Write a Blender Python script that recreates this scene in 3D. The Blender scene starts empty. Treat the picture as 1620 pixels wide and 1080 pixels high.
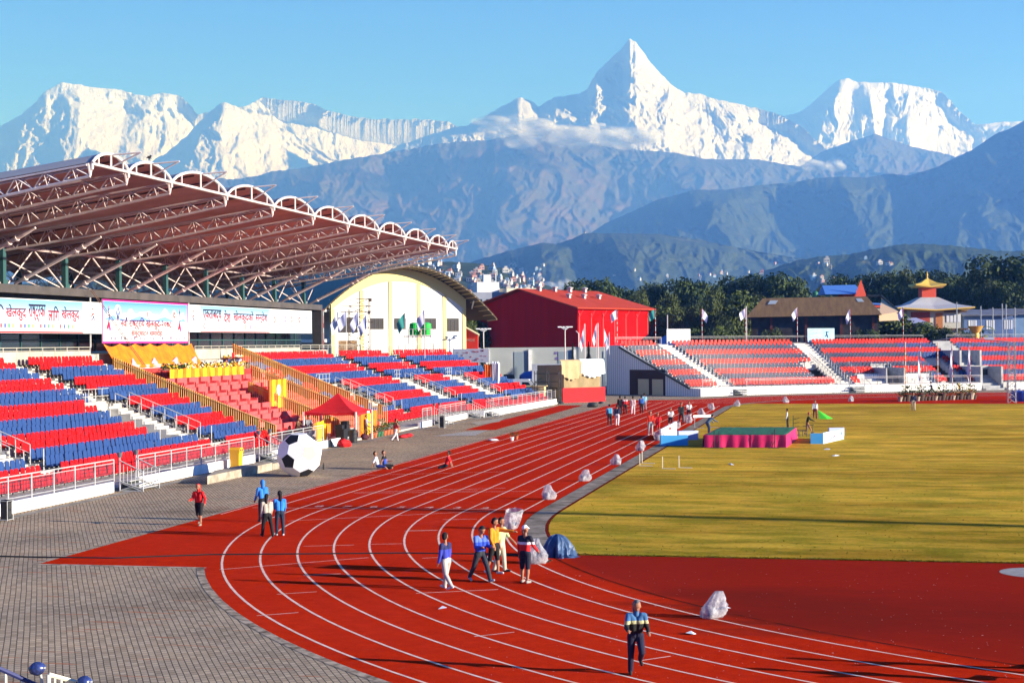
import bpy, bmesh, math, random
import numpy as np
from mathutils import Vector, Matrix
R = math.radians
random.seed(7)
SC = bpy.context.scene
COL = SC.collection

# ------------------------------------------------------------------ camera
# world axes: X across the home straight (+X to the right), Y along it (away), Z up, centre of the near bend at 0,0
F_PX, YH, CAM_H, ROLL, YAW = 2536.607, 541.349, 7.0156, 0.0081202, 0.2035689
CAM = Vector((-23.52, -65.55, CAM_H))
_pit = math.atan((540 - YH) / F_PX)
_cr, _sr, _cp, _sp, _ct, _st = math.cos(ROLL), math.sin(ROLL), math.cos(_pit), math.sin(_pit), math.cos(YAW), math.sin(YAW)

def ray(px, py):
    """direction through a photograph pixel, scaled to 1 m of depth"""
    x, y = px - 810.0, py - 540.0
    x, y = _cr * x - _sr * y, _sr * x + _cr * y
    a, b, c = x / F_PX, 1.0, -y / F_PX
    b, c = b * _cp + c * _sp, -b * _sp + c * _cp
    return np.stack(np.broadcast_arrays(a * _ct - b * _st, a * _st + b * _ct, c), -1)

def G(px, py, z=0.0):
    d = ray(px, py); t = (z - CAM_H) / d[2]
    return Vector((CAM.x + d[0] * t, CAM.y + d[1] * t, z))
def onX(px, py, X):
    d = ray(px, py); t = (X - CAM.x) / d[0]
    return (CAM.y + d[1] * t, CAM.z + d[2] * t)
def at(px, py, depth):
    d = ray(px, py)
    return Vector((CAM.x + d[0] * depth, CAM.y + d[1] * depth, CAM.z + d[2] * depth))
def depth_of(p):
    return -(p[0] - CAM.x) * _st + (p[1] - CAM.y) * _ct
def c2w(xc, yc, z=0.0):
    return Vector((CAM.x + xc * _ct - yc * _st, CAM.y + xc * _st + yc * _ct, z))

cam = bpy.data.cameras.new("camera"); camo = bpy.data.objects.new("camera", cam); COL.objects.link(camo)
cam.sensor_width = 36; cam.lens = F_PX / 1620 * 36; cam.clip_start = 0.5; cam.clip_end = 90000
_f = Vector(ray(810, 540)).normalized(); _r = Vector(ray(811, 540) - ray(809, 540)).normalized(); _u = _r.cross(_f)
camo.matrix_world = Matrix(((_r.x, _u.x, -_f.x, CAM.x), (_r.y, _u.y, -_f.y, CAM.y), (_r.z, _u.z, -_f.z, CAM.z), (0, 0, 0, 1)))
SC.camera = camo

# ------------------------------------------------------------------ light, sky, exposure
SUN_EL, SUN_AZ = 13.5, -7.0          # azimuth measured from +X towards +Y
sd = Vector((math.cos(R(SUN_EL)) * math.cos(R(SUN_AZ)), math.cos(R(SUN_EL)) * math.sin(R(SUN_AZ)), math.sin(R(SUN_EL))))
sl = bpy.data.lights.new("sun", "SUN"); sl.energy = 5.0; sl.angle = R(0.5); sl.color = (1.0, 0.965, 0.95)
so = bpy.data.objects.new("sun", sl); COL.objects.link(so)
so.rotation_euler = sd.to_track_quat('Z', 'Y').to_euler()
W = bpy.data.worlds.new("World"); SC.world = W; W.use_nodes = True
nt = W.node_tree; nt.nodes.clear()
sky = nt.nodes.new("ShaderNodeTexSky"); sky.sky_type = 'NISHITA'; sky.sun_disc = False
sky.sun_elevation = R(SUN_EL); sky.sun_rotation = R(90 - SUN_AZ)
sky.altitude = 800; sky.air_density = 1.0; sky.dust_density = 0.0; sky.ozone_density = 4.0
hs = nt.nodes.new("ShaderNodeHueSaturation"); hs.inputs['Saturation'].default_value = 1.15; hs.inputs['Hue'].default_value = 0.5
tint = nt.nodes.new("ShaderNodeMixRGB"); tint.blend_type = 'MULTIPLY'; tint.inputs[0].default_value = 1; tint.inputs[2].default_value = (0.60, 0.88, 1.60, 1)
bg = nt.nodes.new("ShaderNodeBackground"); bg.inputs[1].default_value = 0.068
wo = nt.nodes.new("ShaderNodeOutputWorld")
nt.links.new(sky.outputs[0], hs.inputs['Color']); nt.links.new(hs.outputs[0], tint.inputs[1]); nt.links.new(tint.outputs[0], bg.inputs[0]); nt.links.new(bg.outputs[0], wo.inputs[0])
SC.view_settings.view_transform = 'Standard'; SC.view_settings.look = 'None'; SC.view_settings.exposure = 1.2; SC.view_settings.gamma = 1
SC.render.engine = 'CYCLES'
try:
    cy = SC.cycles
    cy.use_denoising = True; cy.denoiser = 'OPENIMAGEDENOISE'; cy.max_bounces = 5; cy.diffuse_bounces = 3; cy.glossy_bounces = 2
    cy.transmission_bounces = 3; cy.transparent_max_bounces = 12; cy.volume_bounces = 0; cy.use_adaptive_sampling = True; cy.adaptive_threshold = 0.02
except Exception:
    pass

# ------------------------------------------------------------------ materials
MATS = {}
def mat(name, col, rough=0.7, var=0.0, scale=3.0, bump=0.0, metal=0.0, col2=None, spec=0.3, emit=None, detail=6.0, stretch=None, lo=0.35, hi=0.65):
    """principled material, colour mottled between col and col2 by noise in the object's own space"""
    if name in MATS: return MATS[name]
    m = bpy.data.materials.new(name); m.use_nodes = True; t = m.node_tree; b = t.nodes["Principled BSDF"]
    b.inputs['Roughness'].default_value = rough; b.inputs['Metallic'].default_value = metal; b.inputs['Specular IOR Level'].default_value = spec
    c = (*col, 1)
    if var or col2 or bump:
        tc = t.nodes.new("ShaderNodeTexCoord"); nz = t.nodes.new("ShaderNodeTexNoise")
        nz.inputs['Scale'].default_value = scale; nz.inputs['Detail'].default_value = detail; nz.inputs['Roughness'].default_value = 0.62
        src = tc.outputs['Object']
        if stretch:
            mp = t.nodes.new("ShaderNodeMapping"); mp.inputs['Scale'].default_value = stretch; t.links.new(src, mp.inputs[0]); src = mp.outputs[0]
        t.links.new(src, nz.inputs['Vector'])
        if col2 is None: col2 = tuple(min(1, x * (1 - var)) for x in col)
        cr = t.nodes.new("ShaderNodeValToRGB"); cr.color_ramp.elements[0].position = lo; cr.color_ramp.elements[1].position = hi
        cr.color_ramp.elements[0].color = (*col2, 1); cr.color_ramp.elements[1].color = c
        t.links.new(nz.outputs['Fac'], cr.inputs[0]); t.links.new(cr.outputs[0], b.inputs['Base Color'])
        if bump:
            bp = t.nodes.new("ShaderNodeBump"); bp.inputs['Strength'].default_value = bump; bp.inputs['Distance'].default_value = 0.05
            t.links.new(nz.outputs['Fac'], bp.inputs['Height']); t.links.new(bp.outputs[0], b.inputs['Normal'])
    else:
        b.inputs['Base Color'].default_value = c
    if emit:
        b.inputs['Emission Color'].default_value = (*col, 1); b.inputs['Emission Strength'].default_value = emit
    MATS[name] = m
    return m

# ------------------------------------------------------------------ mesh builder
class MB:
    def __init__(s): s.v = []; s.f = []; s.m = []
    def add(s, vs, fs, mi=0):
        o = len(s.v); s.v += [tuple(p) for p in vs]
        for f in fs: s.f.append(tuple(i + o for i in f)); s.m.append(mi)
        return s
    def box(s, c, size, rz=0.0, mi=0, M=None, taper=1.0):
        x, y, z = size[0] / 2, size[1] / 2, size[2] / 2
        vs = [Vector((a * x * (taper if e > 0 else 1), b * y * (taper if e > 0 else 1), e * z)) for a, b, e in
              ((-1, -1, -1), (1, -1, -1), (1, 1, -1), (-1, 1, -1), (-1, -1, 1), (1, -1, 1), (1, 1, 1), (-1, 1, 1))]
        if M is None: M = Matrix.Rotation(rz, 3, 'Z')
        c = Vector(c)
        return s.add([M @ p + c for p in vs], [(0, 3, 2, 1), (4, 5, 6, 7), (0, 1, 5, 4), (1, 2, 6, 5), (2, 3, 7, 6), (3, 0, 4, 7)], mi)
    def b2(s, lo, hi, mi=0):
        return s.box([(a + b) / 2 for a, b in zip(lo, hi)], [abs(b - a) for a, b in zip(lo, hi)], 0, mi)
    def quad(s, a, b, c, d, mi=0): return s.add([a, b, c, d], [(0, 1, 2, 3)], mi)
    def tube(s, pts, r, n=6, mi=0, cap=True):
        pts = [Vector(p) for p in pts]
        rs = r if isinstance(r, (list, tuple)) else [r] * len(pts)
        o = len(s.v); up = Vector((0, 0, 1)); prev = None
        for i, p in enumerate(pts):
            d = (pts[min(i + 1, len(pts) - 1)] - pts[max(i - 1, 0)])
            d = d.normalized() if d.length > 1e-9 else Vector((0, 0, 1))
            if prev is None:
                a = d.cross(up)
                if a.length < 1e-3: a = d.cross(Vector((1, 0, 0)))
            else:
                a = prev - d * prev.dot(d)
                if a.length < 1e-4: a = d.cross(up)
            a.normalize(); prev = a; b = d.cross(a)
            for k in range(n):
                t = 2 * math.pi * k / n
                s.v.append(tuple(p + (a * math.cos(t) + b * math.sin(t)) * rs[i]))
        for i in range(len(pts) - 1):
            for k in range(n):
                k2 = (k + 1) % n
                s.f.append((o + i * n + k, o + i * n + k2, o + (i + 1) * n + k2, o + (i + 1) * n + k)); s.m.append(mi)
        if cap:
            s.f.append(tuple(o + k for k in range(n - 1, -1, -1))); s.m.append(mi)
            e = o + (len(pts) - 1) * n
            s.f.append(tuple(e + k for k in range(n))); s.m.append(mi)
        return s
    def prism(s, poly, z0, z1, mi=0, mtop=None):
        n = len(poly); vs = [(p[0], p[1], z0) for p in poly] + [(p[0], p[1], z1) for p in poly]
        s.add(vs, [tuple(range(n - 1, -1, -1))] + [(i, (i + 1) % n, (i + 1) % n + n, i + n) for i in range(n)], mi)
        o = len(s.v) - n; s.f.append(tuple(o + i for i in range(n))); s.m.append(mi if mtop is None else mtop)
        return s
    def extr(s, prof, a, b, fn, mi=0):
        """profile of 2-D points swept between fn(p, a) and fn(p, b), closed"""
        n = len(prof); vs = [fn(p, a) for p in prof] + [fn(p, b) for p in prof]
        return s.add(vs, [tuple(range(n)), tuple(range(2 * n - 1, n - 1, -1))] + [(i, i + n, (i + 1) % n + n, (i + 1) % n) for i in range(n)], mi)
    def lathe(s, prof, c=(0, 0, 0), n=16, mi=0):
        o = len(s.v)
        for r, z in prof:
            for k in range(n):
                t = 2 * math.pi * k / n; s.v.append((c[0] + r * math.cos(t), c[1] + r * math.sin(t), c[2] + z))
        for i in range(len(prof) - 1):
            for k in range(n):
                k2 = (k + 1) % n; s.f.append((o + i * n + k, o + i * n + k2, o + (i + 1) * n + k2, o + (i + 1) * n + k)); s.m.append(mi)
        s.f.append(tuple(o + k for k in range(n - 1, -1, -1))); s.m.append(mi)
        e = o + (len(prof) - 1) * n; s.f.append(tuple(e + k for k in range(n))); s.m.append(mi)
        return s
    def blob(s, c, r, n=10, mi=0, wob=0.0, seed=0):
        rng = random.Random(seed); o = len(s.v); rx, ry, rz = r if isinstance(r, (tuple, list)) else (r, r, r); mrow = n // 2
        for i in range(mrow + 1):
            ph = math.pi * i / mrow
            for k in range(n):
                t = 2 * math.pi * k / n; w = 1 + (rng.random() - .5) * 2 * wob
                s.v.append((c[0] + rx * w * math.sin(ph) * math.cos(t), c[1] + ry * w * math.sin(ph) * math.sin(t), c[2] + rz * w * math.cos(ph)))
        for i in range(mrow):
            for k in range(n):
                k2 = (k + 1) % n; s.f.append((o + i * n + k, o + (i + 1) * n + k, o + (i + 1) * n + k2, o + i * n + k2)); s.m.append(mi)
        return s
    def mesh(s, name, mats, smooth=False):
        me = bpy.data.meshes.new(name); me.from_pydata(s.v, [], s.f)
        for m in (mats if isinstance(mats, (list, tuple)) else [mats]): me.materials.append(m)
        me.polygons.foreach_set('material_index', s.m)
        if smooth: me.polygons.foreach_set('use_smooth', [True] * len(s.f))
        me.update(); return me
    def build(s, name, mats, parent=None, smooth=False, **kw):
        return link(name, s.mesh(name, mats, smooth), parent, **kw)

def link(name, me, parent=None, loc=None, rz=0.0):
    o = bpy.data.objects.new(name, me); COL.objects.link(o)
    if parent is not None: o.parent = parent
    if loc is not None: o.location = loc
    if rz: o.rotation_euler = (0, 0, rz)
    return o
def tag(o, label=None, cat=None, group=None, kind=None):
    if label: o['label'] = label
    if cat: o['category'] = cat
    if group: o['group'] = group
    if kind: o['kind'] = kind
    return o
def thing(name, label, cat, loc=(0, 0, 0), rz=0.0, group=None):
    return tag(link(name, None, None, loc, rz), label, cat, group)
def dup(root, loc=None, rz=None, label=None, group=None, scale=None):
    r = root.copy(); COL.objects.link(r)
    if loc is not None: r.location = loc
    if rz is not None: r.rotation_euler = (0, 0, rz)
    if scale is not None: r.scale = scale if isinstance(scale, (tuple, list)) else (scale,) * 3
    if label: r['label'] = label
    if group: r['group'] = group
    for ch in list(root.children):
        c = ch.copy(); COL.objects.link(c); c.parent = r
        for g in ch.children:
            d = g.copy(); COL.objects.link(d); d.parent = c
    return r
_DG = lambda: bpy.context.evaluated_depsgraph_get()
def text_mesh(txt, size, extrude=0.004, bold=0.0):
    cu = bpy.data.curves.new("lettering", 'FONT'); cu.body = txt; cu.size = size; cu.extrude = extrude; cu.align_x = 'CENTER'; cu.align_y = 'CENTER'; cu.resolution_u = 2; cu.offset = bold
    o = bpy.data.objects.new("lettering", cu); COL.objects.link(o); bpy.context.view_layer.update()
    me = bpy.data.meshes.new_from_object(o.evaluated_get(_DG()))
    bpy.data.objects.remove(o); bpy.data.curves.remove(cu)
    return me
def lettering(txt, width, height, m, parent, M, name='lettering'):
    """flat lettering fitted into width x height, M places local x,y on the sign"""
    me = text_mesh(txt, 1.0, bold=0.016)
    if len(me.vertices) == 0: return None
    co = np.empty(len(me.vertices) * 3); me.vertices.foreach_get('co', co); co = co.reshape(-1, 3)
    mn, mx = co.min(0), co.max(0)
    co[:, 0] = (co[:, 0] - (mn[0] + mx[0]) / 2) / max(1e-6, mx[0] - mn[0]) * width
    co[:, 1] = (co[:, 1] - (mn[1] + mx[1]) / 2) / max(1e-6, mx[1] - mn[1]) * height
    co[:, 2] = np.where(co[:, 2] > 0, 0.006, 0.0)
    me.vertices.foreach_set('co', co.ravel()); me.materials.clear(); me.materials.append(m)
    me.transform(M); me.update()
    return link(name, me, parent)
def face_matrix(o, x, y):
    x = Vector(x).normalized(); y = Vector(y).normalized(); z = x.cross(y)
    return Matrix(((x.x, y.x, z.x, o[0]), (x.y, y.y, z.y, o[1]), (x.z, y.z, z.z, o[2]), (0, 0, 0, 1)))

# ------------------------------------------------------------------ noise
def _hash(ix, iy, seed):
    h = (ix.astype(np.int64) * 374761393 + iy.astype(np.int64) * 668265263 + seed * 982451653) & 0x7fffffff
    h = ((h ^ (h >> 13)) * 1274126177) & 0x7fffffff
    return ((h ^ (h >> 16)) & 0xffff) / 65535.0
def vnoise(x, y, seed=0):
    x0, y0 = np.floor(x), np.floor(y); fx, fy = x - x0, y - y0
    fx = fx * fx * fx * (fx * (fx * 6 - 15) + 10); fy = fy * fy * fy * (fy * (fy * 6 - 15) + 10)
    a, b, c, d = _hash(x0, y0, seed), _hash(x0 + 1, y0, seed), _hash(x0, y0 + 1, seed), _hash(x0 + 1, y0 + 1, seed)
    return (a * (1 - fx) + b * fx) * (1 - fy) + (c * (1 - fx) + d * fx) * fy
def fbm(x, y, octv=5, seed=0, ridged=False, gain=0.5):
    s = 0; a = 1; tot = 0
    for i in range(octv):
        n = vnoise(x * 2 ** i + 17.3 * i, y * 2 ** i + 9.1 * i, seed + i)
        if ridged: n = 1 - np.abs(2 * n - 1)
        s = s + a * n; tot += a; a *= gain
    return s / tot
# ================================================================== SETTING
S_LEN, R_IN, LANE = 104.0, 36.59, 1.22

def node_mat(name, rough=0.8, spec=0.2):
    m = bpy.data.materials.new(name); m.use_nodes = True; t = m.node_tree; b = t.nodes["Principled BSDF"]
    b.inputs['Roughness'].default_value = rough; b.inputs['Specular IOR Level'].default_value = spec
    return m, t, b
def N(t, typ, **kw):
    n = t.nodes.new(typ)
    for k, v in kw.items():
        if k.startswith('i_'): n.inputs[k[2:]].default_value = v
        else: setattr(n, k, v)
    return n
def noise(t, src, scale, detail=5, rough=0.6, stretch=None):
    if stretch:
        mp = N(t, "ShaderNodeMapping"); mp.inputs['Scale'].default_value = stretch; t.links.new(src, mp.inputs[0]); src = mp.outputs[0]
    n = N(t, "ShaderNodeTexNoise"); n.inputs['Scale'].default_value = scale; n.inputs['Detail'].default_value = detail; n.inputs['Roughness'].default_value = rough
    t.links.new(src, n.inputs['Vector']); return n.outputs['Fac']
def ramp(t, src, stops):
    cr = N(t, "ShaderNodeValToRGB"); e = cr.color_ramp.elements
    while len(e) < len(stops): e.new(0.5)
    for i, (p, c) in enumerate(stops):
        e[i].position = p; e[i].color = (*c, 1) if len(c) == 3 else c
    t.links.new(src, cr.inputs[0]); return cr.outputs[0]
def mix(t, fac, a, b, typ='MIX'):
    n = N(t, "ShaderNodeMixRGB", blend_type=typ)
    for s, v in ((0, fac), (1, a), (2, b)):
        if isinstance(v, (int, float)): n.inputs[s].default_value = v
        elif isinstance(v, tuple): n.inputs[s].default_value = (*v, 1)
        else: t.links.new(v, n.inputs[s])
    return n.outputs[0]
def bumpify(t, b, h, strength, dist):
    bp = N(t, "ShaderNodeBump"); bp.inputs['Strength'].default_value = strength; bp.inputs['Distance'].default_value = dist
    t.links.new(h, bp.inputs['Height']); t.links.new(bp.outputs[0], b.inputs['Normal'])

# ---- open ground reaching past the hills
gm, t, b = node_mat("earth_mat", 1.0, 0.0)
tc = N(t, "ShaderNodeTexCoord")
t.links.new(ramp(t, noise(t, tc.outputs['Object'], 0.05, 8), [(0.35, (0.10, 0.085, 0.06)), (0.65, (0.17, 0.15, 0.12))]), b.inputs['Base Color'])
xs = [-10400, -6000, -3000, -900, -300, -120, 0, 120, 300, 900, 2500]; ys = [-280, -150, -60, 60, 180, 320, 700, 1500, 4000, 9000, 18500]
mb = MB(); mb.add([(x, y, 0) for y in ys for x in xs], [(j * len(xs) + i, j * len(xs) + i + 1, (j + 1) * len(xs) + i + 1, (j + 1) * len(xs) + i) for j in range(len(ys) - 1) for i in range(len(xs) - 1)])
tag(mb.build("ground", gm), kind='structure')

# ---- brick-paved forecourt
pm, t, b = node_mat("paver_mat", 1.0, 0.0)
tc = N(t, "ShaderNodeTexCoord"); mp = N(t, "ShaderNodeMapping"); mp.inputs['Rotation'].default_value = (0, 0, R(-(90 + 28)))
t.links.new(tc.outputs['Object'], mp.inputs[0])
wob = noise(t, tc.outputs['Object'], 0.35, 3)
vm = N(t, "ShaderNodeVectorMath", operation='ADD'); sc_ = N(t, "ShaderNodeVectorMath", operation='SCALE'); sc_.inputs[3].default_value = 0.05
t.links.new(wob, sc_.inputs[0]); t.links.new(mp.outputs[0], vm.inputs[0]); t.links.new(sc_.outputs[0], vm.inputs[1])
br = N(t, "ShaderNodeTexBrick"); br.offset = 0.5; br.squash = 1
for k, v in (('Scale', 1.0), ('Mortar Size', 0.014), ('Mortar Smooth', 0.25), ('Bias', 0.0), ('Brick Width', 0.25), ('Row Height', 0.145)): br.inputs[k].default_value = v
br.inputs['Color1'].default_value = (0.48, 0.37, 0.255, 1); br.inputs['Color2'].default_value = (0.33, 0.25, 0.17, 1); br.inputs['Mortar'].default_value = (0.115, 0.092, 0.070, 1)
t.links.new(vm.outputs[0], br.inputs['Vector'])
big = ramp(t, noise(t, tc.outputs['Object'], 0.16, 5), [(0.28, (0.45, 0.43, 0.42)), (0.46, (0.9, 0.9, 0.9)), (0.7, (1.18, 1.12, 1.04))])
c1 = mix(t, 1.0, br.outputs['Color'], big, 'MULTIPLY')
red = ramp(t, noise(t, tc.outputs['Object'], 1.0, 2, stretch=(0.35, 3.0, 1)), [(0.62, (0, 0, 0)), (0.69, (1, 1, 1))])
c2 = mix(t, red, c1, mix(t, 0.6, c1, (0.40, 0.12, 0.05)))
t.links.new(c2, b.inputs['Base Color']); bumpify(t, b, br.outputs['Fac'], -0.5, 0.02)
mb = MB(); mb.add([(-62, -75, 0.004), (-20, -75, 0.004), (60, -75, .004), (60, 20, .004), (60, 128, .004), (30, 176, .004), (-30, 176, .004), (-66, 140, 0.004), (-62, 60, 0.004), (-62, 0, 0.004)],
                 [(0, 1, 2, 3, 4, 5, 6, 7, 8, 9)])
tag(mb.build("paved_forecourt", pm), kind='structure')

# ---- running track
def arc(r, cy, a0, a1, n, z):      # angle measured from -X, turning towards -Y for the near bend
    return [(-r * math.cos(R(a)), cy - r * math.sin(R(a)), z) for a in np.linspace(a0, a1, n)]
tm, t, b = node_mat("track_rubber_mat", 0.95, 0.0)
tc = N(t, "ShaderNodeTexCoord"); O = tc.outputs['Object']
base = ramp(t, noise(t, O, 2.2, 8, 0.7), [(0.3, (0.44, 0.018, 0.004)), (0.7, (0.58, 0.029, 0.006))])
wear = ramp(t, noise(t, O, 0.09, 5, 0.6), [(0.3, (0.74, 0.70, 0.68)), (0.5, (0.98, 0.98, 0.98)), (0.68, (1.05, 1.12, 1.2))])
c = mix(t, 1.0, base, wear, 'MULTIPLY')
c = mix(t, 1.0, c, ramp(t, noise(t, O, 26, 3, 0.8), [(0.3, (0.74, 0.70, 0.66)), (0.55, (1, 1, 1)), (0.75, (1.16, 1.3, 1.5))]), 'MULTIPLY')
c = mix(t, ramp(t, noise(t, O, 0.8, 7, 0.72), [(0.62, (0, 0, 0)), (0.80, (0.5, 0.5, 0.5))]), c, (0.50, 0.10, 0.06))
c = mix(t, ramp(t, noise(t, O, 1.4, 6, 0.75, (1.0, .25, 1)), [(0.60, (0, 0, 0)), (0.74, (0.6, 0.6, 0.6))]), c, (0.26, 0.012, 0.005))
# damp dirt washed over the inner apron of the bend, with specks
sx = N(t, "ShaderNodeSeparateXYZ"); t.links.new(O, sx.inputs[0])
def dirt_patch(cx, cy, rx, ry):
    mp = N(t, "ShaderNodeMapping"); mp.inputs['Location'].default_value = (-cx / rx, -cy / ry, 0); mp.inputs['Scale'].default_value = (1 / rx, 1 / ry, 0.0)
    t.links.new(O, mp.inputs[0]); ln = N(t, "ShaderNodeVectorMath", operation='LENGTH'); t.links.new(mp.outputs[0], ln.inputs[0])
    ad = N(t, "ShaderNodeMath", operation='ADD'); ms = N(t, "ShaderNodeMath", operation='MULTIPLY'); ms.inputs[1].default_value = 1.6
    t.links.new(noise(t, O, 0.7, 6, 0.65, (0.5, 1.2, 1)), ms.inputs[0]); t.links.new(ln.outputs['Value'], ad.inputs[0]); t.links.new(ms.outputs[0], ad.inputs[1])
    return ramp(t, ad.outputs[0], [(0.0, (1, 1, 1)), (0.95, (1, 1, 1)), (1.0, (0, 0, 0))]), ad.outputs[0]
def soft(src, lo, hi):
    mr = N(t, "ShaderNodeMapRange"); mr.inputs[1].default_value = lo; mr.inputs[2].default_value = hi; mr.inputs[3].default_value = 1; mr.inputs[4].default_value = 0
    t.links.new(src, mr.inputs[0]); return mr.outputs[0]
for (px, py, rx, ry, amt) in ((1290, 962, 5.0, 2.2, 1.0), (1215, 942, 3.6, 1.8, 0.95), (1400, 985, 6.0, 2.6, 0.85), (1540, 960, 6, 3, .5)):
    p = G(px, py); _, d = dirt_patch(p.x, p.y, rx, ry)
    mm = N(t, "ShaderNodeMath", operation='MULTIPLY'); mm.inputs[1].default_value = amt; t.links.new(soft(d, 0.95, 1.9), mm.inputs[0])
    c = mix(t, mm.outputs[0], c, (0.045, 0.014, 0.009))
ln = N(t, "ShaderNodeVectorMath", operation='LENGTH'); t.links.new(O, ln.inputs[0])
apr = soft(ln.outputs['Value'], 35.2, 36.0)
am = N(t, "ShaderNodeMath", operation='MULTIPLY'); am.inputs[1].default_value = 0.8; t.links.new(apr, am.inputs[0])
c = mix(t, am.outputs[0], c, (0.22, 0.014, 0.007))
t.links.new(c, b.inputs['Base Color']); bumpify(t, b, noise(t, O, 14, 4), 0.35, 0.02)
RO = 46.9
pts = [(-48.95, -18.0, .008), (-43.2, -18.0, .008)] + arc(RO, 0, 22.6, 180, 60, .008) + [(RO, 50, .008)] + \
      [(RO * math.cos(R(a)), S_LEN + RO * math.sin(R(a)), .008) for a in np.linspace(0, 152, 50)] + [(-48.95, 123.5, .008)]
mb = MB(); mb.add(pts, [tuple(range(len(pts)))])
track = tag(mb.build("running_track", tm), kind='structure')

line_m = mat("track_line_mat", (0.80, 0.62, 0.50), 0.9, col2=(0.66, 0.40, 0.30), scale=2.5, detail=8, spec=0.0)
lines = MB()
def ribbon(mb, pts, w, z, mi=0):
    pts = [Vector((p[0], p[1], 0)) for p in pts]; o = len(mb.v)
    for i, p in enumerate(pts):
        d = (pts[min(i + 1, len(pts) - 1)] - pts[max(i - 1, 0)]).normalized(); nrm = Vector((-d.y, d.x, 0)) * w / 2
        mb.v.append((p.x - nrm.x, p.y - nrm.y, z)); mb.v.append((p.x + nrm.x, p.y + nrm.y, z))
    for i in range(len(pts) - 1):
        mb.f.append((o + 2 * i, o + 2 * i + 2, o + 2 * i + 3, o + 2 * i + 1)); mb.m.append(mi)
for k in range(9):
    r = R_IN + LANE * k
    ys_ = [S_LEN + 14 if k > 2 else S_LEN + 4, 80, 50, 30, 15, 5]
    ribbon(lines, [(-r, y) for y in ys_] + [(p[0], p[1]) for p in arc(r, 0, 0, 180, 110, 0)] + [(r, 30), (r, S_LEN)] +
           [(r * math.cos(R(a)), S_LEN + r * math.sin(R(a))) for a in np.linspace(3, 165, 60)], 0.075, 0.012)
for k in (9, 10):
    ribbon(lines, [(-(R_IN + LANE * k), y) for y in (121, 80, 40, 10, 0.5 if k == 9 else -3)], 0.06, 0.012)
for a, b_ in [((347, 901), (583, 882)), ((438, 940), (501, 936)), ((406, 974), (472, 969)), ((480, 910), (539, 907.5)), ((584, 861), (636, 860)), ((646, 839.5), (693, 838.5)),
              ((658, 938.5), (788, 932.5)), ((750, 1007), (814, 1000)), ((1014, 1045), (1061, 1038)), ((560, 780), (840, 777)), ((556, 779), (800, 772)), ((400, 803), (830, 806)), ((716, 777), (756, 776)),
              ((455, 824), (775, 808)), ((480, 864), (560, 862)), ((700, 822), (755, 821)), ((640, 840), (690, 839)), ((668, 883), (706, 881)), ((560, 752), (800, 746))]:
    p, q = G(*a), G(*b_); ribbon(lines, [p, q], 0.05, 0.0135)
lo = lines.build("lane_marking", line_m, track)
mbn = MB()
for k in range(8):      # lane numerals behind the finish line
    p = G(448 + 55 * k, 800 + 0.6 * k)
    me = text_mesh(str(8 - k), 0.9); me.materials.clear(); me.materials.append(line_m)
    me.transform(Matrix.Translation((-(R_IN + LANE * (7.5 - k)), p.y, 0.013)) @ Matrix.Rotation(0, 4, 'Z') @ Matrix.Diagonal((0.9, 0.9, 0.1, 1)))
    link("lane_numeral", me, track)

# ---- grass infield
fm, t, b = node_mat("dry_grass_mat", 1.0, 0.0)
tc = N(t, "ShaderNodeTexCoord"); O = tc.outputs['Object']
fine = noise(t, O, 9.0, 6, 0.75, (0.6, 2.2, 1)); mid = noise(t, O, 0.55, 6, 0.65, (0.6, 1.5, 1)); bigp = noise(t, O, 0.07, 5, 0.6)
gold = ramp(t, fine, [(0.25, (0.30, 0.15, 0.012)), (0.5, (0.66, 0.385, 0.045)), (0.75, (0.88, 0.57, 0.10))])
green = ramp(t, fine, [(0.25, (0.08, 0.085, 0.007)), (0.55, (0.30, 0.25, 0.022)), (0.8, (0.56, 0.43, 0.06))])
fac = ramp(t, mid, [(0.43, (0, 0, 0)), (0.57, (1, 1, 1))])
sx = N(t, "ShaderNodeSeparateXYZ"); t.links.new(O, sx.inputs[0])
near = N(t, "ShaderNodeMapRange"); near.inputs[1].default_value = -14; near.inputs[2].default_value = 38; near.inputs[3].default_value = 0.34; near.inputs[4].default_value = 0.0
t.links.new(sx.outputs[1], near.inputs[0])
gsum = N(t, "ShaderNodeMath", operation='ADD'); t.links.new(near.outputs[0], gsum.inputs[0])
m2 = N(t, "ShaderNodeMath", operation='MULTIPLY'); m2.inputs[1].default_value = 0.62; t.links.new(fac, m2.inputs[0]); t.links.new(m2.outputs[0], gsum.inputs[1])
gsum.use_clamp = True
c = mix(t, gsum.outputs[0], gold, green)
c = mix(t, 1.0, c, ramp(t, bigp, [(0.3, (0.62, 0.58, 0.5)), (0.55, (1, 1, 1)), (0.75, (1.12, 1.05, 0.9))]), 'MULTIPLY')
c = mix(t, 1.0, c, ramp(t, noise(t, O, 0.35, 4, 0.6, (0.15, 1.0, 1)), [(0.34, (0.72, 0.66, 0.6)), (0.55, (1, 1, 1))]), 'MULTIPLY')
t.links.new(c, b.inputs['Base Color']); bumpify(t, b, fine, 0.9, 0.06)
RG = 35.1; a0 = math.degrees(math.asin(13.5 / RG)); a1 = math.degrees(math.asin(9.3 / RG))
gp = arc(RG, 0, 0, a0, 8, .012) + arc(RG, 0, 180 - a0, 180, 8, .012) + [(RG * math.cos(R(a)), S_LEN + RG * math.sin(R(a)), .012) for a in np.linspace(0, a1, 8)] + \
     [(-RG * math.cos(R(a)), S_LEN + RG * math.sin(R(a)), .012) for a in np.linspace(a1, 0, 8)]
mb = MB(); mb.add(gp, [tuple(range(len(gp)))])
field = tag(mb.build("grass_field", fm), kind='structure')
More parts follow.
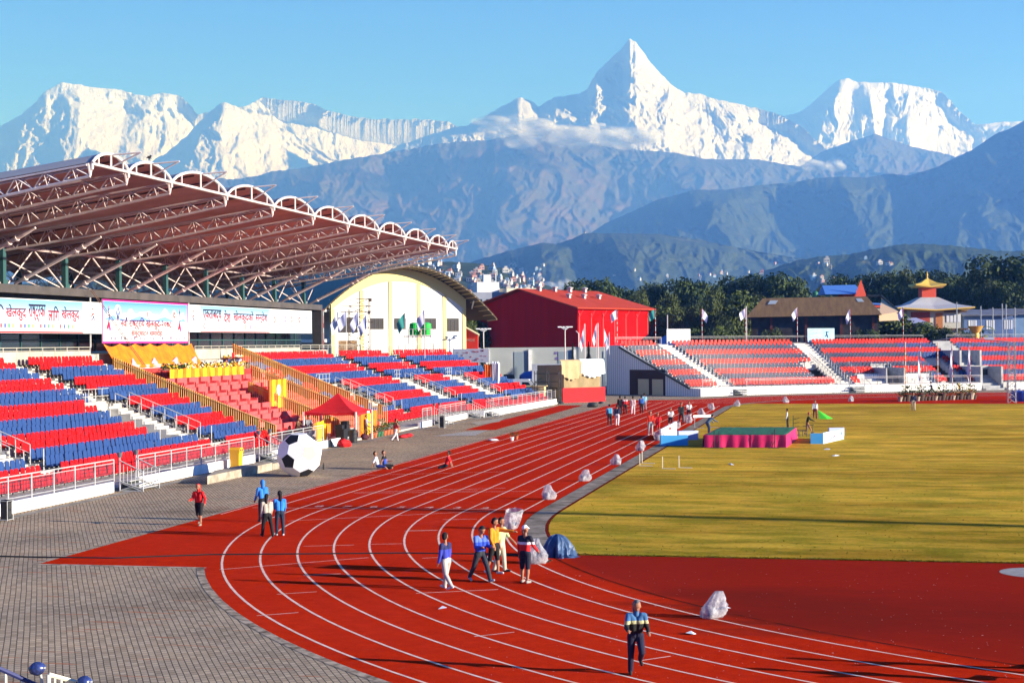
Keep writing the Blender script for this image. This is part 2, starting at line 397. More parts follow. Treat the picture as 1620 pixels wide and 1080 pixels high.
# short tufts standing along the near part of the field and its edge
gb = MB(); rng = random.Random(3)
for i in range(7000):
    if i < 6000:
        x = rng.uniform(-33.2, -12); y = -13.5 + abs(rng.gauss(0, .12))
    else:
        x = rng.uniform(-36, -8); y = -13.4 + (rng.random() ** 1.7) * 40
        if x < -RG + 0.15 or (y < 0 and x * x + y * y > (RG - .15) ** 2): continue
    h = rng.uniform(.02, .05); a = rng.uniform(0, 6.28); dx, dy = math.cos(a) * .03, math.sin(a) * .03; lx, ly = rng.uniform(-.03, .03), rng.uniform(-.03, .03)
    gb.add([(x - dx, y - dy, .012), (x + dx, y + dy, .012), (x + lx, y + ly, .012 + h)], [(0, 1, 2)], 0)
tag(gb.build("grass", mat("grass_blade_mat", (0.20, 0.145, 0.018), 0.95, col2=(0.10, 0.10, 0.010), scale=0.8, spec=0.0)), kind='stuff')

# ---- kerb of concrete slabs between track and grass, drain line round the apron
km = mat("kerb_concrete_mat", (0.34, 0.28, 0.22), 0.95, col2=(0.10, 0.08, 0.065), scale=1.1, bump=0.6, lo=0.32, hi=0.66, spec=0.0)
kb = MB()
def band(mb, r0, r1, path, z, mi=0):
    o = len(mb.v)
    for (ux, uy, ox, oy) in path:
        mb.v.append((ox + ux * r0, oy + uy * r0, z)); mb.v.append((ox + ux * r1, oy + uy * r1, z))
    for i in range(len(path) - 1): mb.f.append((o + 2 * i, o + 2 * i + 1, o + 2 * i + 3, o + 2 * i + 2)); mb.m.append(mi)
lp = [(-math.cos(R(a)), -math.sin(R(a)), 0, 0) for a in np.linspace(20, 0, 8)] + [(-1, 0, 0, y) for y in (20, 50, 80, S_LEN)] + [(-math.cos(R(a)), math.sin(R(a)), 0, S_LEN) for a in np.linspace(1, 180, 60)]
band(kb, RG + 0.02, 35.95, lp, 0.018)
o = len(kb.v)
tag(kb.build("kerb", km), kind='structure')
db = MB(); band(db, 35.66, 35.76, [(-math.cos(R(a)), -math.sin(R(a)), 0, 0) for a in np.linspace(20, 170, 90)], 0.0125)
band(db, RG - .12, RG + .02, [(-math.cos(R(a)), -math.sin(R(a)), 0, 0) for a in np.linspace(20, 0, 8)] + [(-1, 0, 0, y) for y in (30, 70, S_LEN)], 0.016)
tag(db.build("drain_channel", mat("drain_mat", (0.20, 0.016, 0.008), 0.95, col2=(0.045, 0.014, 0.008), scale=1.2, spec=0.0)), kind='structure')
eb = MB(); band(eb, RO + .0, RO + .24, [(-math.cos(R(a)), -math.sin(R(a)), 0, 0) for a in np.linspace(22.6, 150, 90)], 0.011)
ribbon(eb, [(-43.2, -18.13), (-48.95, -18.13)], .26, .011); ribbon(eb, [(-49.1, -18.2), (-49.1, 60), (-49.1, 122)], .22, .011)
tag(eb.build("kerb_edging", mat("edging_mat", (0.46, 0.36, 0.26), 0.95, col2=(0.12, 0.09, 0.065), scale=2.4, lo=.36, hi=.6, spec=0.0)), kind='structure')
# throwing circle on the apron
tcx = G(1640, 906); mb = MB(); mb.lathe([(1.07, 0), (1.07, 0.006), (0.0, 0.006)], (tcx.x, tcx.y, 0.009), 32)
mb2 = tag(mb.build("throwing_circle", mat("circle_concrete_mat", (0.33, 0.30, 0.27), 0.8, var=0.3, scale=3)), kind='structure')

# long jump runway and pit beside the home straight
rw = MB(); rw.add([G(735, 680), G(783, 680), G(923, 640.8), G(885, 641.2)], [(0, 1, 2, 3)]); o_ = rw.build("jump_runway", tm); o_.location.z = 0.009; tag(o_, kind='structure')
pit = MB(); pit.add([G(684, 690), G(735, 683), G(772, 680.5), G(752, 689)], [(0, 1, 2, 3)]); o_ = pit.build("jump_pit", mat("gravel_mat", (0.50, 0.46, 0.42), 0.95, col2=(0.13, 0.12, 0.11), scale=6, bump=0.8)); o_.location.z = 0.02; tag(o_, kind='structure')
sl_ = MB(); a_, b_ = G(328, 766), G(442, 741)
d_ = (b_ - a_).normalized(); n_ = Vector((-d_.y, d_.x, 0)) * 1.0
sl_.prism([a_, a_ + d_ * 9, a_ + d_ * 9 + n_, a_ + d_ * 3.5 + n_ * 1.1], 0.006, 0.42); sl_.prism([a_ + d_ * 9.05, b_, b_ + n_ * .9, a_ + d_ * 9.05 + n_], 0.006, 0.36)
tag(sl_.build("drain_cover", mat("slab_mat", (0.42, 0.36, 0.27), 0.9, col2=(0.24, 0.20, 0.15), scale=2)), kind='structure')
mb = MB(); mb.add([G(745, 668), G(800, 660), G(790, 667), G(756, 672)], [(0, 1, 2, 3)]); o_ = mb.build("concrete_slab", MATS["slab_mat"]); o_.location.z = 0.012; tag(o_, kind='structure')
mb = MB()
ribbon(mb, [(-57.0, -12), (-57.1, 5), (-57.0, 30), (-57.3, 60), (-56.2, 80), (-55.2, 110)], 0.5, 0.0075)
tag(mb.build("gutter", mat("gutter_mat", (0.13, 0.11, 0.09), 0.95, col2=(0.30, 0.26, 0.21), scale=1.5)), kind='structure')
# cable lying across the forecourt and the track
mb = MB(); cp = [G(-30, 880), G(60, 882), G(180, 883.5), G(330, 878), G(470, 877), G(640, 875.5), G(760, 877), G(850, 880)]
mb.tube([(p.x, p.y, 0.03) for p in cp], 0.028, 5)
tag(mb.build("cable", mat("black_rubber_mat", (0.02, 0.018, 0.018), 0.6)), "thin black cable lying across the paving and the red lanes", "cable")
# ------------------------------------------------------------------ mountains and hills
def mountain(name, crest, D, T, m, amp, lx, ly, jag, seed, ribs=None, base=546, step=1.7, ny=100, gain=0.64, back=0.5, xr=None, pw=1.0, octv=6):
    cx = np.array([p[0] for p in crest], float); cyy = np.array([p[1] for p in crest], float)
    X = np.arange(cx[0], cx[-1] + step, step); nx = len(X)
    cr = np.interp(X, cx, cyy)
    k = np.array([.25, .5, .25]); cr = np.convolve(np.pad(cr, 1, 'edge'), k, 'valid')
    jg = jag * (fbm(X / 9.0, X * 0, 5, seed + 50, False, .7) - .5) * 2.4
    s = np.linspace(0, 1, ny) ** 1.25
    PX = np.repeat(X[None], ny, 0); S = np.repeat(s[:, None], nx, 1)
    PY = cr[None] + (base - cr[None]) * S + jg[None] * np.clip(1 - S * 22, 0, 1); cr = cr + jg
    wx = 9 * (fbm(PX / 60, PY / 60, 3, seed + 9) - .5)
    w1 = fbm(PX / 70 + 3, PY / 70, 3, seed + 5) - .5; w2 = fbm(PX / 70, PY / 70 + 8, 3, seed + 6) - .5
    qx, qy = PX + 55 * w1, PY * 1.25 + 55 * w2
    def spurs(lam, el, sd_, oc=3):
        out = None
        for an in (.55, -.5):
            c_, s_ = math.cos(an), math.sin(an); f_ = fbm((qx * c_ - qy * s_) / lam, (qx * s_ + qy * c_) / (lam * el), oc, sd_ + int(an * 40), True, .62) ** 1.3
            out = f_ if out is None else np.maximum(out, f_)
        return out
    rel = .66 * fbm(qx / (lx * 3.2), qy / (lx * 3.6), 6, seed, True, .52) + .22 * spurs(lx * .95, 2.6, seed + 31) + .12 * spurs(lx * .24, 3.2, seed + 77)
    dep = D - T * S ** pw - amp * (rel - .5) * np.clip(S * 14, .25, 1) * 2.6
    if ribs:
        off = np.zeros_like(PX)
        for j in range(ny):
            py = PY[j]
            for i0 in range(0, nx):
                pass
            kx = []; kd = []
            for poly, dv in ribs:
                yy = [q[1] for q in poly]; xx = [q[0] for q in poly]
                kx.append(np.interp(py, yy, xx)); kd.append(np.full(nx, dv))
            kx = np.array(kx); kd = np.array(kd)
            for i in range(nx):
                o = np.argsort(kx[:, i]); off[j, i] = np.interp(PX[j, i], kx[o, i], kd[o, i])
        dep = dep + off * np.clip(S * 12, 0, 1)
    d = ray(PX, PY); P = np.empty((ny, nx, 3))
    for a in range(3): P[..., a] = (CAM.x, CAM.y, CAM.z)[a] + d[..., a] * dep
    P[..., 2] = np.maximum(P[..., 2], -1.5)
    # the far side drops away behind the crest
    nb = 6; B = np.empty((nb, nx, 3)); dc = ray(X, cr)
    for j in range(nb):
        q = (nb - j) / nb; dd = D + T * back * q
        for a in range(2): B[j, :, a] = (CAM.x, CAM.y)[a] + dc[:, a] * dd
        B[j, :, 2] = P[0, :, 2] * (1 - q) ** 0.8 - 1.0 * q
    A = np.concatenate([B, P], 0); rows = ny + nb
    vs = A.reshape(-1, 3); i = np.arange(nx - 1); j = np.arange(rows - 1)
    q0 = (j[:, None] * nx + i[None]).ravel()
    faces = np.stack([q0, q0 + nx, q0 + nx + 1, q0 + 1], 1)
    me = bpy.data.meshes.new(name); me.vertices.add(len(vs)); me.vertices.foreach_set('co', vs.astype(np.float32).ravel())
    me.loops.add(len(faces) * 4); me.polygons.add(len(faces)); me.loops.foreach_set('vertex_index', faces.astype(np.int32).ravel())
    me.polygons.foreach_set('loop_start', np.arange(0, len(faces) * 4, 4, dtype=np.int32)); me.materials.append(m); me.update(calc_edges=True); me.validate()
    return tag(link(name, me), kind='structure')

def snow_mat(name, line, soft_, rock=(0.17, 0.145, 0.14), rock2=(0.06, 0.055, 0.06), low=(0.10, 0.085, 0.06), bias=0.0):
    m, t, b = node_mat(name, 0.9, 0.05)
    g = N(t, "ShaderNodeNewGeometry"); sp = N(t, "ShaderNodeSeparateXYZ"); t.links.new(g.outputs['Position'], sp.inputs[0])
    n1 = noise(t, g.outputs['Position'], 0.0028, 9, 0.66, (1, 0.6, 1)); n2 = noise(t, g.outputs['Position'], 0.030, 10, 0.75, (1.2, 1, 0.28))
    alt = N(t, "ShaderNodeMapRange"); alt.clamp = False; alt.inputs[1].default_value = line - soft_; alt.inputs[2].default_value = line + soft_
    t.links.new(sp.outputs[2], alt.inputs[0])
    cl = N(t, "ShaderNodeClamp"); t.links.new(alt.outputs[0], cl.inputs[0]); cl.inputs[1].default_value = -0.8; cl.inputs[2].default_value = 0.92
    ad = N(t, "ShaderNodeMath", operation='ADD'); t.links.new(cl.outputs[0], ad.inputs[0]); t.links.new(n2, ad.inputs[1])
    ad2 = N(t, "ShaderNodeMath", operation='ADD'); t.links.new(ad.outputs[0], ad2.inputs[0]); ad2.inputs[1].default_value = -0.5 + bias
    snow = ramp(t, ad2.outputs[0], [(0.44, (0, 0, 0)), (0.53, (1, 1, 1))])
    rk = ramp(t, n1, [(0.35, rock2), (0.65, rock)])
    t.links.new(mix(t, snow, rk, (0.70, 0.72, 0.77)), b.inputs['Base Color']); bumpify(t, b, n2, 1.0, 48.0)
    return m
def forest_mat(name, c1, c2, c3, sc=0.012, bump=60.0, bare=0.62):
    m, t, b = node_mat(name, 0.95, 0.05); g = N(t, "ShaderNodeNewGeometry"); P = g.outputs['Position']
    n1 = noise(t, P, sc, 8, 0.7); n2 = noise(t, P, sc * 0.12, 6, 0.6)
    c = ramp(t, n1, [(0.32, c1), (0.62, c2)])
    t.links.new(mix(t, ramp(t, n2, [(bare, (0, 0, 0)), (bare + 0.12, (1, 1, 1))]), c, c3), b.inputs['Base Color']); bumpify(t, b, n1, 0.8, bump)
    return m
snowA = snow_mat("snow_slope_mat", 1180, 520, bias=0.13)
snowB = snow_mat("snow_rock_mat", 1330, 420, bias=0.05)
brownM = forest_mat("heath_slope_mat", (0.045, 0.05, 0.03), (0.075, 0.07, 0.045), (0.105, 0.078, 0.058), 0.014, 26, 0.50)
woodM = forest_mat("wooded_slope_mat", (0.018, 0.030, 0.012), (0.055, 0.07, 0.028), (0.085, 0.085, 0.045), 0.045, 16, 0.62)
woodM2 = forest_mat("wooded_hill_mat", (0.014, 0.026, 0.008), (0.055, 0.075, 0.022), (0.13, 0.12, 0.05), 0.08, 9, 0.60)

def vr(*knots):          # spurs and gullies running down the slope: (x at the crest, x lower down, metres nearer/farther)
    return [([(a, 60), (b, 300)], d) for a, b, d in knots]
mountain("snow_mountain", [(-70, 225), (0, 200), (35, 181), (58, 160), (72, 143), (98, 131), (125, 134), (160, 140), (190, 142), (215, 150), (235, 152), (262, 147), (285, 151), (300, 165), (312, 182), (335, 177), (352, 172), (388, 168), (415, 154), (440, 158), (470, 160), (495, 164), (520, 175), (550, 183), (580, 188), (620, 189), (660, 189), (705, 191), (722, 200), (780, 225)],
         16000, 3300, snowA, 170, 26, 60, 2.4, 11, ribs=vr((-60, -60, 0), (40, -60, 180), (75, 10, -40), (112, 60, 200), (140, 110, 60), (215, 180, 330), (262, 215, 210), (302, 300, 470), (415, 380, 350), (470, 430, 560), (560, 540, 640), (640, 600, 760), (790, 760, 1000)), base=470)
mountain("snow_mountain", [(160, 310), (200, 280), (230, 262), (262, 243), (300, 210), (330, 178), (353, 161), (372, 168), (395, 181), (430, 194), (480, 222), (520, 248), (560, 268), (620, 300)],
         14600, 2300, snowB, 160, 22, 46, 2.4, 23, ribs=[([(180, 150), (180, 300)], 420), ([(352, 160), (265, 300)], -330), ([(420, 170), (470, 300)], 150), ([(600, 180), (620, 300)], 420)], base=440)
mountain("snow_mountain", [(560, 268), (600, 246), (640, 226), (680, 214), (712, 203), (740, 197), (762, 187), (790, 171), (820, 156), (836, 157), (852, 168), (880, 152), (913, 150), (930, 140), (943, 115), (960, 100), (975, 85), (987, 73), (993, 65), (997, 62), (1001, 67), (1006, 66), (1011, 74), (1024, 92), (1045, 118), (1064, 135), (1085, 148), (1110, 150), (1140, 160), (1170, 165), (1200, 172), (1228, 180), (1262, 196), (1300, 230), (1340, 262), (1400, 300)],
         13400, 2700, snowB, 150, 19, 40, 3.0, 37, ribs=[([(700, 60), (700, 300)], -420), ([(820, 60), (800, 300)], -250), ([(915, 60), (890, 300)], -190), ([(942, 60), (928, 300)], -175), ([(993, 60), (964, 150), (944, 300)], 120), ([(1001, 60), (1070, 150), (1052, 300)], -60), ([(1130, 60), (1130, 300)], 190), ([(1175, 60), (1150, 300)], 180), ([(1240, 60), (1240, 300)], 420), ([(1400, 60), (1400, 300)], 760)], base=450, step=1.25, ny=150)
mountain("snow_mountain", [(1130, 240), (1180, 196), (1215, 179), (1240, 183), (1262, 180), (1280, 167), (1300, 150), (1315, 135), (1330, 126), (1342, 124), (1356, 130), (1380, 131), (1410, 130), (1440, 136), (1470, 140), (1490, 145), (1505, 160), (1518, 177), (1530, 185), (1541, 197), (1562, 196), (1590, 193), (1640, 191), (1720, 210)],
         16800, 2600, snowA, 150, 15, 90, 1.4, 51, ribs=[([(1240, 100), (1220, 300)], 0), ([(1330, 100), (1290, 240)], -330), ([(1348, 100), (1345, 240)], 40), ([(1368, 100), (1390, 240)], -130), ([(1410, 100), (1395, 240)], 130), ([(1425, 100), (1440, 240)], 10), ([(1500, 100), (1480, 240)], 420), ([(1541, 100), (1500, 240)], 430), ([(1650, 100), (1650, 300)], -60)], base=420, step=1.25)
mountain("rock_ridge", [(1190, 300), (1250, 275), (1300, 240), (1345, 224), (1384, 212), (1410, 221), (1450, 234), (1500, 244), (1560, 265), (1640, 290)], 12400, 2000, brownM, 220, 26, 50, 1.5, 61, ribs=vr((1190, 1190, 100), (1384, 1390, -150), (1640, 1640, 500)), base=440)
mountain("foothill", [(-80, 290), (0, 282), (100, 274), (200, 270), (300, 282), (380, 283), (430, 272), (500, 262), (560, 250), (620, 241), (700, 226), (770, 222), (830, 212), (850, 208), (872, 213), (910, 224), (960, 229), (1010, 237), (1060, 241), (1120, 252), (1200, 252), (1260, 263), (1330, 271), (1420, 274), (1500, 268), (1580, 262), (1700, 260)],
         11200, 4200, brownM, 420, 62, 110, 2.0, 71, ribs=[([(-80, 200), (-80, 420)], -200), ([(300, 200), (250, 420)], 250), ([(560, 200), (480, 420)], -150), ([(640, 200), (600, 420)], 330), ([(850, 200), (760, 420)], -200), ([(985, 200), (930, 420)], 420), ([(1150, 200), (1050, 420)], -50), ([(1330, 200), (1280, 420)], 420), ([(1600, 200), (1600, 420)], 300)], step=2.0, ny=150, gain=0.6)
mountain("wooded_mountain", [(850, 410), (900, 388), (930, 372), (960, 352), (1000, 334), (1040, 316), (1100, 300), (1150, 300), (1200, 293), (1250, 289), (1290, 282), (1330, 279), (1370, 281), (1400, 275), (1440, 277), (1480, 265), (1510, 250), (1540, 236), (1575, 212), (1600, 203), (1640, 180), (1740, 140)],
         7600, 2900, woodM, 380, 80, 130, 1.2, 81, ribs=[([(930, 280), (900, 440)], 0), ([(1110, 280), (1180, 440)], -200), ([(1230, 280), (1270, 440)], 250), ([(1330, 280), (1400, 440)], -100), ([(1450, 280), (1470, 440)], 300), ([(1560, 200), (1500, 440)], 0), ([(1740, 200), (1740, 440)], 300)], step=2.0, ny=130)
mountain("wooded_ridge", [(700, 425), (740, 416), (800, 398), (858, 384), (880, 386), (905, 378), (925, 369), (980, 369), (1040, 370), (1100, 378), (1150, 388), (1200, 398), (1260, 408), (1340, 418), (1440, 425), (1640, 430)], 4900, 1700, woodM, 260, 60, 60, 1.0, 91, ribs=[([(740, 360), (740, 460)], 150), ([(870, 360), (900, 460)], -150), ([(905, 360), (925, 460)], 130), ([(960, 360), (1010, 460)], -150), ([(1200, 360), (1150, 460)], 150), ([(1600, 360), (1600, 460)], 0)], step=2.0, ny=80)
mountain("wooded_hill", [(1150, 448), (1210, 428), (1260, 412), (1300, 405), (1345, 402), (1380, 394), (1420, 387), (1460, 386), (1500, 388), (1540, 392), (1590, 398), (1640, 396), (1750, 380)], 2900, 800, woodM2, 110, 50, 50, 1.6, 101, step=1.8, ny=70)
mountain("village_hill", [(-80, 455), (200, 440), (400, 430), (560, 418), (620, 413), (680, 413), (720, 414), (760, 417), (800, 426), (830, 440), (880, 456), (960, 480)], 1900, 650, woodM2, 70, 60, 60, 1.2, 111, step=2.0, ny=70)

cl_m = bpy.data.materials.new("cloud_mat"); cl_m.use_nodes = True; t = cl_m.node_tree; t.nodes.clear()
df = t.nodes.new("ShaderNodeBsdfDiffuse"); df.inputs[0].default_value = (.82, .84, .88, 1); tl_ = t.nodes.new("ShaderNodeBsdfTranslucent"); tl_.inputs[0].default_value = (.82, .84, .88, 1); tr_ = t.nodes.new("ShaderNodeBsdfTransparent"); m1 = t.nodes.new("ShaderNodeMixShader"); m2_ = t.nodes.new("ShaderNodeMixShader"); lw = t.nodes.new("ShaderNodeLayerWeight"); g = t.nodes.new("ShaderNodeNewGeometry")
inv = t.nodes.new("ShaderNodeMapRange"); inv.inputs[1].default_value = .25; inv.inputs[2].default_value = .95; inv.inputs[3].default_value = .40; inv.inputs[4].default_value = 0.0; lw.inputs[0].default_value = .5
t.links.new(lw.outputs['Facing'], inv.inputs[0]); mu = t.nodes.new("ShaderNodeMath"); mu.operation = 'MULTIPLY'; t.links.new(inv.outputs[0], mu.inputs[0]); t.links.new(ramp(t, noise(t, g.outputs['Position'], .004, 6, .65), [(.3, (.15, .15, .15)), (.65, (1, 1, 1))]), mu.inputs[1])
m1.inputs[0].default_value = .45; t.links.new(df.outputs[0], m1.inputs[1]); t.links.new(tl_.outputs[0], m1.inputs[2]); t.links.new(mu.outputs[0], m2_.inputs[0]); t.links.new(tr_.outputs[0], m2_.inputs[1]); t.links.new(m1.outputs[0], m2_.inputs[2])
om = t.nodes.new("ShaderNodeOutputMaterial"); t.links.new(m2_.outputs[0], om.inputs[0])
mb = MB(); rng = random.Random(17)
for i in range(46):
    u = rng.random(); px = 770 + 265 * u; py = 206 + 20 * max(0, u - .35) / .65 + rng.gauss(0, 7); c_ = at(px, py, 10300 + rng.uniform(-250, 250)); w_ = rng.uniform(55, 190) * (1.2 - abs(u - .5))
    mb.blob(c_, (w_, w_ * .8, w_ * rng.uniform(.25, .45)), 14, wob=.07, seed=i)
for i in range(7):
    px, py = rng.uniform(1275, 1325), rng.uniform(255, 268); mb.blob(at(px, py, 7700), (rng.uniform(40, 80), 50, rng.uniform(15, 28)), 12, wob=.08, seed=i)
for i in range(7):
    px, py = rng.uniform(868, 900), rng.uniform(446, 456); mb.blob(at(px, py, 3000), (rng.uniform(12, 24), 15, rng.uniform(6, 11)), 12, wob=.08, seed=i)
tag(mb.build("cloud", cl_m, smooth=True), kind='stuff')

# ------------------------------------------------------------------ haze: one closed box round everything, sky outside it
hz = MB(); hz.b2((-10500, -300, -2), (2600, 18600, 2750))
hm = bpy.data.materials.new("haze_mat"); hm.use_nodes = True; t = hm.node_tree; t.nodes.clear()
pv = t.nodes.new("ShaderNodeVolumePrincipled"); pv.inputs['Color'].default_value = (0.115, 0.315, 0.92, 1); pv.inputs['Density'].default_value = 1.3e-4; pv.inputs['Anisotropy'].default_value = 0.0
pv.inputs['Absorption Color'].default_value = (1, 1, 1, 1)
ou = t.nodes.new("ShaderNodeOutputMaterial"); t.links.new(pv.outputs[0], ou.inputs['Volume'])
tag(hz.build("haze", hm), kind='stuff')
# ================================================================== LEFT GRANDSTAND
conc = mat("stand_concrete_mat", (0.50, 0.47, 0.42), 0.9, col2=(0.30, 0.28, 0.25), scale=1.2, detail=8)
white_w = mat("white_wall_mat", (0.80, 0.79, 0.76), 0.8, col2=(0.62, 0.60, 0.55), scale=1.4, lo=0.28, hi=0.5)
galv = mat("galvanised_steel_mat", (0.46, 0.46, 0.45), 0.5, col2=(0.33, 0.33, 0.32), scale=3, spec=0.5)
dark_m = mat("dark_steel_mat", (0.03, 0.035, 0.035), 0.6)
red_seat = mat("red_plastic_mat", (0.60, 0.008, 0.008), 0.5, col2=(0.44, 0.006, 0.007), scale=0.9, spec=0.12)
blue_seat = mat("blue_plastic_mat", (0.030, 0.072, 0.22), 0.5, col2=(0.020, 0.048, 0.155), scale=0.9, spec=0.12)
sunlit_red_seat = mat("sunlit_red_plastic_mat", (0.62, 0.030, 0.016), 0.5, col2=(0.52, 0.014, 0.010), scale=0.35, spec=0.12)  # red seats of the far stand, sun's reflection put into the colour as orange
slate_seat = mat("slate_blue_plastic_mat", (0.050, 0.066, 0.115), 0.5, col2=(0.026, 0.036, 0.075), scale=0.5, spec=0.12)

def XK(k, v=0.0): return -61.2 - 0.8 * (k - 1) + max(0.0, v - 84.0) * (.158 + .0027 * k)      # the far block swings in towards the track
def FZ(k): return 0.15 + 0.32 * (k - 1)
def in_any(v, spans): return any(a <= v <= b for a, b in spans)
UP = [(5.6, 7.9), (26.3, 28.7), (67.2, 69.5), (87.8, 89.9), (99.0, 101.2)]                 # upper gangways, rows 11-18
MID = [(2.4, 8.2), (24.1, 29.9), (68.2, 74.3), (88.6, 93.2), (100.6, 105.6)]                # openings, rows 4-10
LOW = [(6.5, 8.3), (28.0, 30.1), (72.8, 74.9), (91.9, 93.4), (104.2, 105.8)]                # gangways, rows 2-3
VIP = (38.4, 63.6); V0, V1 = -12.0, 114.4
def row_open(k, v):
    if VIP[0] <= v <= VIP[1]: return True
    if k >= 17 and False: return True
    if k >= 11: return in_any(v, UP)
    if k >= 4: return in_any(v, MID)
    if k >= 2: return in_any(v, LOW)
    return False

def slab(mb, k, a, b, x0, x1, z0, z1):
    """box along row k from v=a to v=b between offsets x0, x1, following the swing of the far block"""
    cuts = [a] + [c for c in (84.0,) if a < c < b] + [b]
    for p, q in zip(cuts[:-1], cuts[1:]):
        mb.add([(XK(k, v) + x, v, z) for v in (p, q) for x, z in ((x0, z0), (x1, z0), (x1, z1), (x0, z1))], [(0, 1, 2, 3), (7, 6, 5, 4), (0, 4, 5, 1), (1, 5, 6, 2), (2, 6, 7, 3), (3, 7, 4, 0)])
stand = thing("grandstand", "long left grandstand of stepped concrete rows behind a low white wall", "grandstand", (0, 0, 0))
mb = MB()
spans = {}
for k in range(1, 19):
    # solid pieces of each step between the openings
    cuts = sorted([s for s in (UP if k >= 11 else MID if k >= 4 else [])])
    v = V0; segs = []
    for a, b in cuts:
        segs.append((v, a)); v = b
    segs.append((v, V1 + .6))
    for a, b in segs:
        slab(mb, k, a, b, -.35, .45 if k > 1 else .42, 0.0 if k < 4 else FZ(k) - 0.45, FZ(k))
mb.b2((-60.78, V0, 0.0), (-57.95, 81, 0.15)); mb.prism([(-60.78, 81), (-56.6, 81), (-55.4, V1 + .6), (-56.2, V1 + .6), (-60.78, 84)], 0.0, 0.146)
slab(mb, 18, V0, V1 + .6, -2.4, -.352, 0, FZ(18) + .12)
mb.build("deck", conc, stand)
stepm = mat("pale_step_mat", (0.60, 0.58, 0.53), 0.9, col2=(0.40, 0.38, 0.34), scale=1.5)
for a, b in UP:                                   # gangway flights: two treads to a row
    mb = MB()
    for k in range(11, 19):
        slab(mb, k, a + .002, b - .002, -.35, .05, FZ(k) - .5, FZ(k))
        slab(mb, k, a + .002, b - .002, .052, .45, FZ(k) - .5, FZ(k) - .16)
    mb.build("gangway", stepm, stand)
for a, b in MID:                                  # flight and sunken lobby of each opening
    mb = MB()
    for k in range(4, 11):
        slab(mb, k, b - 2.0, b - .002, -.35, .05, FZ(k) - .7, FZ(k))
        slab(mb, k, b - 2.0, b - .002, .052, .45, FZ(k) - .7, FZ(k) - .16)
    mb.add([(XK(kk, v) + o_, v, z) for z in (.1, FZ(4) - .05) for kk, v, o_ in ((10, a + .002, -.35), (4, a + .002, .45), (4, b - 2.002, .45), (10, b - 2.002, -.35))], [(3, 2, 1, 0), (4, 5, 6, 7), (0, 1, 5, 4), (1, 2, 6, 5), (2, 3, 7, 6), (3, 0, 4, 7)])
    slab(mb, 10, a + .002, b - 2.2, -.45, -.352, .1, FZ(11) + .2)
    for k in range(5, 11):
        slab(mb, k, b - 2.15, b - 2.003, -.352, .45, .2, FZ(k) + .02)
    mb.build("steps", stepm, stand)
    mb = MB(); slab(mb, 10, a + .9, b - 2.9, -.348, -.33, FZ(4), FZ(10)); mb.build("doorway", dark_m, stand)
# front parapet
GATES = [(3.4, 5.6), (20.4, 22.6), (63.9, 66.2), (79.2, 81.6)]
def wallx(v): return -57.75 if v < 79.5 else -56.55 + 0.045 * (v - 80)
cuts = [(-13.0, 5.7), (8.5, 24.5), (27.3, 41.0), (62.5, 66.3), (69.0, 79.4)]
for a, b in cuts: mb = MB(); mb.b2((-57.95, a, 0.0), (-57.72, b, 0.5)); mb.build("parapet", white_w, stand)
mb = MB()
mb.prism([(-56.75, 81.2), (-56.5, 81.2), (-55.2, 112.5), (-55.45, 112.5)], 0, 0.62)
mb.b2((-57.95, 81.0, 0), (-56.5, 81.2, .62))
mb.build("parapet", white_w, stand)
mb = MB()          # dark rails the seats stand on
for k in range(1, 19):
    v = V0
    for a, b in sorted((UP if k >= 11 else MID if k >= 4 else LOW if k >= 2 else []) + [VIP]) + [(V1, V1 + 1)]:
        if a > v: slab(mb, k, v, a, -.02, .04, FZ(k) + .2, FZ(k) + .25)
        for q in np.arange(v + .4, a, 1.0): slab(mb, k, q, q + .05, -.02, .03, FZ(k), FZ(k) + .2)
        v = max(v, b)
mb.build("seat_rail", dark_m, stand)

# ------------------------------------------------------------------ seats
def seat_mb(detail=True):
    """bucket seat facing +X, back at x=0"""
    m = MB(); w = .215
    if detail:
        prof = [(-w * .93, .24), (-w, .42), (-w * .96, .62), (-w * .75, .72), (-w * .3, .755), (w * .3, .755), (w * .75, .72), (w * .96, .62), (w, .42), (w * .93, .24)]
    else:
        prof = [(-w * .95, .24), (-w, .6), (-w * .7, .745), (w * .7, .745), (w, .6), (w * .95, .24)]
    n = len(prof)
    fr = [(.05 - (z - .24) * .13 + abs(y) * .16, y, z) for y, z in prof]; bk = [(x - .035, y, z) for x, y, z in fr]
    m.add(fr + bk, [tuple(range(n)), tuple(range(2 * n - 1, n - 1, -1))] + [((i + 1) % n, i, i + n, (i + 1) % n + n) for i in range(n)])
    pan = [(.03, -w * .92), (.36, -w * .95), (.42, -w * .7), (.42, w * .7), (.36, w * .95), (.03, w * .92)]
    m.prism(pan, .21, .255)
    if detail: m.b2((.0, -w * .6, .12), (.1, w * .6, .21))
    return m
seatR = seat_mb().mesh("seat", red_seat); seatB = seat_mb().mesh("seat", blue_seat)
def is_red(k): return ((k - 1) // 2) % 2 == 0
allseats = []
for k in range(1, 19):
    for v in np.arange(V0, V1 - .2 if k > 1 else V1 - .5, 0.5):
        v = float(v) + .25
        if row_open(k, v - .2) or row_open(k, v + .2): continue
        if v > 97 and False: continue
        allseats.append((k, v))
cand = []
for k, v in allseats:
    p = Vector((XK(k, v), v, FZ(k) + .5)); d = depth_of(p)
    q = p - CAM; xc = (q.x * _ct + q.y * _st)
    if xc / d > -0.3187: cand.append((d, k, v))
cand.sort(); near = {(k, v) for _, k, v in cand[:300]}
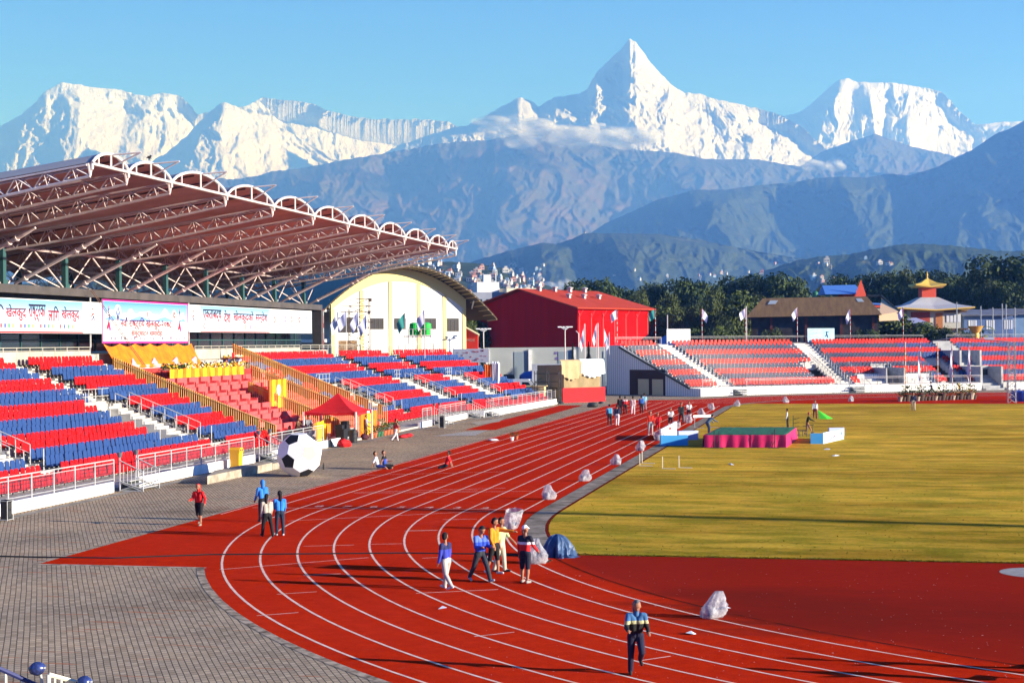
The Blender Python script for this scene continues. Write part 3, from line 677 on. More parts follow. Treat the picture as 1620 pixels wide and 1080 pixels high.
ORD = {1: 'first', 2: 'second', 3: 'third', 4: 'fourth', 5: 'fifth', 6: 'sixth', 7: 'seventh', 8: 'eighth', 9: 'ninth', 10: 'tenth', 11: 'eleventh', 12: 'twelfth', 13: 'thirteenth', 14: 'fourteenth', 15: 'fifteenth', 16: 'sixteenth', 17: 'seventeenth', 18: 'eighteenth'}
def seat_label(k, v):
    c = 'red' if is_red(k) else 'blue'
    if k <= 1: side = 'near the first gate steps' if v < 12 else 'before the yellow bin'
    elif k <= 3: side = 'left of the nearest gangway' if v < 7 else 'right of the nearest gangway'
    elif k <= 10: side = 'left of the nearest opening' if v < 5 else 'right of the nearest opening'
    else: side = 'left of the upper gangway'
    return f"{c} plastic seat in {ORD[k]} row up, {side}"
rest = MB(); first = {}
lite = seat_mb(False)
for k, v in allseats:
    red = is_red(k); rng = random.Random(k * 1000 + int(v * 4))
    if (k, v) in near:
        lab = seat_label(k, v)
        o = first.get(red)
        if o is None:
            o = first[red] = link("seat_red" if False else "stadium_seat", seatR if red else seatB)
        else:
            o = o.copy(); COL.objects.link(o)
        o.location = (XK(k) + rng.uniform(-.02, .02), v, FZ(k)); o.rotation_euler = (0, rng.uniform(-.03, .03), rng.uniform(-.035, .035))
        tag(o, lab, "seat", lab.replace("plastic seat", "plastic seats"))
    else:
        a = rng.uniform(-.035, .035) - (.19 if v > 84 else 0); dx, dz = rng.uniform(-.02, .02), rng.uniform(-.012, .012)
        rest.add([(XK(k, v) + dx + x - y * a, v + y + x * a, FZ(k) + z + dz) for x, y, z in lite.v], lite.f, 0 if red else 1)

# ------------------------------------------------------------------ railings along the front and the back
def rail(name, pts, h, label, cat="railing", post=2.0, bar=0.13, m=None, group=None, cap=True, r=.025, infill=True, low=.12, side=True):
    t = thing(name, label, cat, pts[0], 0, group); P0 = Vector(pts[0])
    fr, bars = MB(), MB()
    for a, b in zip(pts[:-1], pts[1:]):
        a, b = Vector(a) - P0, Vector(b) - P0; L = (b - a).length; n = max(1, round(L / post)); up = Vector((0, 0, h))
        for i in range(n + 1):
            p = a.lerp(b, i / n); fr.tube([p, p + up], r * 1.5, 5)
        fr.tube([a + up, b + up], r * 1.2, 5); fr.tube([a + up * .84, b + up * .84], r * .8, 4); fr.tube([a + up * low, b + up * low], r * .8, 4)
        if infill:
            nb = int(L / bar)
            for i in range(nb):
                p = a.lerp(b, (i + .5) / nb); bars.tube([p + up * low, p + up * .84], r * .42, 3, cap=False)
    fr.build("frame", m or galv, t)
    if infill: bars.build("bars", m or galv, t)
    return t
fl = ["left of the nearest gate steps", "between the first and second gate steps", "between second gate steps and the football",
      "right of the flower pots", "between the two far gate steps", "round the far end block of the stand"]
for i, (a, b) in enumerate([(-12, 5.9), (8.6, 24.6), (27.4, 37.5), (63.5, 66.6), (69.2, 79.3)]):
    rail("front_railing", [(-57.83, a, .5), (-57.83, b, .5)], 1.05, "grey barred railing on the white wall, " + fl[i], group="railings along the front of the left stand")
rail("front_railing", [(-56.6, 83.2, .62), (-55.33, 112.4, .62)], 1.05, "grey barred railing on the white wall, " + fl[5], group="railings along the front of the left stand", bar=.2)
beige = mat("beige_panel_mat", (0.42, 0.40, 0.34), 0.7, col2=(0.33, 0.31, 0.26), scale=.8)
for i, (a, b) in enumerate([(V0, 39.3), (58.0, 84.0)]):
    t = rail("back_railing", [(-75.6, a, FZ(18) + .12), (-75.6, b, FZ(18) + .12)], 1.2, "beige panelled railing behind the top row, " + ("left of the orange drape" if i == 0 else "below the right banner"), m=beige, post=1.7, infill=False)
    mb = MB(); mb.b2((-.03, 0, .1), (.0, b - a, .95)); mb.build("panel", beige, t)
rail("back_railing", [(XK(18, 84.3) - .8, 84.3, FZ(18) + .12), (XK(18, 114.6) - .8, 114.6, FZ(18) + .12)], 1.2, "pale panelled railing behind the top row in front of the white hall", m=beige, post=1.7, bar=.25)
# gangway rails and guard frames at the openings
for i, (a, b) in enumerate(MID):
    nm = ["nearest", "second", "third", "fourth", "farthest"][i]
    t = thing("guard_rail", f"galvanised guard rails round the {nm} opening in the seat rows", "guard rail", (XK(7), (a + b) / 2, 0), 0, "guard rails at the openings of the left stand")
    X0, vc = XK(7), (a + b) / 2; g_ = MB(); XQ = lambda k: XK(k, vc)
    for v in (b - 2.1, b - .05):
        top = []
        for k in range(4, 11):
            p = Vector((XQ(k) + .2 - X0, v - vc, FZ(k))); g_.tube([p, p + Vector((0, 0, 1.0))], .025, 4); top.append(p + Vector((0, 0, 1.0)))
        g_.tube(top, .028, 4); g_.tube([q - Vector((0, 0, .45)) for q in top], .02, 4)
    for v in np.arange(a + .1, b - 2.1, .9):
        p = Vector((XQ(10) - .25 - X0, v - vc, FZ(11))); g_.tube([p, p + Vector((0, 0, 1.0))], .025, 4)
    for h in (1.0, .55): g_.tube([(XQ(10) - .25 - X0, a + .1 - vc, FZ(11) + h), (XQ(10) - .25 - X0, b - 2.1 - vc, FZ(11) + h)], .025, 4)
    for k in (4, 6, 8, 10):
        p = Vector((XQ(k) - X0, a + .08 - vc, FZ(k))); g_.tube([p, p + Vector((0, 0, 1.15))], .03, 4)
    for v in (LOW[i][0] - .1, LOW[i][1] + .1):
        p = Vector((XQ(3) - X0, v - vc, FZ(3))); g_.tube([p, p + Vector((0, 0, 1.1))], .03, 4)
    g_.build("frame", galv, t)

# gate steps in front of the wall
def gate_steps(v, x, nm, dup_of=None):
    if dup_of is not None:
        return dup(dup_of, (x, v, 0), None, f"galvanised steel gate steps at the front wall, {nm}")
    t = thing("gate_steps", f"galvanised steel gate steps at the front wall, {nm}", "steps", (x, v, 0), 0, "steel gate steps along the left stand")
    m = MB()
    for i in range(3): m.b2((.15 + .35 * i, -.9, .46 - .16 * i), (.5 + .35 * i, .9, .5 - .16 * i))
    m.build("tread", galv, t)
    for y in (-.92, .92):
        m = MB(); m.tube([(.05, y, 0), (.05, y, 1.65)], .035, 5); m.tube([(1.25, y, 0), (1.25, y, 1.0)], .03, 5)
        m.tube([(.05, y, 1.5), (1.25, y, .95)], .028, 5); m.tube([(.05, y, .5), (1.25, y, .12)], .028, 5)
        for q in range(1, 6): m.tube([(.05 + .2 * q, y, .5 - .06 * q), (.05 + .2 * q, y, 1.5 - .09 * q)], .014, 4)
        m.tube([(.05, y, .45), (1.2, y, .02)], .025, 4); m.tube([(.05, y, .05), (1.2, y, .4)], .025, 4); m.tube([(.05, y, .03), (1.25, y, .03)], .03, 4); m.build("handrail", galv, t)
    for y in (-.92, .92):
        m = MB(); m.lathe([(.09, -.11), (.13, .06), (.14, .12), (.05, .13)], (0.05, y, 1.75), 10); m.build("floodlight", mat("lamp_housing_mat", (0.10, 0.10, 0.12), 0.4, spec=.6), t)
    m = MB(); m.b2((.12, -.88, .02), (.2, .88, .44)); m.build("back_plate", dark_m, t)
    return t
gs = gate_steps(7.1, -57.7, "nearest, beside the left railing")
gate_steps(25.9, -57.7, "behind the yellow bin", gs)
gate_steps(67.7, -57.7, "beyond the flower pots", gs)
gate_steps(80.2, -57.7, "at the bend of the wall", gs)
gate_steps(82.2, -56.4, "at the start of the far end block", gs)

# ------------------------------------------------------------------ VIP block
carpet = mat("red_carpet_mat", (0.50, 0.045, 0.04), 0.95, col2=(0.36, 0.03, 0.028), scale=1.5)
vip = thing("ceremonial_stair", "red carpeted terraces of the guest block in the middle of the left stand", "terrace", (-67, 51, 0))
m = MB()
for k in range(1, 18):
    m.b2((XK(k) - .35 + 67, VIP[0] - 51 + .05, FZ(k) + .003), (XK(k) + .45 + 67, VIP[1] - 51 - .05, FZ(k) + .03))
    m.b2((XK(k) + .452 + 67, VIP[0] - 51 + .05, FZ(k) - .3), (XK(k) + .47 + 67, VIP[1] - 51 - .05, FZ(k) + .03))
m.build("carpet", carpet, vip)
pinkc = mat("pink_cover_mat", (0.66, 0.10, 0.10), 0.9, col2=(0.52, 0.065, 0.065), scale=3)
so_ = thing("sofa", "x", "sofa", (0, 0, 0))
m = MB(); m.b2((-.05, -.85, .3), (.15, .85, .95)); m.b2((.15, -.85, .1), (.75, .85, .46)); m.b2((.0, -.95, .1), (.7, -.852, .62)); m.b2((.0, .852, .1), (.7, .95, .62)); m.build("cover", pinkc, so_)
m = MB()
for y in (-.8, .8):
    for x in (.05, .68): m.tube([(x, y, 0), (x, y, .12)], .03, 5)
m.build("leg", dark_m, so_)
fs = False
for k in (2, 4, 6, 8, 10, 12):
    cols_ = [40.6 + 2.15 * i for i in range(4)] if k < 10 else [40.6 + 2.15 * i for i in range(10)]
    for j, v in enumerate(cols_):
        lab = f"pink covered sofa, {ORD[j + 1]} from the left in the {ORD[k // 2]} sofa row up"
        if not fs: so_.location = (XK(k) - .3, v, FZ(k) + .03); so_['label'] = lab; so_['group'] = "pink covered sofas in the guest block"; fs = True
        else: dup(so_, (XK(k) - .3, v, FZ(k) + .03), None, lab)
# fences of coloured bars down both sides of the guest block
ora = mat("orange_cloth_mat", (0.90, 0.22, 0.008), 0.9, col2=(0.80, 0.12, 0.006), scale=1.2)
yel = mat("yellow_cloth_mat", (0.90, 0.52, 0.012), 0.9, col2=(0.80, 0.36, 0.01), scale=1.5)
rib = mat("red_orange_cloth_mat", (0.75, 0.07, 0.01), 0.9, col2=(0.62, 0.03, 0.01), scale=1.5)
def vip_fence(v, k0, k1, lab, h=1.35, drape=(2, 1, 0)):
    t = thing("decorated_fence", lab, "fence", (XK(k0), v, 0), 0, "decorated fences of the guest block"); X0 = XK(k0)
    f_ = MB(); c_ = MB()
    for k in range(k0, k1 + 1):
        for q in range(5):
            x = XK(k) + .4 - .16 * q - X0; z = FZ(k); f_.tube([(x, 0, z), (x, 0, z + h + .064 * q)], .022, 4)
    f_.tube([(XK(k0) + .4 - X0, 0, FZ(k0) + h), (XK(k1) - .3 - X0, 0, FZ(k1) + h)], .03, 5); f_.tube([(XK(k0) + .4 - X0, 0, FZ(k0) + .3), (XK(k1) - .3 - X0, 0, FZ(k1) + .3)], .025, 5)
    f_.build("bars", mat("pale_bar_mat", (0.78, 0.56, 0.20), 0.6, col2=(0.66, 0.40, 0.14), scale=.7), t)
    rng = random.Random(int(v * 10)); mats_ = [ora, yel, rib]
    for k in range(k0, k1 + 1):
        for q in range(2):
            if rng.random() < .06: continue
            x0, x1 = XK(k) + .4 - .4 * q - X0, XK(k) - .02 - .4 * q - X0; za, zb = FZ(k) + h + .16 * q, FZ(k) + h + .16 * (q + 1); dr = rng.uniform(.55, 1.0)
            n = 6; vs = []
            for i in range(n + 1):
                x = x0 + (x1 - x0) * i / n; zt = za + (zb - za) * i / n; vs += [(x, .03 + .02 * math.sin(i * 2.4), zt - .02), (x, .05 + .04 * math.sin(i * 2.4 + k), zt - dr * (1 + .1 * math.sin(i * 1.7)))]
            c_.add(vs, [(2 * i, 2 * i + 1, 2 * i + 3, 2 * i + 2) for i in range(n)], drape[rng.randrange(3)])
    c_.build("bunting", mats_, t)
vip_fence(VIP[0] + .3, 2, 16, "left side fence of the guest block hung with orange and yellow cloth", 1.0)
vip_fence(VIP[1] - .3, 1, 17, "right side fence of the guest block with pale bars and orange bunting", 1.55, (0, 1, 2))
vip_fence(50.2, 1, 9, "middle fence of the guest block between sofas and tent", 1.2, (0, 0, 1))
vip_fence(55.0, 1, 11, "inner fence of the guest block behind the red tent", 1.75, (0, 2, 2))
# drape behind, garlanded table, emblem panel
t = thing("drape", "wrinkled orange drape hung along the top of the guest block under the middle banner", "drape", (-75.4, 41, 0))
m = MB(); nx_ = 60; vs = []
for i in range(nx_ + 1):
    v = 15.8 * i / nx_; w = .12 * math.sin(i * .9) + .06 * math.sin(i * 2.3); sag = .22 * abs(math.sin(i * math.pi / 10))
    for j in range(6):
        q = j / 5; vs.append((w * q * 1.4 + q * 1.1, v + .25 * q * math.sin(i * .5), 7.15 - sag * (1 - q) - 1.75 * q))
m.add(vs, [(i * 6 + j, i * 6 + j + 1, (i + 1) * 6 + j + 1, (i + 1) * 6 + j) for i in range(nx_) for j in range(5)]); m.build("cloth", ora, t, smooth=True)
m = MB()
for i in (10, 22, 35, 47): m.add([(.95, i * .263, 5.5), (.75, i * .316 + .05, 6.1), (1.0, i * .316 + .5, 5.42), (1.15, i * .316 + .35, 5.3)], [(0, 1, 2, 3)])
m.build("ribbon", mat("lilac_cloth_mat", (0.32, 0.30, 0.55), 0.9), t)
t = thing("head_table", "long table fronted with striped yellow and orange cloth below the orange drape", "table", (XK(14), 42.2, FZ(13)))
m = MB(); vs = []; L = 14.6
ns = 59
for i in range(ns):
    for z in (0.0, 1.28): vs.append((.75 + .05 * math.sin(i * 1.9) * (1.3 - z), L * i / (ns - 1), z))
fs_ = [(2 * i, 2 * i + 2, 2 * i + 3, 2 * i + 1) for i in range(ns - 1)]
m.add(vs, fs_); m.m = [(0 if (i // 3) % 2 == 0 else 1) for i in range(ns - 1)]
m.build("cloth", [yel, ora], t)
m = MB(); m.b2((-.2, 0, 1.2), (.73, L, 1.27)); m.build("tabletop", conc, t)
m = MB()
for v in np.arange(.3, L, 2.0): m.tube([(.0, v, 0), (.0, v, 1.2)], .04, 5)
m.build("leg", dark_m, t)
t = thing("flower_garland", "garland of yellow and white flowers along the top of the striped table", "garland", (XK(14) + .5, 42.2, FZ(13) + 1.29))
m = MB(); rng = random.Random(5)
for i in range(700):
    v = rng.uniform(-.6, L + .3); r_ = rng.uniform(.05, .12); m.blob((rng.gauss(0, .14), v, abs(rng.gauss(.16, .1))), r_, 5, rng.choice([0, 0, 1, 2, 3, 3]) if v > 3 else rng.choice([3, 3, 3, 0, 2]))
m.build("flowers", [mat("yellow_flower_mat", (.85, .55, .03), .8), mat("white_flower_mat", (.85, .82, .72), .8), mat("orange_flower_mat", (.8, .25, .03), .8), mat("leaf_green_mat", (.035, .07, .015), .8)], t)
pk = thing("emblem_panel", "orange and yellow striped panel with a round white emblem standing among the sofas", "panel", (XK(7), 49.3, FZ(7)))
m = MB(); strip = [ora, yel]
for i in range(6): m.b2((0, i * .62, .1), (.06, i * .62 + .62, 2.25), i % 2)
m.build("cloth", strip, pk)
m = MB(); m.lathe([(.42, 0), (.42, .02), (.0, .02)], (0, 0, 0), 20); me = m.mesh("emblem", white_w); me.transform(Matrix.Translation((.062, 1.95, 1.45)) @ Matrix.Rotation(R(90), 4, 'Y')); link("emblem", me, pk)
for c_, rr in ((mat("brown_print_mat", (.25, .12, .06), .8), .0),):
    m = MB()
    for a in range(5): m.box((.088, 1.95 + .18 * math.cos(a * 1.256), 1.45 + .18 * math.sin(a * 1.256)), (.006, .1, .12))
    m.box((.088, 1.95, 1.45), (.006, .08, .3)); m.build("emblem_print", c_, pk)
m = MB(); m.tube([(-.05, .05, 0), (-.05, .05, 2.2)], .04, 5); m.tube([(-.05, 3.65, 0), (-.05, 3.65, 2.2)], .04, 5); m.build("post", galv, pk)
for i, (v, lab, c0) in enumerate([(58.4, "dark blue speaker's lectern topped with flowers", (0.03, 0.05, 0.22)), (61.0, "pale blue speaker's lectern topped with flowers", (0.25, 0.38, 0.62))]):
    t = thing("lectern", lab + " at the right end of the striped table", "lectern", (XK(16) + .2, v, FZ(15)))
    m = MB(); m.box((0, 0, .6), (.5, .62, 1.2), taper=.85); m.build("body", mat(f"lectern_blue_{'dark' if i == 0 else 'pale'}_mat", c0, .6), t)
    m = MB(); m.box((0, 0, 1.26), (.62, .8, .12)); m.build("top", mat("lectern_wood_mat", (.16, .06, .03), .5), t)
    m = MB(); rng = random.Random(i)
    for q in range(30): m.blob((rng.uniform(-.25, .25), rng.uniform(-.45, .45), 1.36 + rng.uniform(0, .14)), rng.uniform(.05, .09), 5, rng.randrange(2))
    m.build("flowers", [MATS["yellow_flower_mat"], MATS["white_flower_mat"]], t)

# ------------------------------------------------------------------ pavilion behind the stand: fascia, glass front, roof
teal = mat("teal_column_mat", (0.028, 0.085, 0.085), 0.5, spec=.4)
fasc = mat("fascia_mat", (0.085, 0.075, 0.075), 0.7, col2=(0.055, 0.05, 0.05), scale=.8)
glass = mat("dark_glass_mat", (0.012, 0.022, 0.03), 0.12, spec=.6)
tubew = mat("white_tube_mat", (0.64, 0.58, 0.56), 0.6, col2=(0.52, 0.46, 0.44), scale=2)
tubep = mat("pinkish_tube_mat", (0.60, 0.49, 0.47), 0.5, col2=(0.50, 0.40, 0.38), scale=2)
soffit = mat("brown_roof_sheet_mat", (0.56, 0.29, 0.235), 0.7, col2=(0.44, 0.215, 0.175), scale=.9, stretch=(.3, 2, 1))
sheet = mat("grey_roof_sheet_mat", (0.36, 0.35, 0.35), 0.8, spec=.1)
pav = thing("pavilion", "dark glass fronted pavilion with teal columns behind the left grandstand", "pavilion", (-76.8, 50, 0))
OX, OY = 76.8, -50.0
m = MB(); m.b2((-.5, -44, 10.5), (.45, 43.3, 11.05)); m.b2((-.5, 42.9, 6.4), (.45, 43.5, 10.5)); m.b2((-12.2, -44, 10.3), (-.502, 43.2, 10.6)); m.build("fascia", fasc, pav)
m = MB(); m.b2((-1.9, -44, 6.6), (-1.8, 43, 10.3)); m.b2((-12, 43.0, 6.4), (-1.92, 43.2, 10.3)); m.build("glass_front", glass, pav)
m = MB(); m.b2((-12.2, -44, 0), (1.0, 43.3, 6.42)); m.build("base", conc, pav)
m = MB()
for v in np.arange(-43, 43, 2.8): m.b2((-1.79, v, 6.6), (-1.72, v + .08, 10.3))
m.b2((-1.79, -44, 7.4), (-1.73, 43, 7.48)); m.build("mullion", teal, pav)
CV = [12.6, 21.0, 29.5, 38.0, 46.5, 55.0, 63.4, 71.8, 80.2, 88.7]
for v in CV:
    m = MB()
    for dx, lo, hi in ((0, 11.05, 13.45),): m.b2((dx - .16, v + OY - .2, lo), (dx + .16, v + OY + .2, hi)); m.b2((dx - .22, v + OY - .3, 11.05), (dx + .22, v + OY + .3, 11.35))
    m.build("column", teal, pav)
for v in CV:
    m = MB(); m.b2((-8.3, v + OY - .15, 10.6), (-8.0, v + OY + .15, 13.2)); m.build("rear_column", teal, pav)
for v in (41.2, 58.9):
    m = MB(); m.tube([(.3, v + OY, 6.4), (.3, v + OY, 10.5)], .07, 6); m.build("frame_post", galv, pav)

XT = -61.5; TV = [11.1, 15.4, 21.1, 29.6, 38.1, 46.6, 55.0, 63.4, 71.6, 80.0, 87.2, 90.9]
def zt(x): return 16.4 - .14 * (XT - x)
def depth_t(x): return .64 + min(1, (XT - x) / 9) * .4
RXOFF = 0
roof = thing("stadium_roof", "tilted barrel vaulted roof with brown underside and white arches over the left stand", "roof", (XT, 60, 0))
RX, RY = -XT, -60.0
XB = -89.5
for i, v in enumerate(TV):
    m = MB(); v_ = v + RY; x_end = XB + RX
    for s in (-.4, .4): m.tube([(0, v_ + s, zt(XT) - .1), (x_end, v_ + s, zt(x_end - RX) - .1)], .065, 5)
    m.tube([(0.0, v_, zt(XT) - depth_t(XT)), (-9, v_, zt(XT - 9) - depth_t(XT - 9)), (x_end, v_, zt(x_end - RX) - depth_t(x_end - RX))], .085, 6)
    x = 0.0
    while x > x_end + 1.4:
        za, zb, zc = zt(x - RX) - depth_t(x - RX), zt(x - .8 - RX) - .1, zt(x - 1.6 - RX) - depth_t(x - 1.6 - RX)
        for s in (-.4, .4):
            m.tube([(x, v_, za), (x - .8, v_ + s, zb)], .036, 4, cap=False); m.tube([(x - .8, v_ + s, zb), (x - 1.6, v_, zc)], .036, 4, cap=False)
        for s in (-.4, .4): m.tube([(x - .8, v_ + s, zb), (x - .8, v_, (za + zc) / 2)], .03, 4, cap=False)
        x -= 1.6
    for s in (-.4, .4): m.tube([(0, v_, zt(XT) - depth_t(XT)), (0, v_ + s * .6, zt(XT))], .06, 5)
    m.build("truss", tubep if 0 < i < 11 else tubew, roof)
for i in range(len(TV) - 1):
    a, b = TV[i] + RY, TV[i + 1] + RY; n = 12; mid = (a + b) / 2; wdt = b - a; rise = .45 + .052 * wdt
    prof = [(a + wdt * q / n, rise * (1 - (2 * q / n - 1) ** 2) ** .8) for q in range(n + 1)]
    vs = []; xs_ = np.linspace(0, XB + RX, 9)
    for x in xs_:
        for y, h in prof: vs.append((x - .05, y, zt(x - RX) + h + .02))
    nv = len(vs); vs += [(x, y, z + .05) for x, y, z in vs]
    k_ = n + 1; f_ = []; ms = []
    for r_ in range(len(xs_) - 1):
        for q in range(n):
            i0 = r_ * k_ + q; f_.append((i0, i0 + 1, i0 + k_ + 1, i0 + k_)); ms.append(0); f_.append((nv + i0, nv + i0 + k_, nv + i0 + k_ + 1, nv + i0 + 1)); ms.append(1)
    m = MB(); m.v = vs; m.f = f_; m.m = ms
    for q in (3, 6, 9):
        y, h = prof[q]; m.tube([(-.3, y, zt(XT) + h - .08), (XB + RX, y, zt(XB) + h - .08)], .05, 4, 2)
    m.build("vault_sheet", [soffit, sheet, mat("purlin_mat", (.10, .06, .055), .7)], roof)
    arch = MB(); pts = [(0.12, y, zt(XT) + h + .05) for y, h in prof]; arch.tube(pts, .088, 8); arch.tube([(0.12, a, zt(XT)), (0.12, b, zt(XT))], .085, 8)
    arch.tube([(0.12, mid, zt(XT)), (0.12, mid, zt(XT) + rise)], .065, 6)
    for q in (2, 10): arch.tube([(.12, prof[q][0], zt(XT)), (.12, prof[q][0], zt(XT) + prof[q][1])], .05, 5)
    arch.tube([(.1, a, zt(XT)), (.1, a + .01, zt(XT) - .3)], .09, 6)
    arch.build("arch", tubew, roof)
    horn = MB(); tip = (1.75, mid + .2, zt(XT) + rise + .12); horn.tube([(.1, mid, zt(XT) + rise), tip], .05, 5); horn.tube([(.1, mid + .25, zt(XT) + .1), tip], .05, 5)
    horn.build("horn", tubew, roof)
XF = -76.8 + RX
m = MB(); m.tube([(XF, TV[0] + RY, 13.5), (XF, TV[-1] + RY, 13.5)], .09, 6); m.tube([(-19.5, TV[0] + RY, 12.7), (-19.5, TV[-1] + RY - 3, 12.7)], .09, 6); m.build("wall_beam", tubep, roof)
for i, v in enumerate(CV):
    v_ = v + RY
    top = (-8.4, v_, zt(XT - 8.4) - depth_t(XT - 8.4) - .25); bot = (XF + .35, v_ + .9, 11.1)
    p0, p1 = Vector(bot), Vector(top)
    m = MB(); m.tube([p0, p0.lerp(p1, .12), p0.lerp(p1, .88), p1], [.09, .14, .14, .07], 8)
    for q in (.13, .72, .8): m.tube([p0.lerp(p1, q - .008), p0.lerp(p1, q + .008)], .2, 8)
    m.build("strut", mat("pale_pink_tube_mat", (0.70, 0.58, 0.54), 0.5, col2=(.62, .5, .46), scale=1.5), roof)
    m = MB()
    for s in (-1, 1):
        m.tube([(XF + .1, v_ + .5 * s, 11.1), (XF - .1, v_ + 4.1 * s, 13.4)], .06, 5)
        m.tube([(XF - .2, v_ + .4 * s, 11.1), (-18.0, v_ + 3.4 * s, 13.0)], .06, 5)
        m.tube([(-19.5, v_ + .3 * s, 10.7), (-22.5, v_ + 2.5 * s, zt(XT - 22.5) - 1)], .05, 5)
    m.build("brace", tubep, roof)

# ------------------------------------------------------------------ banners on the fascia
XBN = -76.18
white_c = mat("white_vinyl_mat", (0.62, 0.63, 0.66), 0.7, spec=.1)
navy_p, red_p = mat("navy_print_mat", (0.03, 0.03, 0.12), .7), mat("red_print_mat", (0.48, 0.014, 0.018), .7)
def sky_vinyl(name, z0, z1, a, b):
    if name in MATS: return MATS[name]
    mm, t, bb = node_mat(name, .6, .3); tc = N(t, "ShaderNodeTexCoord"); s_ = N(t, "ShaderNodeSeparateXYZ"); t.links.new(tc.outputs['Object'], s_.inputs[0])
    mr = N(t, "ShaderNodeMapRange"); mr.inputs[1].default_value = z0; mr.inputs[2].default_value = z1; t.links.new(s_.outputs[2], mr.inputs[0])
    t.links.new(ramp(t, mr.outputs[0], [(0, a), (1, b)]), bb.inputs['Base Color']); MATS[name] = mm; return mm
two_tone = sky_vinyl("two_tone_print_mat", .2, .5, (0.48, 0.010, 0.014), (0.02, 0.012, 0.05))
def banner(x0, x1, yt, yb, label, mats_top=True):
    (va, zt_), (vb, _) = onX(x0, yt, XBN), onX(x1, yt, XBN); zb_ = onX(x0, yb, XBN)[1]
    t = thing("banner", label, "banner", (XBN, (va + vb) / 2, (zt_ + zb_) / 2))
    w, h = vb - va, zt_ - zb_
    m = MB(); m.b2((-.05, -w / 2, -h / 2), (0, w / 2, h / 2)); m.build("sheet", white_c, t)
    return t, w, h, (va + vb) / 2, (zt_ + zb_) / 2
def words(t, txt, cy_, cz_, w, h, m):
    return lettering(txt, w, h, m, t, face_matrix((.02, cy_, cz_), (0, 1, 0), (0, 0, 1)))
def patch(t, name, y0, y1, z0, z1, m, x=.008):
    p = MB(); p.b2((0.001, y0, z0), (x, y1, z1)); return p.build(name, m, t)
def emblem(t, y, z, r, cols, seed=0):
    p = MB(); rng = random.Random(seed)
    prof = [(r, 0), (r, .01), (0, .01)]; q = MB(); q.lathe(prof, (0, 0, 0), 18); me = q.mesh("logo", cols[0]); me.transform(Matrix.Translation((.012, y, z)) @ Matrix.Rotation(R(90), 4, 'Y')); link("logo", me, t)
    q = MB()
    for i in range(5):
        a = i * 1.26 + seed; q.box((.03, y + r * .45 * math.cos(a), z + r * .45 * math.sin(a)), (.012, r * .35, r * .5))
    q.build("logo_print", cols[1], t)
def runner(t, y, z, h, c1, c2):       # brush-stroke runner emblem
    for pts, r_, m_ in (([(-.1, .42), (.02, .5), (.08, .3), (.1, .1)], .05, c1), ([(-.22, -.05), (-.05, .1), (.1, .12), (.25, -.02)], .055, c1), ([(.05, -.02), (-.05, -.22), (-.3, -.35)], .05, c2), ([(.08, -.02), (.2, -.25), (.1, -.45), (.32, -.42)], .05, c2)):
        q = MB(); q.tube([(.01, y + a * h, z + b * h) for a, b in pts], [r_ * h, r_ * h * 1.2] + [r_ * h * .6] * (len(pts) - 2), 5); me = q.mesh("logo", m_)
        me.transform(Matrix.Diagonal((.3, 1, 1, 1))); link("logo", me, t)
skyv = sky_vinyl("sky_print_mat", -1.1, 1.1, (0.60, 0.64, 0.68), (0.14, 0.46, 0.70))
# left banner
t, w, h, vc, zc = banner(-60, 161, 467.5, 526, "left white banner with red and navy lettering on the pavilion fascia")
def vy(px, y=500): return onX(px, y, XBN)[0] - vc
patch(t, "print_panel", -w / 2 + .05, vy(131), -h / 2 + .12, h / 2 - .05, sky_vinyl("sky_print_left_mat", -.9, 1.1, (0.60, 0.63, 0.68), (0.12, 0.45, 0.68)))
patch(t, "red_stripe", -w / 2 + .05, vy(131), -h / 2 + .02, -h / 2 + .12, red_p, .012)
for txt, a, b in (("मि", -14, 6), ("खेलकुद", 9, 41), ("राष्ट्रका", 45, 72), ("लािग", 76, 93), ("खेलकुद", 97, 125)):
    words(t, txt, (vy(a) + vy(b)) / 2, .2, vy(b) - vy(a), 1.05 if txt != "राष्ट्रका" else 1.2, two_tone)
rng = random.Random(2)
for i in range(20):
    y = vy(0 + 6.3 * i); patch(t, "crest", y, y + .22, -.78, -.52, mat(f"print_{i % 5}_mat", [(.35, .05, .08), (.05, .07, .3), (.05, .25, .1), (.6, .3, .08), (.3, .3, .35)][i % 5], .7), .014)
runner(t, vy(147), .15, 1.1, red_p, navy_p)
mid_tone = sky_vinyl("mid_tone_print_mat", -.2, .1, (0.48, 0.010, 0.014), (0.04, 0.012, 0.10))
# middle banner
t, w, h, vc, zc = banner(161.5, 297, 473, 543, "middle banner with pink border, snow peaks and Nepali title above orange drape")
mag = mat("magenta_print_mat", (0.55, 0.02, 0.22), .7)
for a, b, c_, d_ in ((-w / 2, w / 2, h / 2 - .12, h / 2), (-w / 2, w / 2, -h / 2, -h / 2 + .14), (-w / 2, -w / 2 + .1, -h / 2 + .14, h / 2 - .12), (w / 2 - .1, w / 2, -h / 2 + .14, h / 2 - .12)): patch(t, "border", a, b, c_, d_, mag)
patch(t, "sky_panel", -w / 2 + .12, w / 2 - .12, .1, h / 2 - .14, sky_vinyl("sky_print_mid_mat", .1, 1.5, (.36, .54, .72), (.05, .22, .58)), .006)
p = MB(); pk_ = [(-7.6, .1)]; rng = random.Random(9)
for i in range(31): pk_.append((-7.0 + i * .46, .55 + .25 * math.sin(i * .9) + rng.uniform(0, .35) + (.25 if i in (12, 13, 22) else 0)))
pk_.append((7.3, .1)); sc_w = (w / 2 - .2) / 7.6
p.add([(.012, a * sc_w, b) for a, b in pk_], [tuple(range(len(pk_)))]); p.build("snow_print", mat("snow_print_mat", (.56, .62, .72), .7), t)
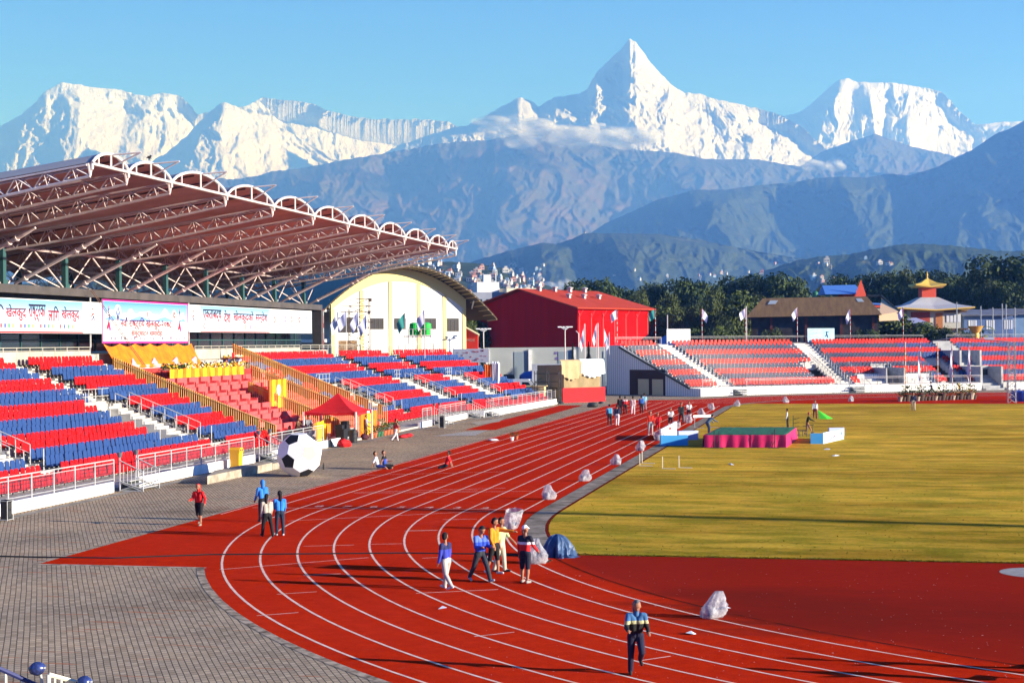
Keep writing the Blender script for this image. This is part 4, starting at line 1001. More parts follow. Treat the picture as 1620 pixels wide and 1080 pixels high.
p = MB(); pk_ = [(-7.6, .1)] + [(-7 + i * .93, .28 + .18 * math.sin(i * 1.3)) for i in range(16)] + [(7.3, .1)]
p.add([(.016, a * sc_w, b) for a, b in pk_], [tuple(range(len(pk_)))]); p.build("ridge_print", mat("blue_ridge_print_mat", (.15, .30, .60), .7), t)
emblem(t, vy(186, 490), .72, .55, [white_c, mat("emblem_blue_mat", (.10, .16, .45), .7)], 1); emblem(t, vy(186, 490), .30, .22, [mat("emblem_red_mat", (.6, .1, .05), .7), MATS["emblem_blue_mat"]], 4)
emblem(t, vy(275, 490), .62, .42, [white_c, red_p], 2); emblem(t, vy(233, 490), .62, .24, [white_c, red_p], 3)
words(t, "नवौं राष्ट्रिय खेलकुद-२०७८", (vy(190) + vy(271)) / 2, -.12, vy(271) - vy(190), .95, mid_tone)
words(t, "समुद्घाटन समारोह", (vy(207) + vy(256)) / 2, -.85, vy(256) - vy(207), .66, red_p)
for y in (vy(172), vy(284)):
    for pts, r_, m_ in (([(0, .95), (.05, .3), (0, -.1)], .10, navy_p), ([(-.05, .9), (.05, 1.15)], .05, red_p), ([(0, -.1), (-.25, -.55)], .16, red_p), ([(0, -.1), (.22, -.65)], .14, mag)):
        q = MB(); q.tube([(.02, y + a, b) for a, b in pts], r_, 5); me = q.mesh("figure_print", m_); me.transform(Matrix.Diagonal((.2, 1, 1, 1))); link("figure_print", me, t)
for i in range(26):
    y = -w / 2 + .8 + i * (w - 1.6) / 25; patch(t, "sport_print", y, y + .12 + .1 * (i % 3), -1.32, -1.08 - .05 * (i % 4), mat("grey_print_mat", (.16, .14, .2), .7), .014)
# right banner
t, w, h, vc, zc = banner(298, 493, 481.5, 525, "right white banner with red and navy lettering above a row of logos")
patch(t, "print_panel", vy(317), vy(426), -h / 2 + .12, h / 2 - .04, sky_vinyl("sky_print_right_mat", -.5, 1.1, (0.60, 0.63, 0.68), (0.14, 0.45, 0.68)), .006)
patch(t, "red_stripe", vy(317), vy(426), -h / 2 + .02, -h / 2 + .1, red_p, .012)
for txt, a, b in (("एकताबद्ध", 321, 350), ("देश", 354, 364.5), ("खेलकुदको", 369, 401), ("सन्देश", 404, 423)):
    words(t, txt, (vy(a) + vy(b)) / 2, .25, vy(b) - vy(a), 1.15, two_tone)
for i in range(12):
    y = vy(323 + 8.2 * i); emblem(t, y, -.62, .24, [mat(f"logo_{i}_mat", [(.35, .08, .1), (.6, .5, .5), (.5, .3, .3), (.4, .2, .25), (.6, .6, .65), (.7, .4, .4), (.6, .6, .7), (.7, .7, .5), (.15, .13, .10), (.12, .06, .22), (.75, .30, .08), (.3, .3, .3)][i], .7), white_c], i)
runner(t, vy(306), .1, 1.1, red_p, navy_p)
for i, (px, c_) in enumerate(((434, (.6, .1, .12)), (451, (.25, .15, .35)), (461, (.5, .15, .15)), (473, (.6, .06, .08)), (484.5, (.1, .35, .45)))):
    emblem(t, vy(px), .2 if i else .1, .55, [mat(f"big_logo_{i}_mat", (.78, .70, .70), .7), mat(f"big_logo_ink_{i}_mat", c_, .7)], i)
for px in (442.5, 455.5, 467, 479): patch(t, "seam", vy(px), vy(px) + .04, -h / 2 + .05, h / 2 - .05, MATS["grey_print_mat"], .012)

# ladder-like cable tray hanging across the left side of the middle banner
m = MB(); pa, pb = onX(143, 458, -75.9), onX(226, 577, -72.0)
A_, B_ = Vector((-75.9, pa[0], pa[1])), Vector((-72.0, pb[0], pb[1])); t = thing("cable_ladder", "thin leaning ladder of rusty rods across the middle banner", "ladder", A_)
for s in (0, .3): m.tube([(0, s, 0), B_ - A_ + Vector((0, s, 0))], .025, 4)
for q in np.linspace(.05, .95, 16): m.tube([(B_ - A_) * float(q), (B_ - A_) * float(q) + Vector((0, .3, 0))], .015, 4)
m.build("rods", mat("rust_mat", (.12, .06, .04), .8), t)

# ================================================================== THINGS AT THE FRONT OF THE STAND
def place(name, label, cat, px, py, rz=0.0, group=None): return thing(name, label, cat, G(px, py), rz, group)
# giant football: truncated icosahedron
phi = (1 + 5 ** .5) / 2
ico = [Vector(v) for a in (-1, 1) for b in (-phi, phi) for v in ((0, a, b), (a, b, 0), (b, 0, a))]
E_ = min((a - b).length for a in ico for b in ico if a is not b)
nb_ = {i: [j for j in range(12) if j != i and (ico[i] - ico[j]).length < E_ * 1.01] for i in range(12)}
tv = {}; tvl = []
for i in range(12):
    for j in nb_[i]: tv[(i, j)] = len(tvl); tvl.append(ico[i] * (2 / 3) + ico[j] * (1 / 3))
def ringsort(idx, nrm):
    c = sum((tvl[i] for i in idx), Vector()) / len(idx); a = (tvl[idx[0]] - c).normalized(); b = nrm.cross(a)
    return sorted(idx, key=lambda i: math.atan2((tvl[i] - c).dot(b), (tvl[i] - c).dot(a)))
pent = [ringsort([tv[(i, j)] for j in nb_[i]], ico[i].normalized()) for i in range(12)]
hexs = []
for i in range(12):
    for j in nb_[i]:
        for k in nb_[i]:
            if i < j < k and k in nb_[j]:
                hexs.append(ringsort([tv[(i, j)], tv[(j, i)], tv[(j, k)], tv[(k, j)], tv[(k, i)], tv[(i, k)]], (ico[i] + ico[j] + ico[k]).normalized()))
Rb = tvl[0].length; RB = 1.21
bp = G(474, 753); t = thing("football", "giant black and white football model standing on the paving before the stand", "football", (bp.x, bp.y, 0))
# turn it so that a pentagon faces up-left, as photographed
tocam = (CAM - Vector((bp.x, bp.y, 1.2))).normalized(); rgt = Vector((0, 0, 1)).cross(tocam).normalized(); upv = tocam.cross(rgt)
def _basis(a, b):
    x = a.normalized(); y = (b - x * b.dot(x)).normalized(); z = x.cross(y); return Matrix((x, y, z)).transposed()
gi = 0; gj = nb_[0][0]
wg = rgt * .46 + upv * .07 + tocam * .885; wl = rgt * -.53 + upv * -.31 + tocam * .79
Mx = _basis(wg, wl) @ _basis(ico[gi], ico[gj]).transposed()
low = min((Mx @ v).z for v in tvl) / Rb * RB
P_ = [Mx @ v / Rb * RB + Vector((0, 0, -low + .01)) for v in tvl]
ctr = Vector((0, 0, -low + .01))
for nm, faces, mm in (("white_panels", hexs, mat("ball_white_mat", (.78, .77, .80), .55)), ("black_panels", [p for i, p in enumerate(pent) if i != gi], mat("ball_black_mat", (.012, .012, .016), .5)), ("grey_panel", [pent[gi]], mat("ball_grey_mat", (.40, .37, .32), .7))):
    m = MB()
    for f in faces:
        c = sum((P_[i] for i in f), Vector()) / len(f); q = [c + (P_[i] - c) * .985 for i in f]; n_ = len(q); nn = (c - ctr).normalized()
        m.add(q + [p - nn * .03 for p in q], [tuple(range(n_))] + [(i, (i + 1) % n_, (i + 1) % n_ + n_, i + n_)[::-1] for i in range(n_)])
    m.build(nm, mm, t)
m = MB(); m.blob(ctr, RB * .90, 20); m.build("frame", mat("ball_seam_mat", (.35, .33, .34), .8), t)
# yellow bin
t = place("litter_bin", "yellow wheeled litter bin with a domed lid against the white front wall", "bin", 374, 742)
m = MB(); m.box((0, 0, .5), (.5, .56, .9), taper=1.1); m.build("body", mat("yellow_plastic_mat", (.85, .40, .01), .45, spec=.5), t)
m = MB(); m.extr([(-.3, 0), (-.3, .16), (-.2, .27), (.2, .27), (.3, .16), (.3, 0)], -.31, .31, lambda p, a: (a, p[0], .955 + p[1])); m.build("lid", MATS["yellow_plastic_mat"], t)
m = MB()
for y in (-.13, .13): m.box((.312, y, 1.09), (.01, .16, .1))
m.build("slot", dark_m, t)
m = MB()
for y in (-.22, .22):
    me = MB().lathe([(.09, -.03), (.09, .03)], (0, 0, 0), 10).mesh("wheel", dark_m); me.transform(Matrix.Translation((-.25, y, .09)) @ Matrix.Rotation(R(90), 4, 'X')); link("wheel", me, t)
# loudspeakers
def speaker(px, py, lab, rz=0.0, sc=.6):
    t = place("loudspeaker", lab, "loudspeaker", px, py, rz); t.scale = (sc, sc, sc)
    m = MB(); m.box((0, 0, .75), (.5, .62, 1.3)); m.build("cabinet", mat("speaker_mat", (.012, .012, .014), .7), t)
    m = MB()
    for x, y in ((-.3, -.4), (-.3, .4), (.3, -.4), (.3, .4)): m.tube([(x, y, 0), (x, y, 1.35)], .022, 4)
    for z in (.08, 1.33): m.tube([(.3, -.4, z), (.3, .4, z)], .02, 4); m.tube([(-.3, -.4, z), (.3, -.4, z)], .02, 4); m.tube([(-.3, .4, z), (.3, .4, z)], .02, 4)
    m.build("stand", galv, t)
    m = MB()
    for z in (.45, 1.0): m.b2((.252, -.2, z - .2), (.26, .2, z + .2))
    m.build("grille", mat("grille_mat", (.03, .03, .03), .9), t)
speaker(10, 823, "black loudspeaker in a frame at the left edge before the white wall"); speaker(700, 677, "black loudspeaker cabinet standing on the paving near the jump pit", 0.0, .72)
# red tent
tp = Vector((-59.5, 46.0, 0)); t = thing("canopy_tent", "red peaked canopy tent on white legs in front of the guest block", "tent", tp)
redc = mat("red_canvas_mat", (0.62, 0.010, 0.014), .8, col2=(.5, .008, .01), scale=1.5)
m = MB(); hw = 1.95; n = 6
for s in range(4):
    a, b = [(-1, -1), (1, -1), (1, 1), (-1, 1)][s], [(1, -1), (1, 1), (-1, 1), (-1, -1)][s]; vs = []
    for i in range(n + 1):
        q = i / n; z = 2.15 + 1.3 * (q ** 1.55)
        for e in range(5):
            u = e / 4; sag = -.10 * math.sin(u * math.pi) * (1 - q); vs.append(((a[0] * (1 - u) + b[0] * u) * hw * (1 - q), (a[1] * (1 - u) + b[1] * u) * hw * (1 - q), z + sag))
    m.add(vs, [(i * 5 + e, i * 5 + e + 1, (i + 1) * 5 + e + 1, (i + 1) * 5 + e) for i in range(n) for e in range(4)])
    vs = []
    for e in range(9):
        u = e / 8; x, y = (a[0] * (1 - u) + b[0] * u) * hw, (a[1] * (1 - u) + b[1] * u) * hw; vs += [(x * 1.005, y * 1.005, 2.15 - .10 * math.sin(u * math.pi)), (x * 1.01, y * 1.01, 1.9 + .03 * math.sin(e * 2.1))]
    m.add(vs, [(2 * e, 2 * e + 1, 2 * e + 3, 2 * e + 2) for e in range(8)])
m.build("canopy", redc, t)
for x in (-1, 1):
    for y in (-1, 1):
        m = MB(); m.b2((x * hw - .05, y * hw - .05, 0), (x * hw + .05, y * hw + .05, 2.15)); m.build("leg", white_w, t)
m = MB(); m.b2((hw * 1.012, .7, 1.95), (hw * 1.02, 1.3, 2.1)); m.build("print", white_c, t)
# cloth panels either side of the tent, sign board, mixer desk, pots, plants, rolled carpet
def cloth_panel(px0, py0, px1, py1, hgt, lab, cols=(0, 0, 1, 1, 0, 0)):
    a, b = G(px0, py0), G(px1, py1); t = thing("cloth_screen", lab, "cloth screen", a); d = b - a; L = d.length; d.normalize(); m = MB(); nrm = Vector((d.y, -d.x, 0)); vs = []; n = len(cols) * 3
    for i in range(n + 1):
        p = d * (L * i / n) + nrm * (.03 * math.sin(i * 1.7)); vs += [(p.x, p.y, .08), (p.x, p.y, hgt + .03 * math.sin(i * .9))]
    m.add(vs, [(2 * i, 2 * i + 2, 2 * i + 3, 2 * i + 1) for i in range(n)]); m.m = [cols[i // 3] for i in range(n)]; m.build("cloth", [ora, yel], t)
    m = MB()
    for q in (0, .5, 1): p = d * (L * q) - nrm * .08; m.tube([p, p + Vector((0, 0, hgt + .1))], .03, 5)
    m.build("post", galv, t)
cloth_panel(496, 706, 527, 692, 1.55, "orange and yellow cloth screen left of the tent beside the football", (0, 1, 1, 0, 0)); cloth_panel(569, 694, 597, 686, 1.85, "orange and yellow cloth screen right of the tent beside the plant pots", (0, 0, 1, 1, 0, 0))
t = place("sign_board", "pale blue and white slanted notice board leaning beside the tent", "board", 528, 707, R(20))
m = MB(); m.quad((.0, -.55, 0), (.0, .55, 0), (-.35, .45, 1.05), (-.35, -.45, 1.05)); m.quad((-.02, -.55, 0), (-.37, -.45, 1.05), (-.37, .45, 1.05), (-.02, .55, 0)); m.build("face", mat("pale_blue_board_mat", (.30, .62, .78), .6, col2=(.75, .82, .86), scale=1.4), t)
m = MB(); m.tube([(-.3, -.4, 1), (-.7, -.4, 0)], .02, 4); m.tube([(-.3, .4, 1), (-.7, .4, 0)], .02, 4); m.build("leg", galv, t)
t = place("sound_desk", "dark stack of sound equipment under the red tent", "sound equipment", 546, 697)
m = MB()
for i, (x, y, z, a, b, c) in enumerate(((0, -.9, .45, .6, .7, .9), (-.1, 0, .6, .7, .8, 1.2), (0, .9, .4, .6, .8, .8), (-.1, -.9, 1.05, .5, .6, .28), (0, 0, 1.32, .5, .6, .22))): m.box((x, y, z), (a, b, c))
m.build("case", mat("speaker_mat", (.02, .02, .02), .6), t)
m = MB(); m.b2((.31, -.4, .2), (.33, .35, .32)); m.b2((.31, .6, .3), (.33, 1.2, .4)); m.build("front_panel", galv, t)
t = place("barrier", "white ribbed plastic barrier beside the tent", "barrier", 556, 694)
m = MB()
for i in range(7): m.b2((-.05 + .04 * (i % 2), -1.0 + .3 * i, 0), (.1 + .04 * (i % 2), -.7 + .3 * i, .8))
m.build("panel", white_w, t)
t = place("oil_drum", "black steel drum on the paving right of the red tent", "drum", 559, 700)
m = MB(); m.lathe([(.29, 0), (.3, .03), (.28, .05), (.28, .3), (.3, .32), (.28, .34), (.28, .6), (.3, .62), (.28, .64), (.28, .88), (.3, .9), (.27, .9), (.26, .87), (0, .87)], (0, 0, 0), 18); m.build("body", mat("drum_mat", (.02, .02, .022), .5), t)
for i, (px, py) in enumerate(((516, 712), (512, 705))):
    pass
t = place("bundle", "crumpled red bundle on the paving by the pale blue board", "bundle", 543, 707)
m = MB(); m.blob((0, 0, .25), (.42, .55, .3), 12, wob=.3, seed=4); m.blob((.1, .4, .2), (.3, .35, .24), 10, wob=.3, seed=5); m.build("cloth", redc, t, smooth=True)
t = place("bag", "dark bag on the ground beside the right orange screen", "bag", 577, 695); m = MB(); m.blob((0, 0, .2), (.3, .42, .24), 10, wob=.15, seed=2); m.build("cloth", mat("dark_maroon_mat", (.06, .012, .02), .8), t, smooth=True)
t = place("rolled_carpet", "rolled red carpet end lying on the paving right of the flower pots", "carpet", 640, 692)
m = MB(); m.blob((0, 0, .12), (.35, 1.3, .14), 12, wob=.12, seed=6); m.blob((.2, .4, .16), (.3, .8, .14), 12, wob=.15, seed=7); m.build("roll", redc, t, smooth=True)
pot_m = mat("terracotta_mat", (.42, .12, .05), .8); pot_g = mat("green_pot_mat", (.03, .14, .07), .6)
leafm = mat("pot_leaf_mat", (.10, .17, .02), .8, col2=(.035, .075, .012), scale=4)
def pot(loc, lab, seed, m_=None, s=1.0, group=None, flowers=None):
    t = thing("potted_plant", lab, "potted plant", loc, 0, group); rng = random.Random(seed); t.scale = (s, s, s)
    m = MB(); m.lathe([(.13, 0), (.19, .3), (.21, .3), (.21, .35), (.17, .35), (.17, .31), (0, .31)], (0, 0, 0), 12); m.build("pot", m_ or pot_m, t)
    m = MB()
    for i in range(70):
        a = rng.uniform(0, 6.28); r_ = rng.uniform(.02, .26); z = .34 + rng.uniform(0, .45); l_ = rng.uniform(.12, .24); c = Vector((r_ * math.cos(a), r_ * math.sin(a), z)); d = Vector((math.cos(a), math.sin(a), rng.uniform(.1, .8))).normalized() * l_; sd_ = Vector((-math.sin(a), math.cos(a), 0)) * l_ * .25
        m.add([c, c + d * .5 + sd_, c + d, c + d * .5 - sd_], [(0, 1, 2, 3)], 1 if (flowers and i % 3 == 0) else 0)
    m.build("leaves", [leafm, flowers or leafm], t)
    return t
for i in range(9):
    p = G(588 + 5.0 * i, 693.2 - 1.1 * i); pot(p, f"leafy plant in a {'green' if i in (2, 3) else 'terracotta'} pot, {ORD[i + 1]} from left by the right orange screen", i, pot_g if i in (2, 3) else pot_m, 1.1, "potted plants beside the guest block fence")
pot(G(810, 697), "plant in a white pot left on the outer lane of the home straight", 31, white_w, .75); pot(G(817, 695), "plant in a brown pot left on the outer lane of the home straight", 32, pot_m, .75)
t = place("plastic_bag", "flat white plastic bag lying on the lane beside the two pots", "plastic bag", 780, 697); m = MB(); m.blob((0, 0, .06), (.35, .55, .08), 12, wob=.35, seed=8); m.build("film", white_c, t, smooth=True)
t = place("bottle", "dark bottle standing alone on the paving right of the football", "bottle", 512, 742.5); m = MB(); m.lathe([(.05, 0), (.055, .2), (.05, .26), (.02, .31), (.02, .38), (0, .38)], (0, 0, 0), 10); m.build("body", dark_m, t)

# ------------------------------------------------------------------ covered end stage, white frame, van, truck, tarps by the far corner
t = thing("covered_stage", "boxy stage covered with khaki and white tarpaulins above a bright red skirt", "stage", G(890, 637)); a = G(890, 637); b = G(957, 634.5); d = (b - a); d.z = 0; L = d.length; d.normalize(); nrm = Vector((d.y, -d.x, 0)); M2 = Matrix(((d.x, nrm.x, 0), (d.y, nrm.y, 0), (0, 0, 1)))
def oriented(fn): return fn
m = MB(); m.box(M2 @ Vector((L / 2, 0, .85)), (L, .15, 1.7), M=M2); m.build("skirt", redc, t)
khaki = mat("khaki_tarp_mat", (.33, .25, .13), .85, col2=(.24, .18, .09), scale=.8); m = MB(); m.box(M2 @ Vector((L / 2 - .15, -2.6, 3.0)), (L - .9, 5, 2.6), M=M2); m.box(M2 @ Vector((L / 2 - .15, -2.6, .8)), (L - .9, 4.8, 1.6), M=M2); m.build("wall", khaki, t)
m = MB()
def draped(m, x0, x1, z0, z1, dd, seed, mi):
    rng = random.Random(seed); n = 14; vs = []
    for i in range(n + 1):
        x = x0 + (x1 - x0) * i / n
        for z, off in ((z1, -2.5), (z1 + .06, -.3), (z1 - .1, .02), ((z0 + z1) / 2, .1 + .08 * math.sin(i * 1.4 + seed)), (z0 + dd * math.sin(i / n * math.pi) * -1 + .12 * math.sin(i * 2.2), .14 + .1 * math.sin(i * 1.9))):
            vs.append(M2 @ Vector((x, off, z)))
    m.add(vs, [(i * 5 + j, (i + 1) * 5 + j, (i + 1) * 5 + j + 1, i * 5 + j + 1) for i in range(n) for j in range(4)], mi)
draped(m, -.2, 2.9, 3.3, 4.9, .7, 1, 0); draped(m, 2.7, L - .1, 3.35, 4.95, .5, 2, 1)
m.build("tarp", [mat("tan_tarp_mat", (.50, .36, .19), .85, col2=(.42, .29, .15), scale=1), mat("white_tarp_mat", (.72, .80, .86), .7)], t, smooth=True)
t = place("scaffold_tower", "dark scaffold frame with stairs beside the tarpaulin covered stage", "scaffold", 878, 640)
m = MB()
for x in (-2.2, -.9, .5):
    for y in (-.5, 1.0): m.tube([(x, y, 0), (x, y, 3.8)], .05, 5)
    for z in (.8, 1.7, 2.6, 3.5): m.tube([(x, -.5, z), (x, 1.0, z)], .035, 4); m.tube([(-2.2, -.5, z), (.5, -.5, z)], .035, 4)
for i in range(7): m.box((-3.6 + .28 * i, .2, .25 + .25 * i), (.28, 1.0, .05))
for y in (-.3, .7): m.tube([(-3.8, y, 1.0), (-1.6, y, 3.0)], .03, 4)
m.build("pipes", dark_m, t)
t = thing("goal_frame", "white rectangular frame standing behind the covered stage", "frame", c2w(6.0, 198)); m = MB(); m.b2((-3.6, -.15, 0), (-2.6, .15, 4.3)); m.b2((-2.6, -.15, 3.2), (2.2, .15, 4.3)); m.b2((2.2, -.15, 0), (2.8, .15, 4.3)); m.build("panel", white_w, t)
# ambulance-like white van
def van(loc, rz):
    t = thing("van", "white van with dark windows parked behind the far end of the left stand", "van", loc, rz)
    m = MB(); pr = [(-2.6, .35), (-2.6, 2.3), (-2.4, 2.45), (1.0, 2.45), (1.9, 1.5), (2.7, 1.3), (2.75, .35)]; m.extr(pr, -.95, .95, lambda p, a: (p[0], a, p[1])); m.build("body", mat("van_white_mat", (.75, .75, .76), .35, spec=.5), t)
    m = MB()
    for s in (-.955, .955): m.quad((-2.0, s, 1.4), (-.4, s, 1.4), (-.4, s, 2.1), (-2.0, s, 2.1)); m.quad((.2, s, 1.4), (1.5, s, 1.4), (1.0, s, 2.1), (.2, s, 2.1))
    m.quad((1.15, -.85, 2.36), (1.15, .85, 2.36), (1.87, .85, 1.6), (1.87, -.85, 1.6)); m.build("window", glass, t)
    for x in (-1.7, 1.8):
        for y in (-.9, .9):
            me = MB().lathe([(.2, -.12), (.36, -.12), (.36, .12), (.2, .12)], (0, 0, 0), 14).mesh("wheel", dark_m); me.transform(Matrix.Translation((x, y, .36)) @ Matrix.Rotation(R(90), 4, 'X')); link("wheel", me, t)
    for y in (-.7, .7):
        m = MB(); m.b2((2.72, y - .15, .85), (2.78, y + .15, 1.05)); m.build("headlight", mat("lens_mat", (.8, .8, .75), .2), t)
van(c2w(1.2, 199), R(-12 + 11.7))
t = thing("truck", "open truck with a bulging blue tarpaulin parked before the grey wall", "truck", c2w(3.6, 221), R(11.7))
m = MB(); m.b2((-3, -1.1, .9), (2.6, 1.1, 1.5)); m.build("bed", mat("truck_grey_mat", (.35, .35, .36), .6), t)
m = MB(); m.blob((-.2, 0, 2.0), (2.5, 1.25, 1.15), 16, wob=.06, seed=3); m.build("tarp", mat("blue_tarp_mat", (.02, .10, .45), .6, col2=(.015, .07, .32), scale=1), t, smooth=True)
m = MB(); m.extr([(-4.8, .8), (-4.8, 2.6), (-3.4, 2.6), (-3.05, 1.4), (-3.05, .8)], -1.0, 1.0, lambda p, a: (p[0], a, p[1])); m.build("cab", dark_m, t)
for x in (-4, 1.6):
    for y in (-1, 1):
        me = MB().lathe([(.25, -.14), (.48, -.14), (.48, .14), (.25, .14)], (0, 0, 0), 14).mesh("wheel", dark_m); me.transform(Matrix.Translation((x, y, .48)) @ Matrix.Rotation(R(90), 4, 'X')); link("wheel", me, t)
t = thing("car", "reddish car half hidden behind the top of the far seats", "car", c2w(-1.6, 222), R(11.7)); m = MB(); m.extr([(-2, .4), (-2, .9), (-1.2, 1.0), (-.7, 1.45), (.8, 1.45), (1.3, 1.0), (2, .9), (2.05, .4)], -.85, .85, lambda p, a: (p[0], a, p[1])); m.build("body", mat("car_red_mat", (.30, .03, .04), .3, spec=.5), t)
m = MB(); m.extr([(-.95, 1.05), (-.65, 1.4), (.75, 1.4), (1.1, 1.05)], -.86, .86, lambda p, a: (p[0], a, p[1])); m.build("window", glass, t)
for x in (-1.25, 1.3):
    for y in (-.8, .8):
        me = MB().lathe([(.2, -.1), (.32, -.1), (.32, .1), (.2, .1)], (0, 0, 0), 12).mesh("wheel", dark_m); me.transform(Matrix.Translation((x, y, .32)) @ Matrix.Rotation(R(90), 4, 'X')); link("wheel", me, t)
bl_ = at(778, 582, 180); t = thing("cloth_bale", "heap of orange and white sheeting on a frame beyond the top rows' far end", "bundle", Vector((bl_.x, bl_.y, 0)))
rng = random.Random(4)
for nm, x0, x1, dz, mm in (("orange_sheet", -.75, 0.0, .45, ora), ("white_sheet", .05, .85, .7, white_c)):
    m = MB(); n = 10; vs = []
    for i in range(n + 1):
        x = x0 + (x1 - x0) * i / n
        for y, z in ((.5, 0), (.42 + .06 * math.sin(i * 2), bl_.z + dz * .8), (0, bl_.z + dz + .08 * math.sin(i * 1.7)), (-.42 + .07 * math.sin(i * 2.3), bl_.z + dz * .75), (-.5 + .1 * math.sin(i * 1.9), 0)): vs.append((x + rng.uniform(-.03, .03), y, z))
    m.add(vs, [(i * 5 + j, (i + 1) * 5 + j, (i + 1) * 5 + j + 1, i * 5 + j + 1) for i in range(n) for j in range(4)] + [(0, 1, 2, 3, 4), (n * 5 + 4, n * 5 + 3, n * 5 + 2, n * 5 + 1, n * 5)]); m.build(nm, mm, t, smooth=False)
t = thing("pale_booth", "low pale yellow booth beyond the far end block of the left stand", "booth", c2w(2.4, 186)); m = MB(); m.b2((-1.5, -1, 0), (1.5, 1, 1.9)); m.b2((-1.7, -1.2, 1.9), (1.7, 1.2, 2.0)); m.build("wall", mat("pale_yellow_mat", (.70, .55, .28), .8), t); m = MB(); m.b2((-.5, -1.02, .2), (.4, -1.003, 1.7)); m.build("door", conc, t)
# ================================================================== FAR STAND (curved round the far bend)
FC, FR, FA0, FA1 = Vector((6.0, 99.0, 0)), 60.0, 51.5, 26.5
PIT = 0.74; NR = 18
ARC_L = FR * R(FA0 - FA1)
def fpath(s):
    """point and outward normal of the far stand's front line at arc length s"""
    if s <= ARC_L:
        a = R(FA0) - s / FR; n = Vector((-math.sin(a), math.cos(a), 0)); return FC + n * FR, n
    a = R(FA1); n = Vector((-math.sin(a), math.cos(a), 0)); tdir = Vector((math.cos(a), math.sin(a), 0)); return FC + n * FR + tdir * (s - ARC_L), n
def fpt(s, off, z):
    p, n = fpath(s); q = p + n * off; return Vector((q.x, q.y, z))
def px_s(px, off=0.0, z=0.0):
    """arc length whose front point lies under photograph column px"""
    best = None
    for s in np.arange(-2, 75, .1):
        q = fpt(s, off, z) - CAM; xc, d = q.x * _ct + q.y * _st, -q.x * _st + q.y * _ct; x = 810 + F_PX * xc / d
        if best is None or abs(x - px) < best[0]: best = (abs(x - px), s)
    return best[1]
S1 = 62.0
def fo(k): return 2.4 + PIT * (k - 1)             # seat back line
def fz(k): return 1.05 + .315 * (k - 1)           # floor of the row
A1, A2 = px_s(1166), px_s(1347); A3 = px_s(1573)
FAIS = [(A1 - 1.0, A1 + 1.0), (A2 - 1.1, A2 + 1.1)]
H1 = (px_s(1405, 2), px_s(1432, 2)); BIG = (A3 - 1.7, A3 + 1.7); H0 = (px_s(1290, 4), px_s(1335, 4)); H2 = (px_s(1500, 2), px_s(1530, 2))
def f_open(k, s):
    if any(a < s < b for a, b in FAIS): return True
    if BIG[0] < s < BIG[1]: return True
    if k <= 7 and H1[0] < s < H1[1]: return True
    if k <= 4 and (H1[0] - 3.6 < s < H1[1] + 4.8): return True
    if 3 <= k <= 9 and H0[0] < s < H0[1]: return True
    if k <= 10 and H2[0] < s < H2[1]: return True
    return False
fst = thing("grandstand", "curved far grandstand round the end of the track with pale ribbed wall", "grandstand", fpt(30, 0, 0)); FO_ = fst.location.copy()
rib_m, tt, bb = node_mat("ribbed_white_mat", .7, .2); tc = N(tt, "ShaderNodeTexCoord"); wv = N(tt, "ShaderNodeTexWave", bands_direction='X'); wv.inputs['Scale'].default_value = 1.15
tt.links.new(tc.outputs['Object'], wv.inputs['Vector']); tt.links.new(ramp(tt, wv.outputs['Fac'], [(0, (.45, .44, .40)), (.35, (.78, .77, .72)), (1, (.80, .79, .75))]), bb.inputs['Base Color']); bumpify(tt, bb, wv.outputs['Fac'], .5, .05)
def fstrip(m, off0, off1, z0, z1, s0, s1, n=40, mi=0):
    ss = np.linspace(s0, s1, max(2, int(n * (s1 - s0) / 60) + 2)); vs = []
    for s in ss:
        for o_, z in ((off0, z0), (off1, z0), (off1, z1), (off0, z1)): vs.append(fpt(s, o_, z) - FO_)
    f_ = []
    for i in range(len(ss) - 1):
        a, b = 4 * i, 4 * i + 4
        f_ += [(a, b, b + 3, a + 3), (a + 1, a + 2, b + 2, b + 1), (a + 3, b + 3, b + 2, a + 2), (a, a + 1, b + 1, b)]
    e = 4 * (len(ss) - 1); f_ += [(0, 3, 2, 1), (e, e + 1, e + 2, e + 3)]; m.add(vs, f_, mi)
m = MB()
for k in range(1, NR + 1):
    s = -.02; segs = []
    holes = [BIG] + ([H1] if k <= 7 else []) + ([H0] if 3 <= k <= 9 else []) + ([H2] if k <= 10 else [])
    for a, b in sorted(holes): segs.append((s, a)); s = b
    segs.append((s, S1))
    for a, b in segs: fstrip(m, fo(k) - .42, fo(k) + .32, fz(k) - 1.0 if k > 1 else .0, fz(k), a, b)
fstrip(m, fo(18) + .322, fo(18) + 2.2, 0, fz(18) + .1, 0, S1)
m.build("deck", mat("far_concrete_mat", (.62, .60, .56), .9, col2=(.44, .42, .39), scale=.6), fst)
m = MB(); fstrip(m, 0, .15, 0, .85, 0, BIG[0] - .3); fstrip(m, 0, .15, 0, .85, BIG[1] + .3, S1); m.build("front_wall", rib_m, fst)
m = MB(); fstrip(m, .152, fo(1) - .425, .0, .95, 0, BIG[0] - .3); fstrip(m, -.05, .151, .852, 1.0, 0, BIG[0] - .3); fstrip(m, -.05, .151, .852, 1.0, BIG[1] + .3, S1); m.build("walkway", white_w, fst)
for a, b in ((H1[0] - 3.6, H1[0] - .1), (H1[1] + .1, H1[1] + 4.8)): m = MB(); fstrip(m, fo(4) - .6, fo(4) - .45, 1.0, fz(5), a, b); m.build("inner_wall", rib_m, fst)
gstep = mat("grey_step_mat", (.40, .40, .40), .9, col2=(.28, .28, .28), scale=1); pstep = mat("pale_far_step_mat", (.58, .56, .50), .9, col2=(.42, .40, .36), scale=1)
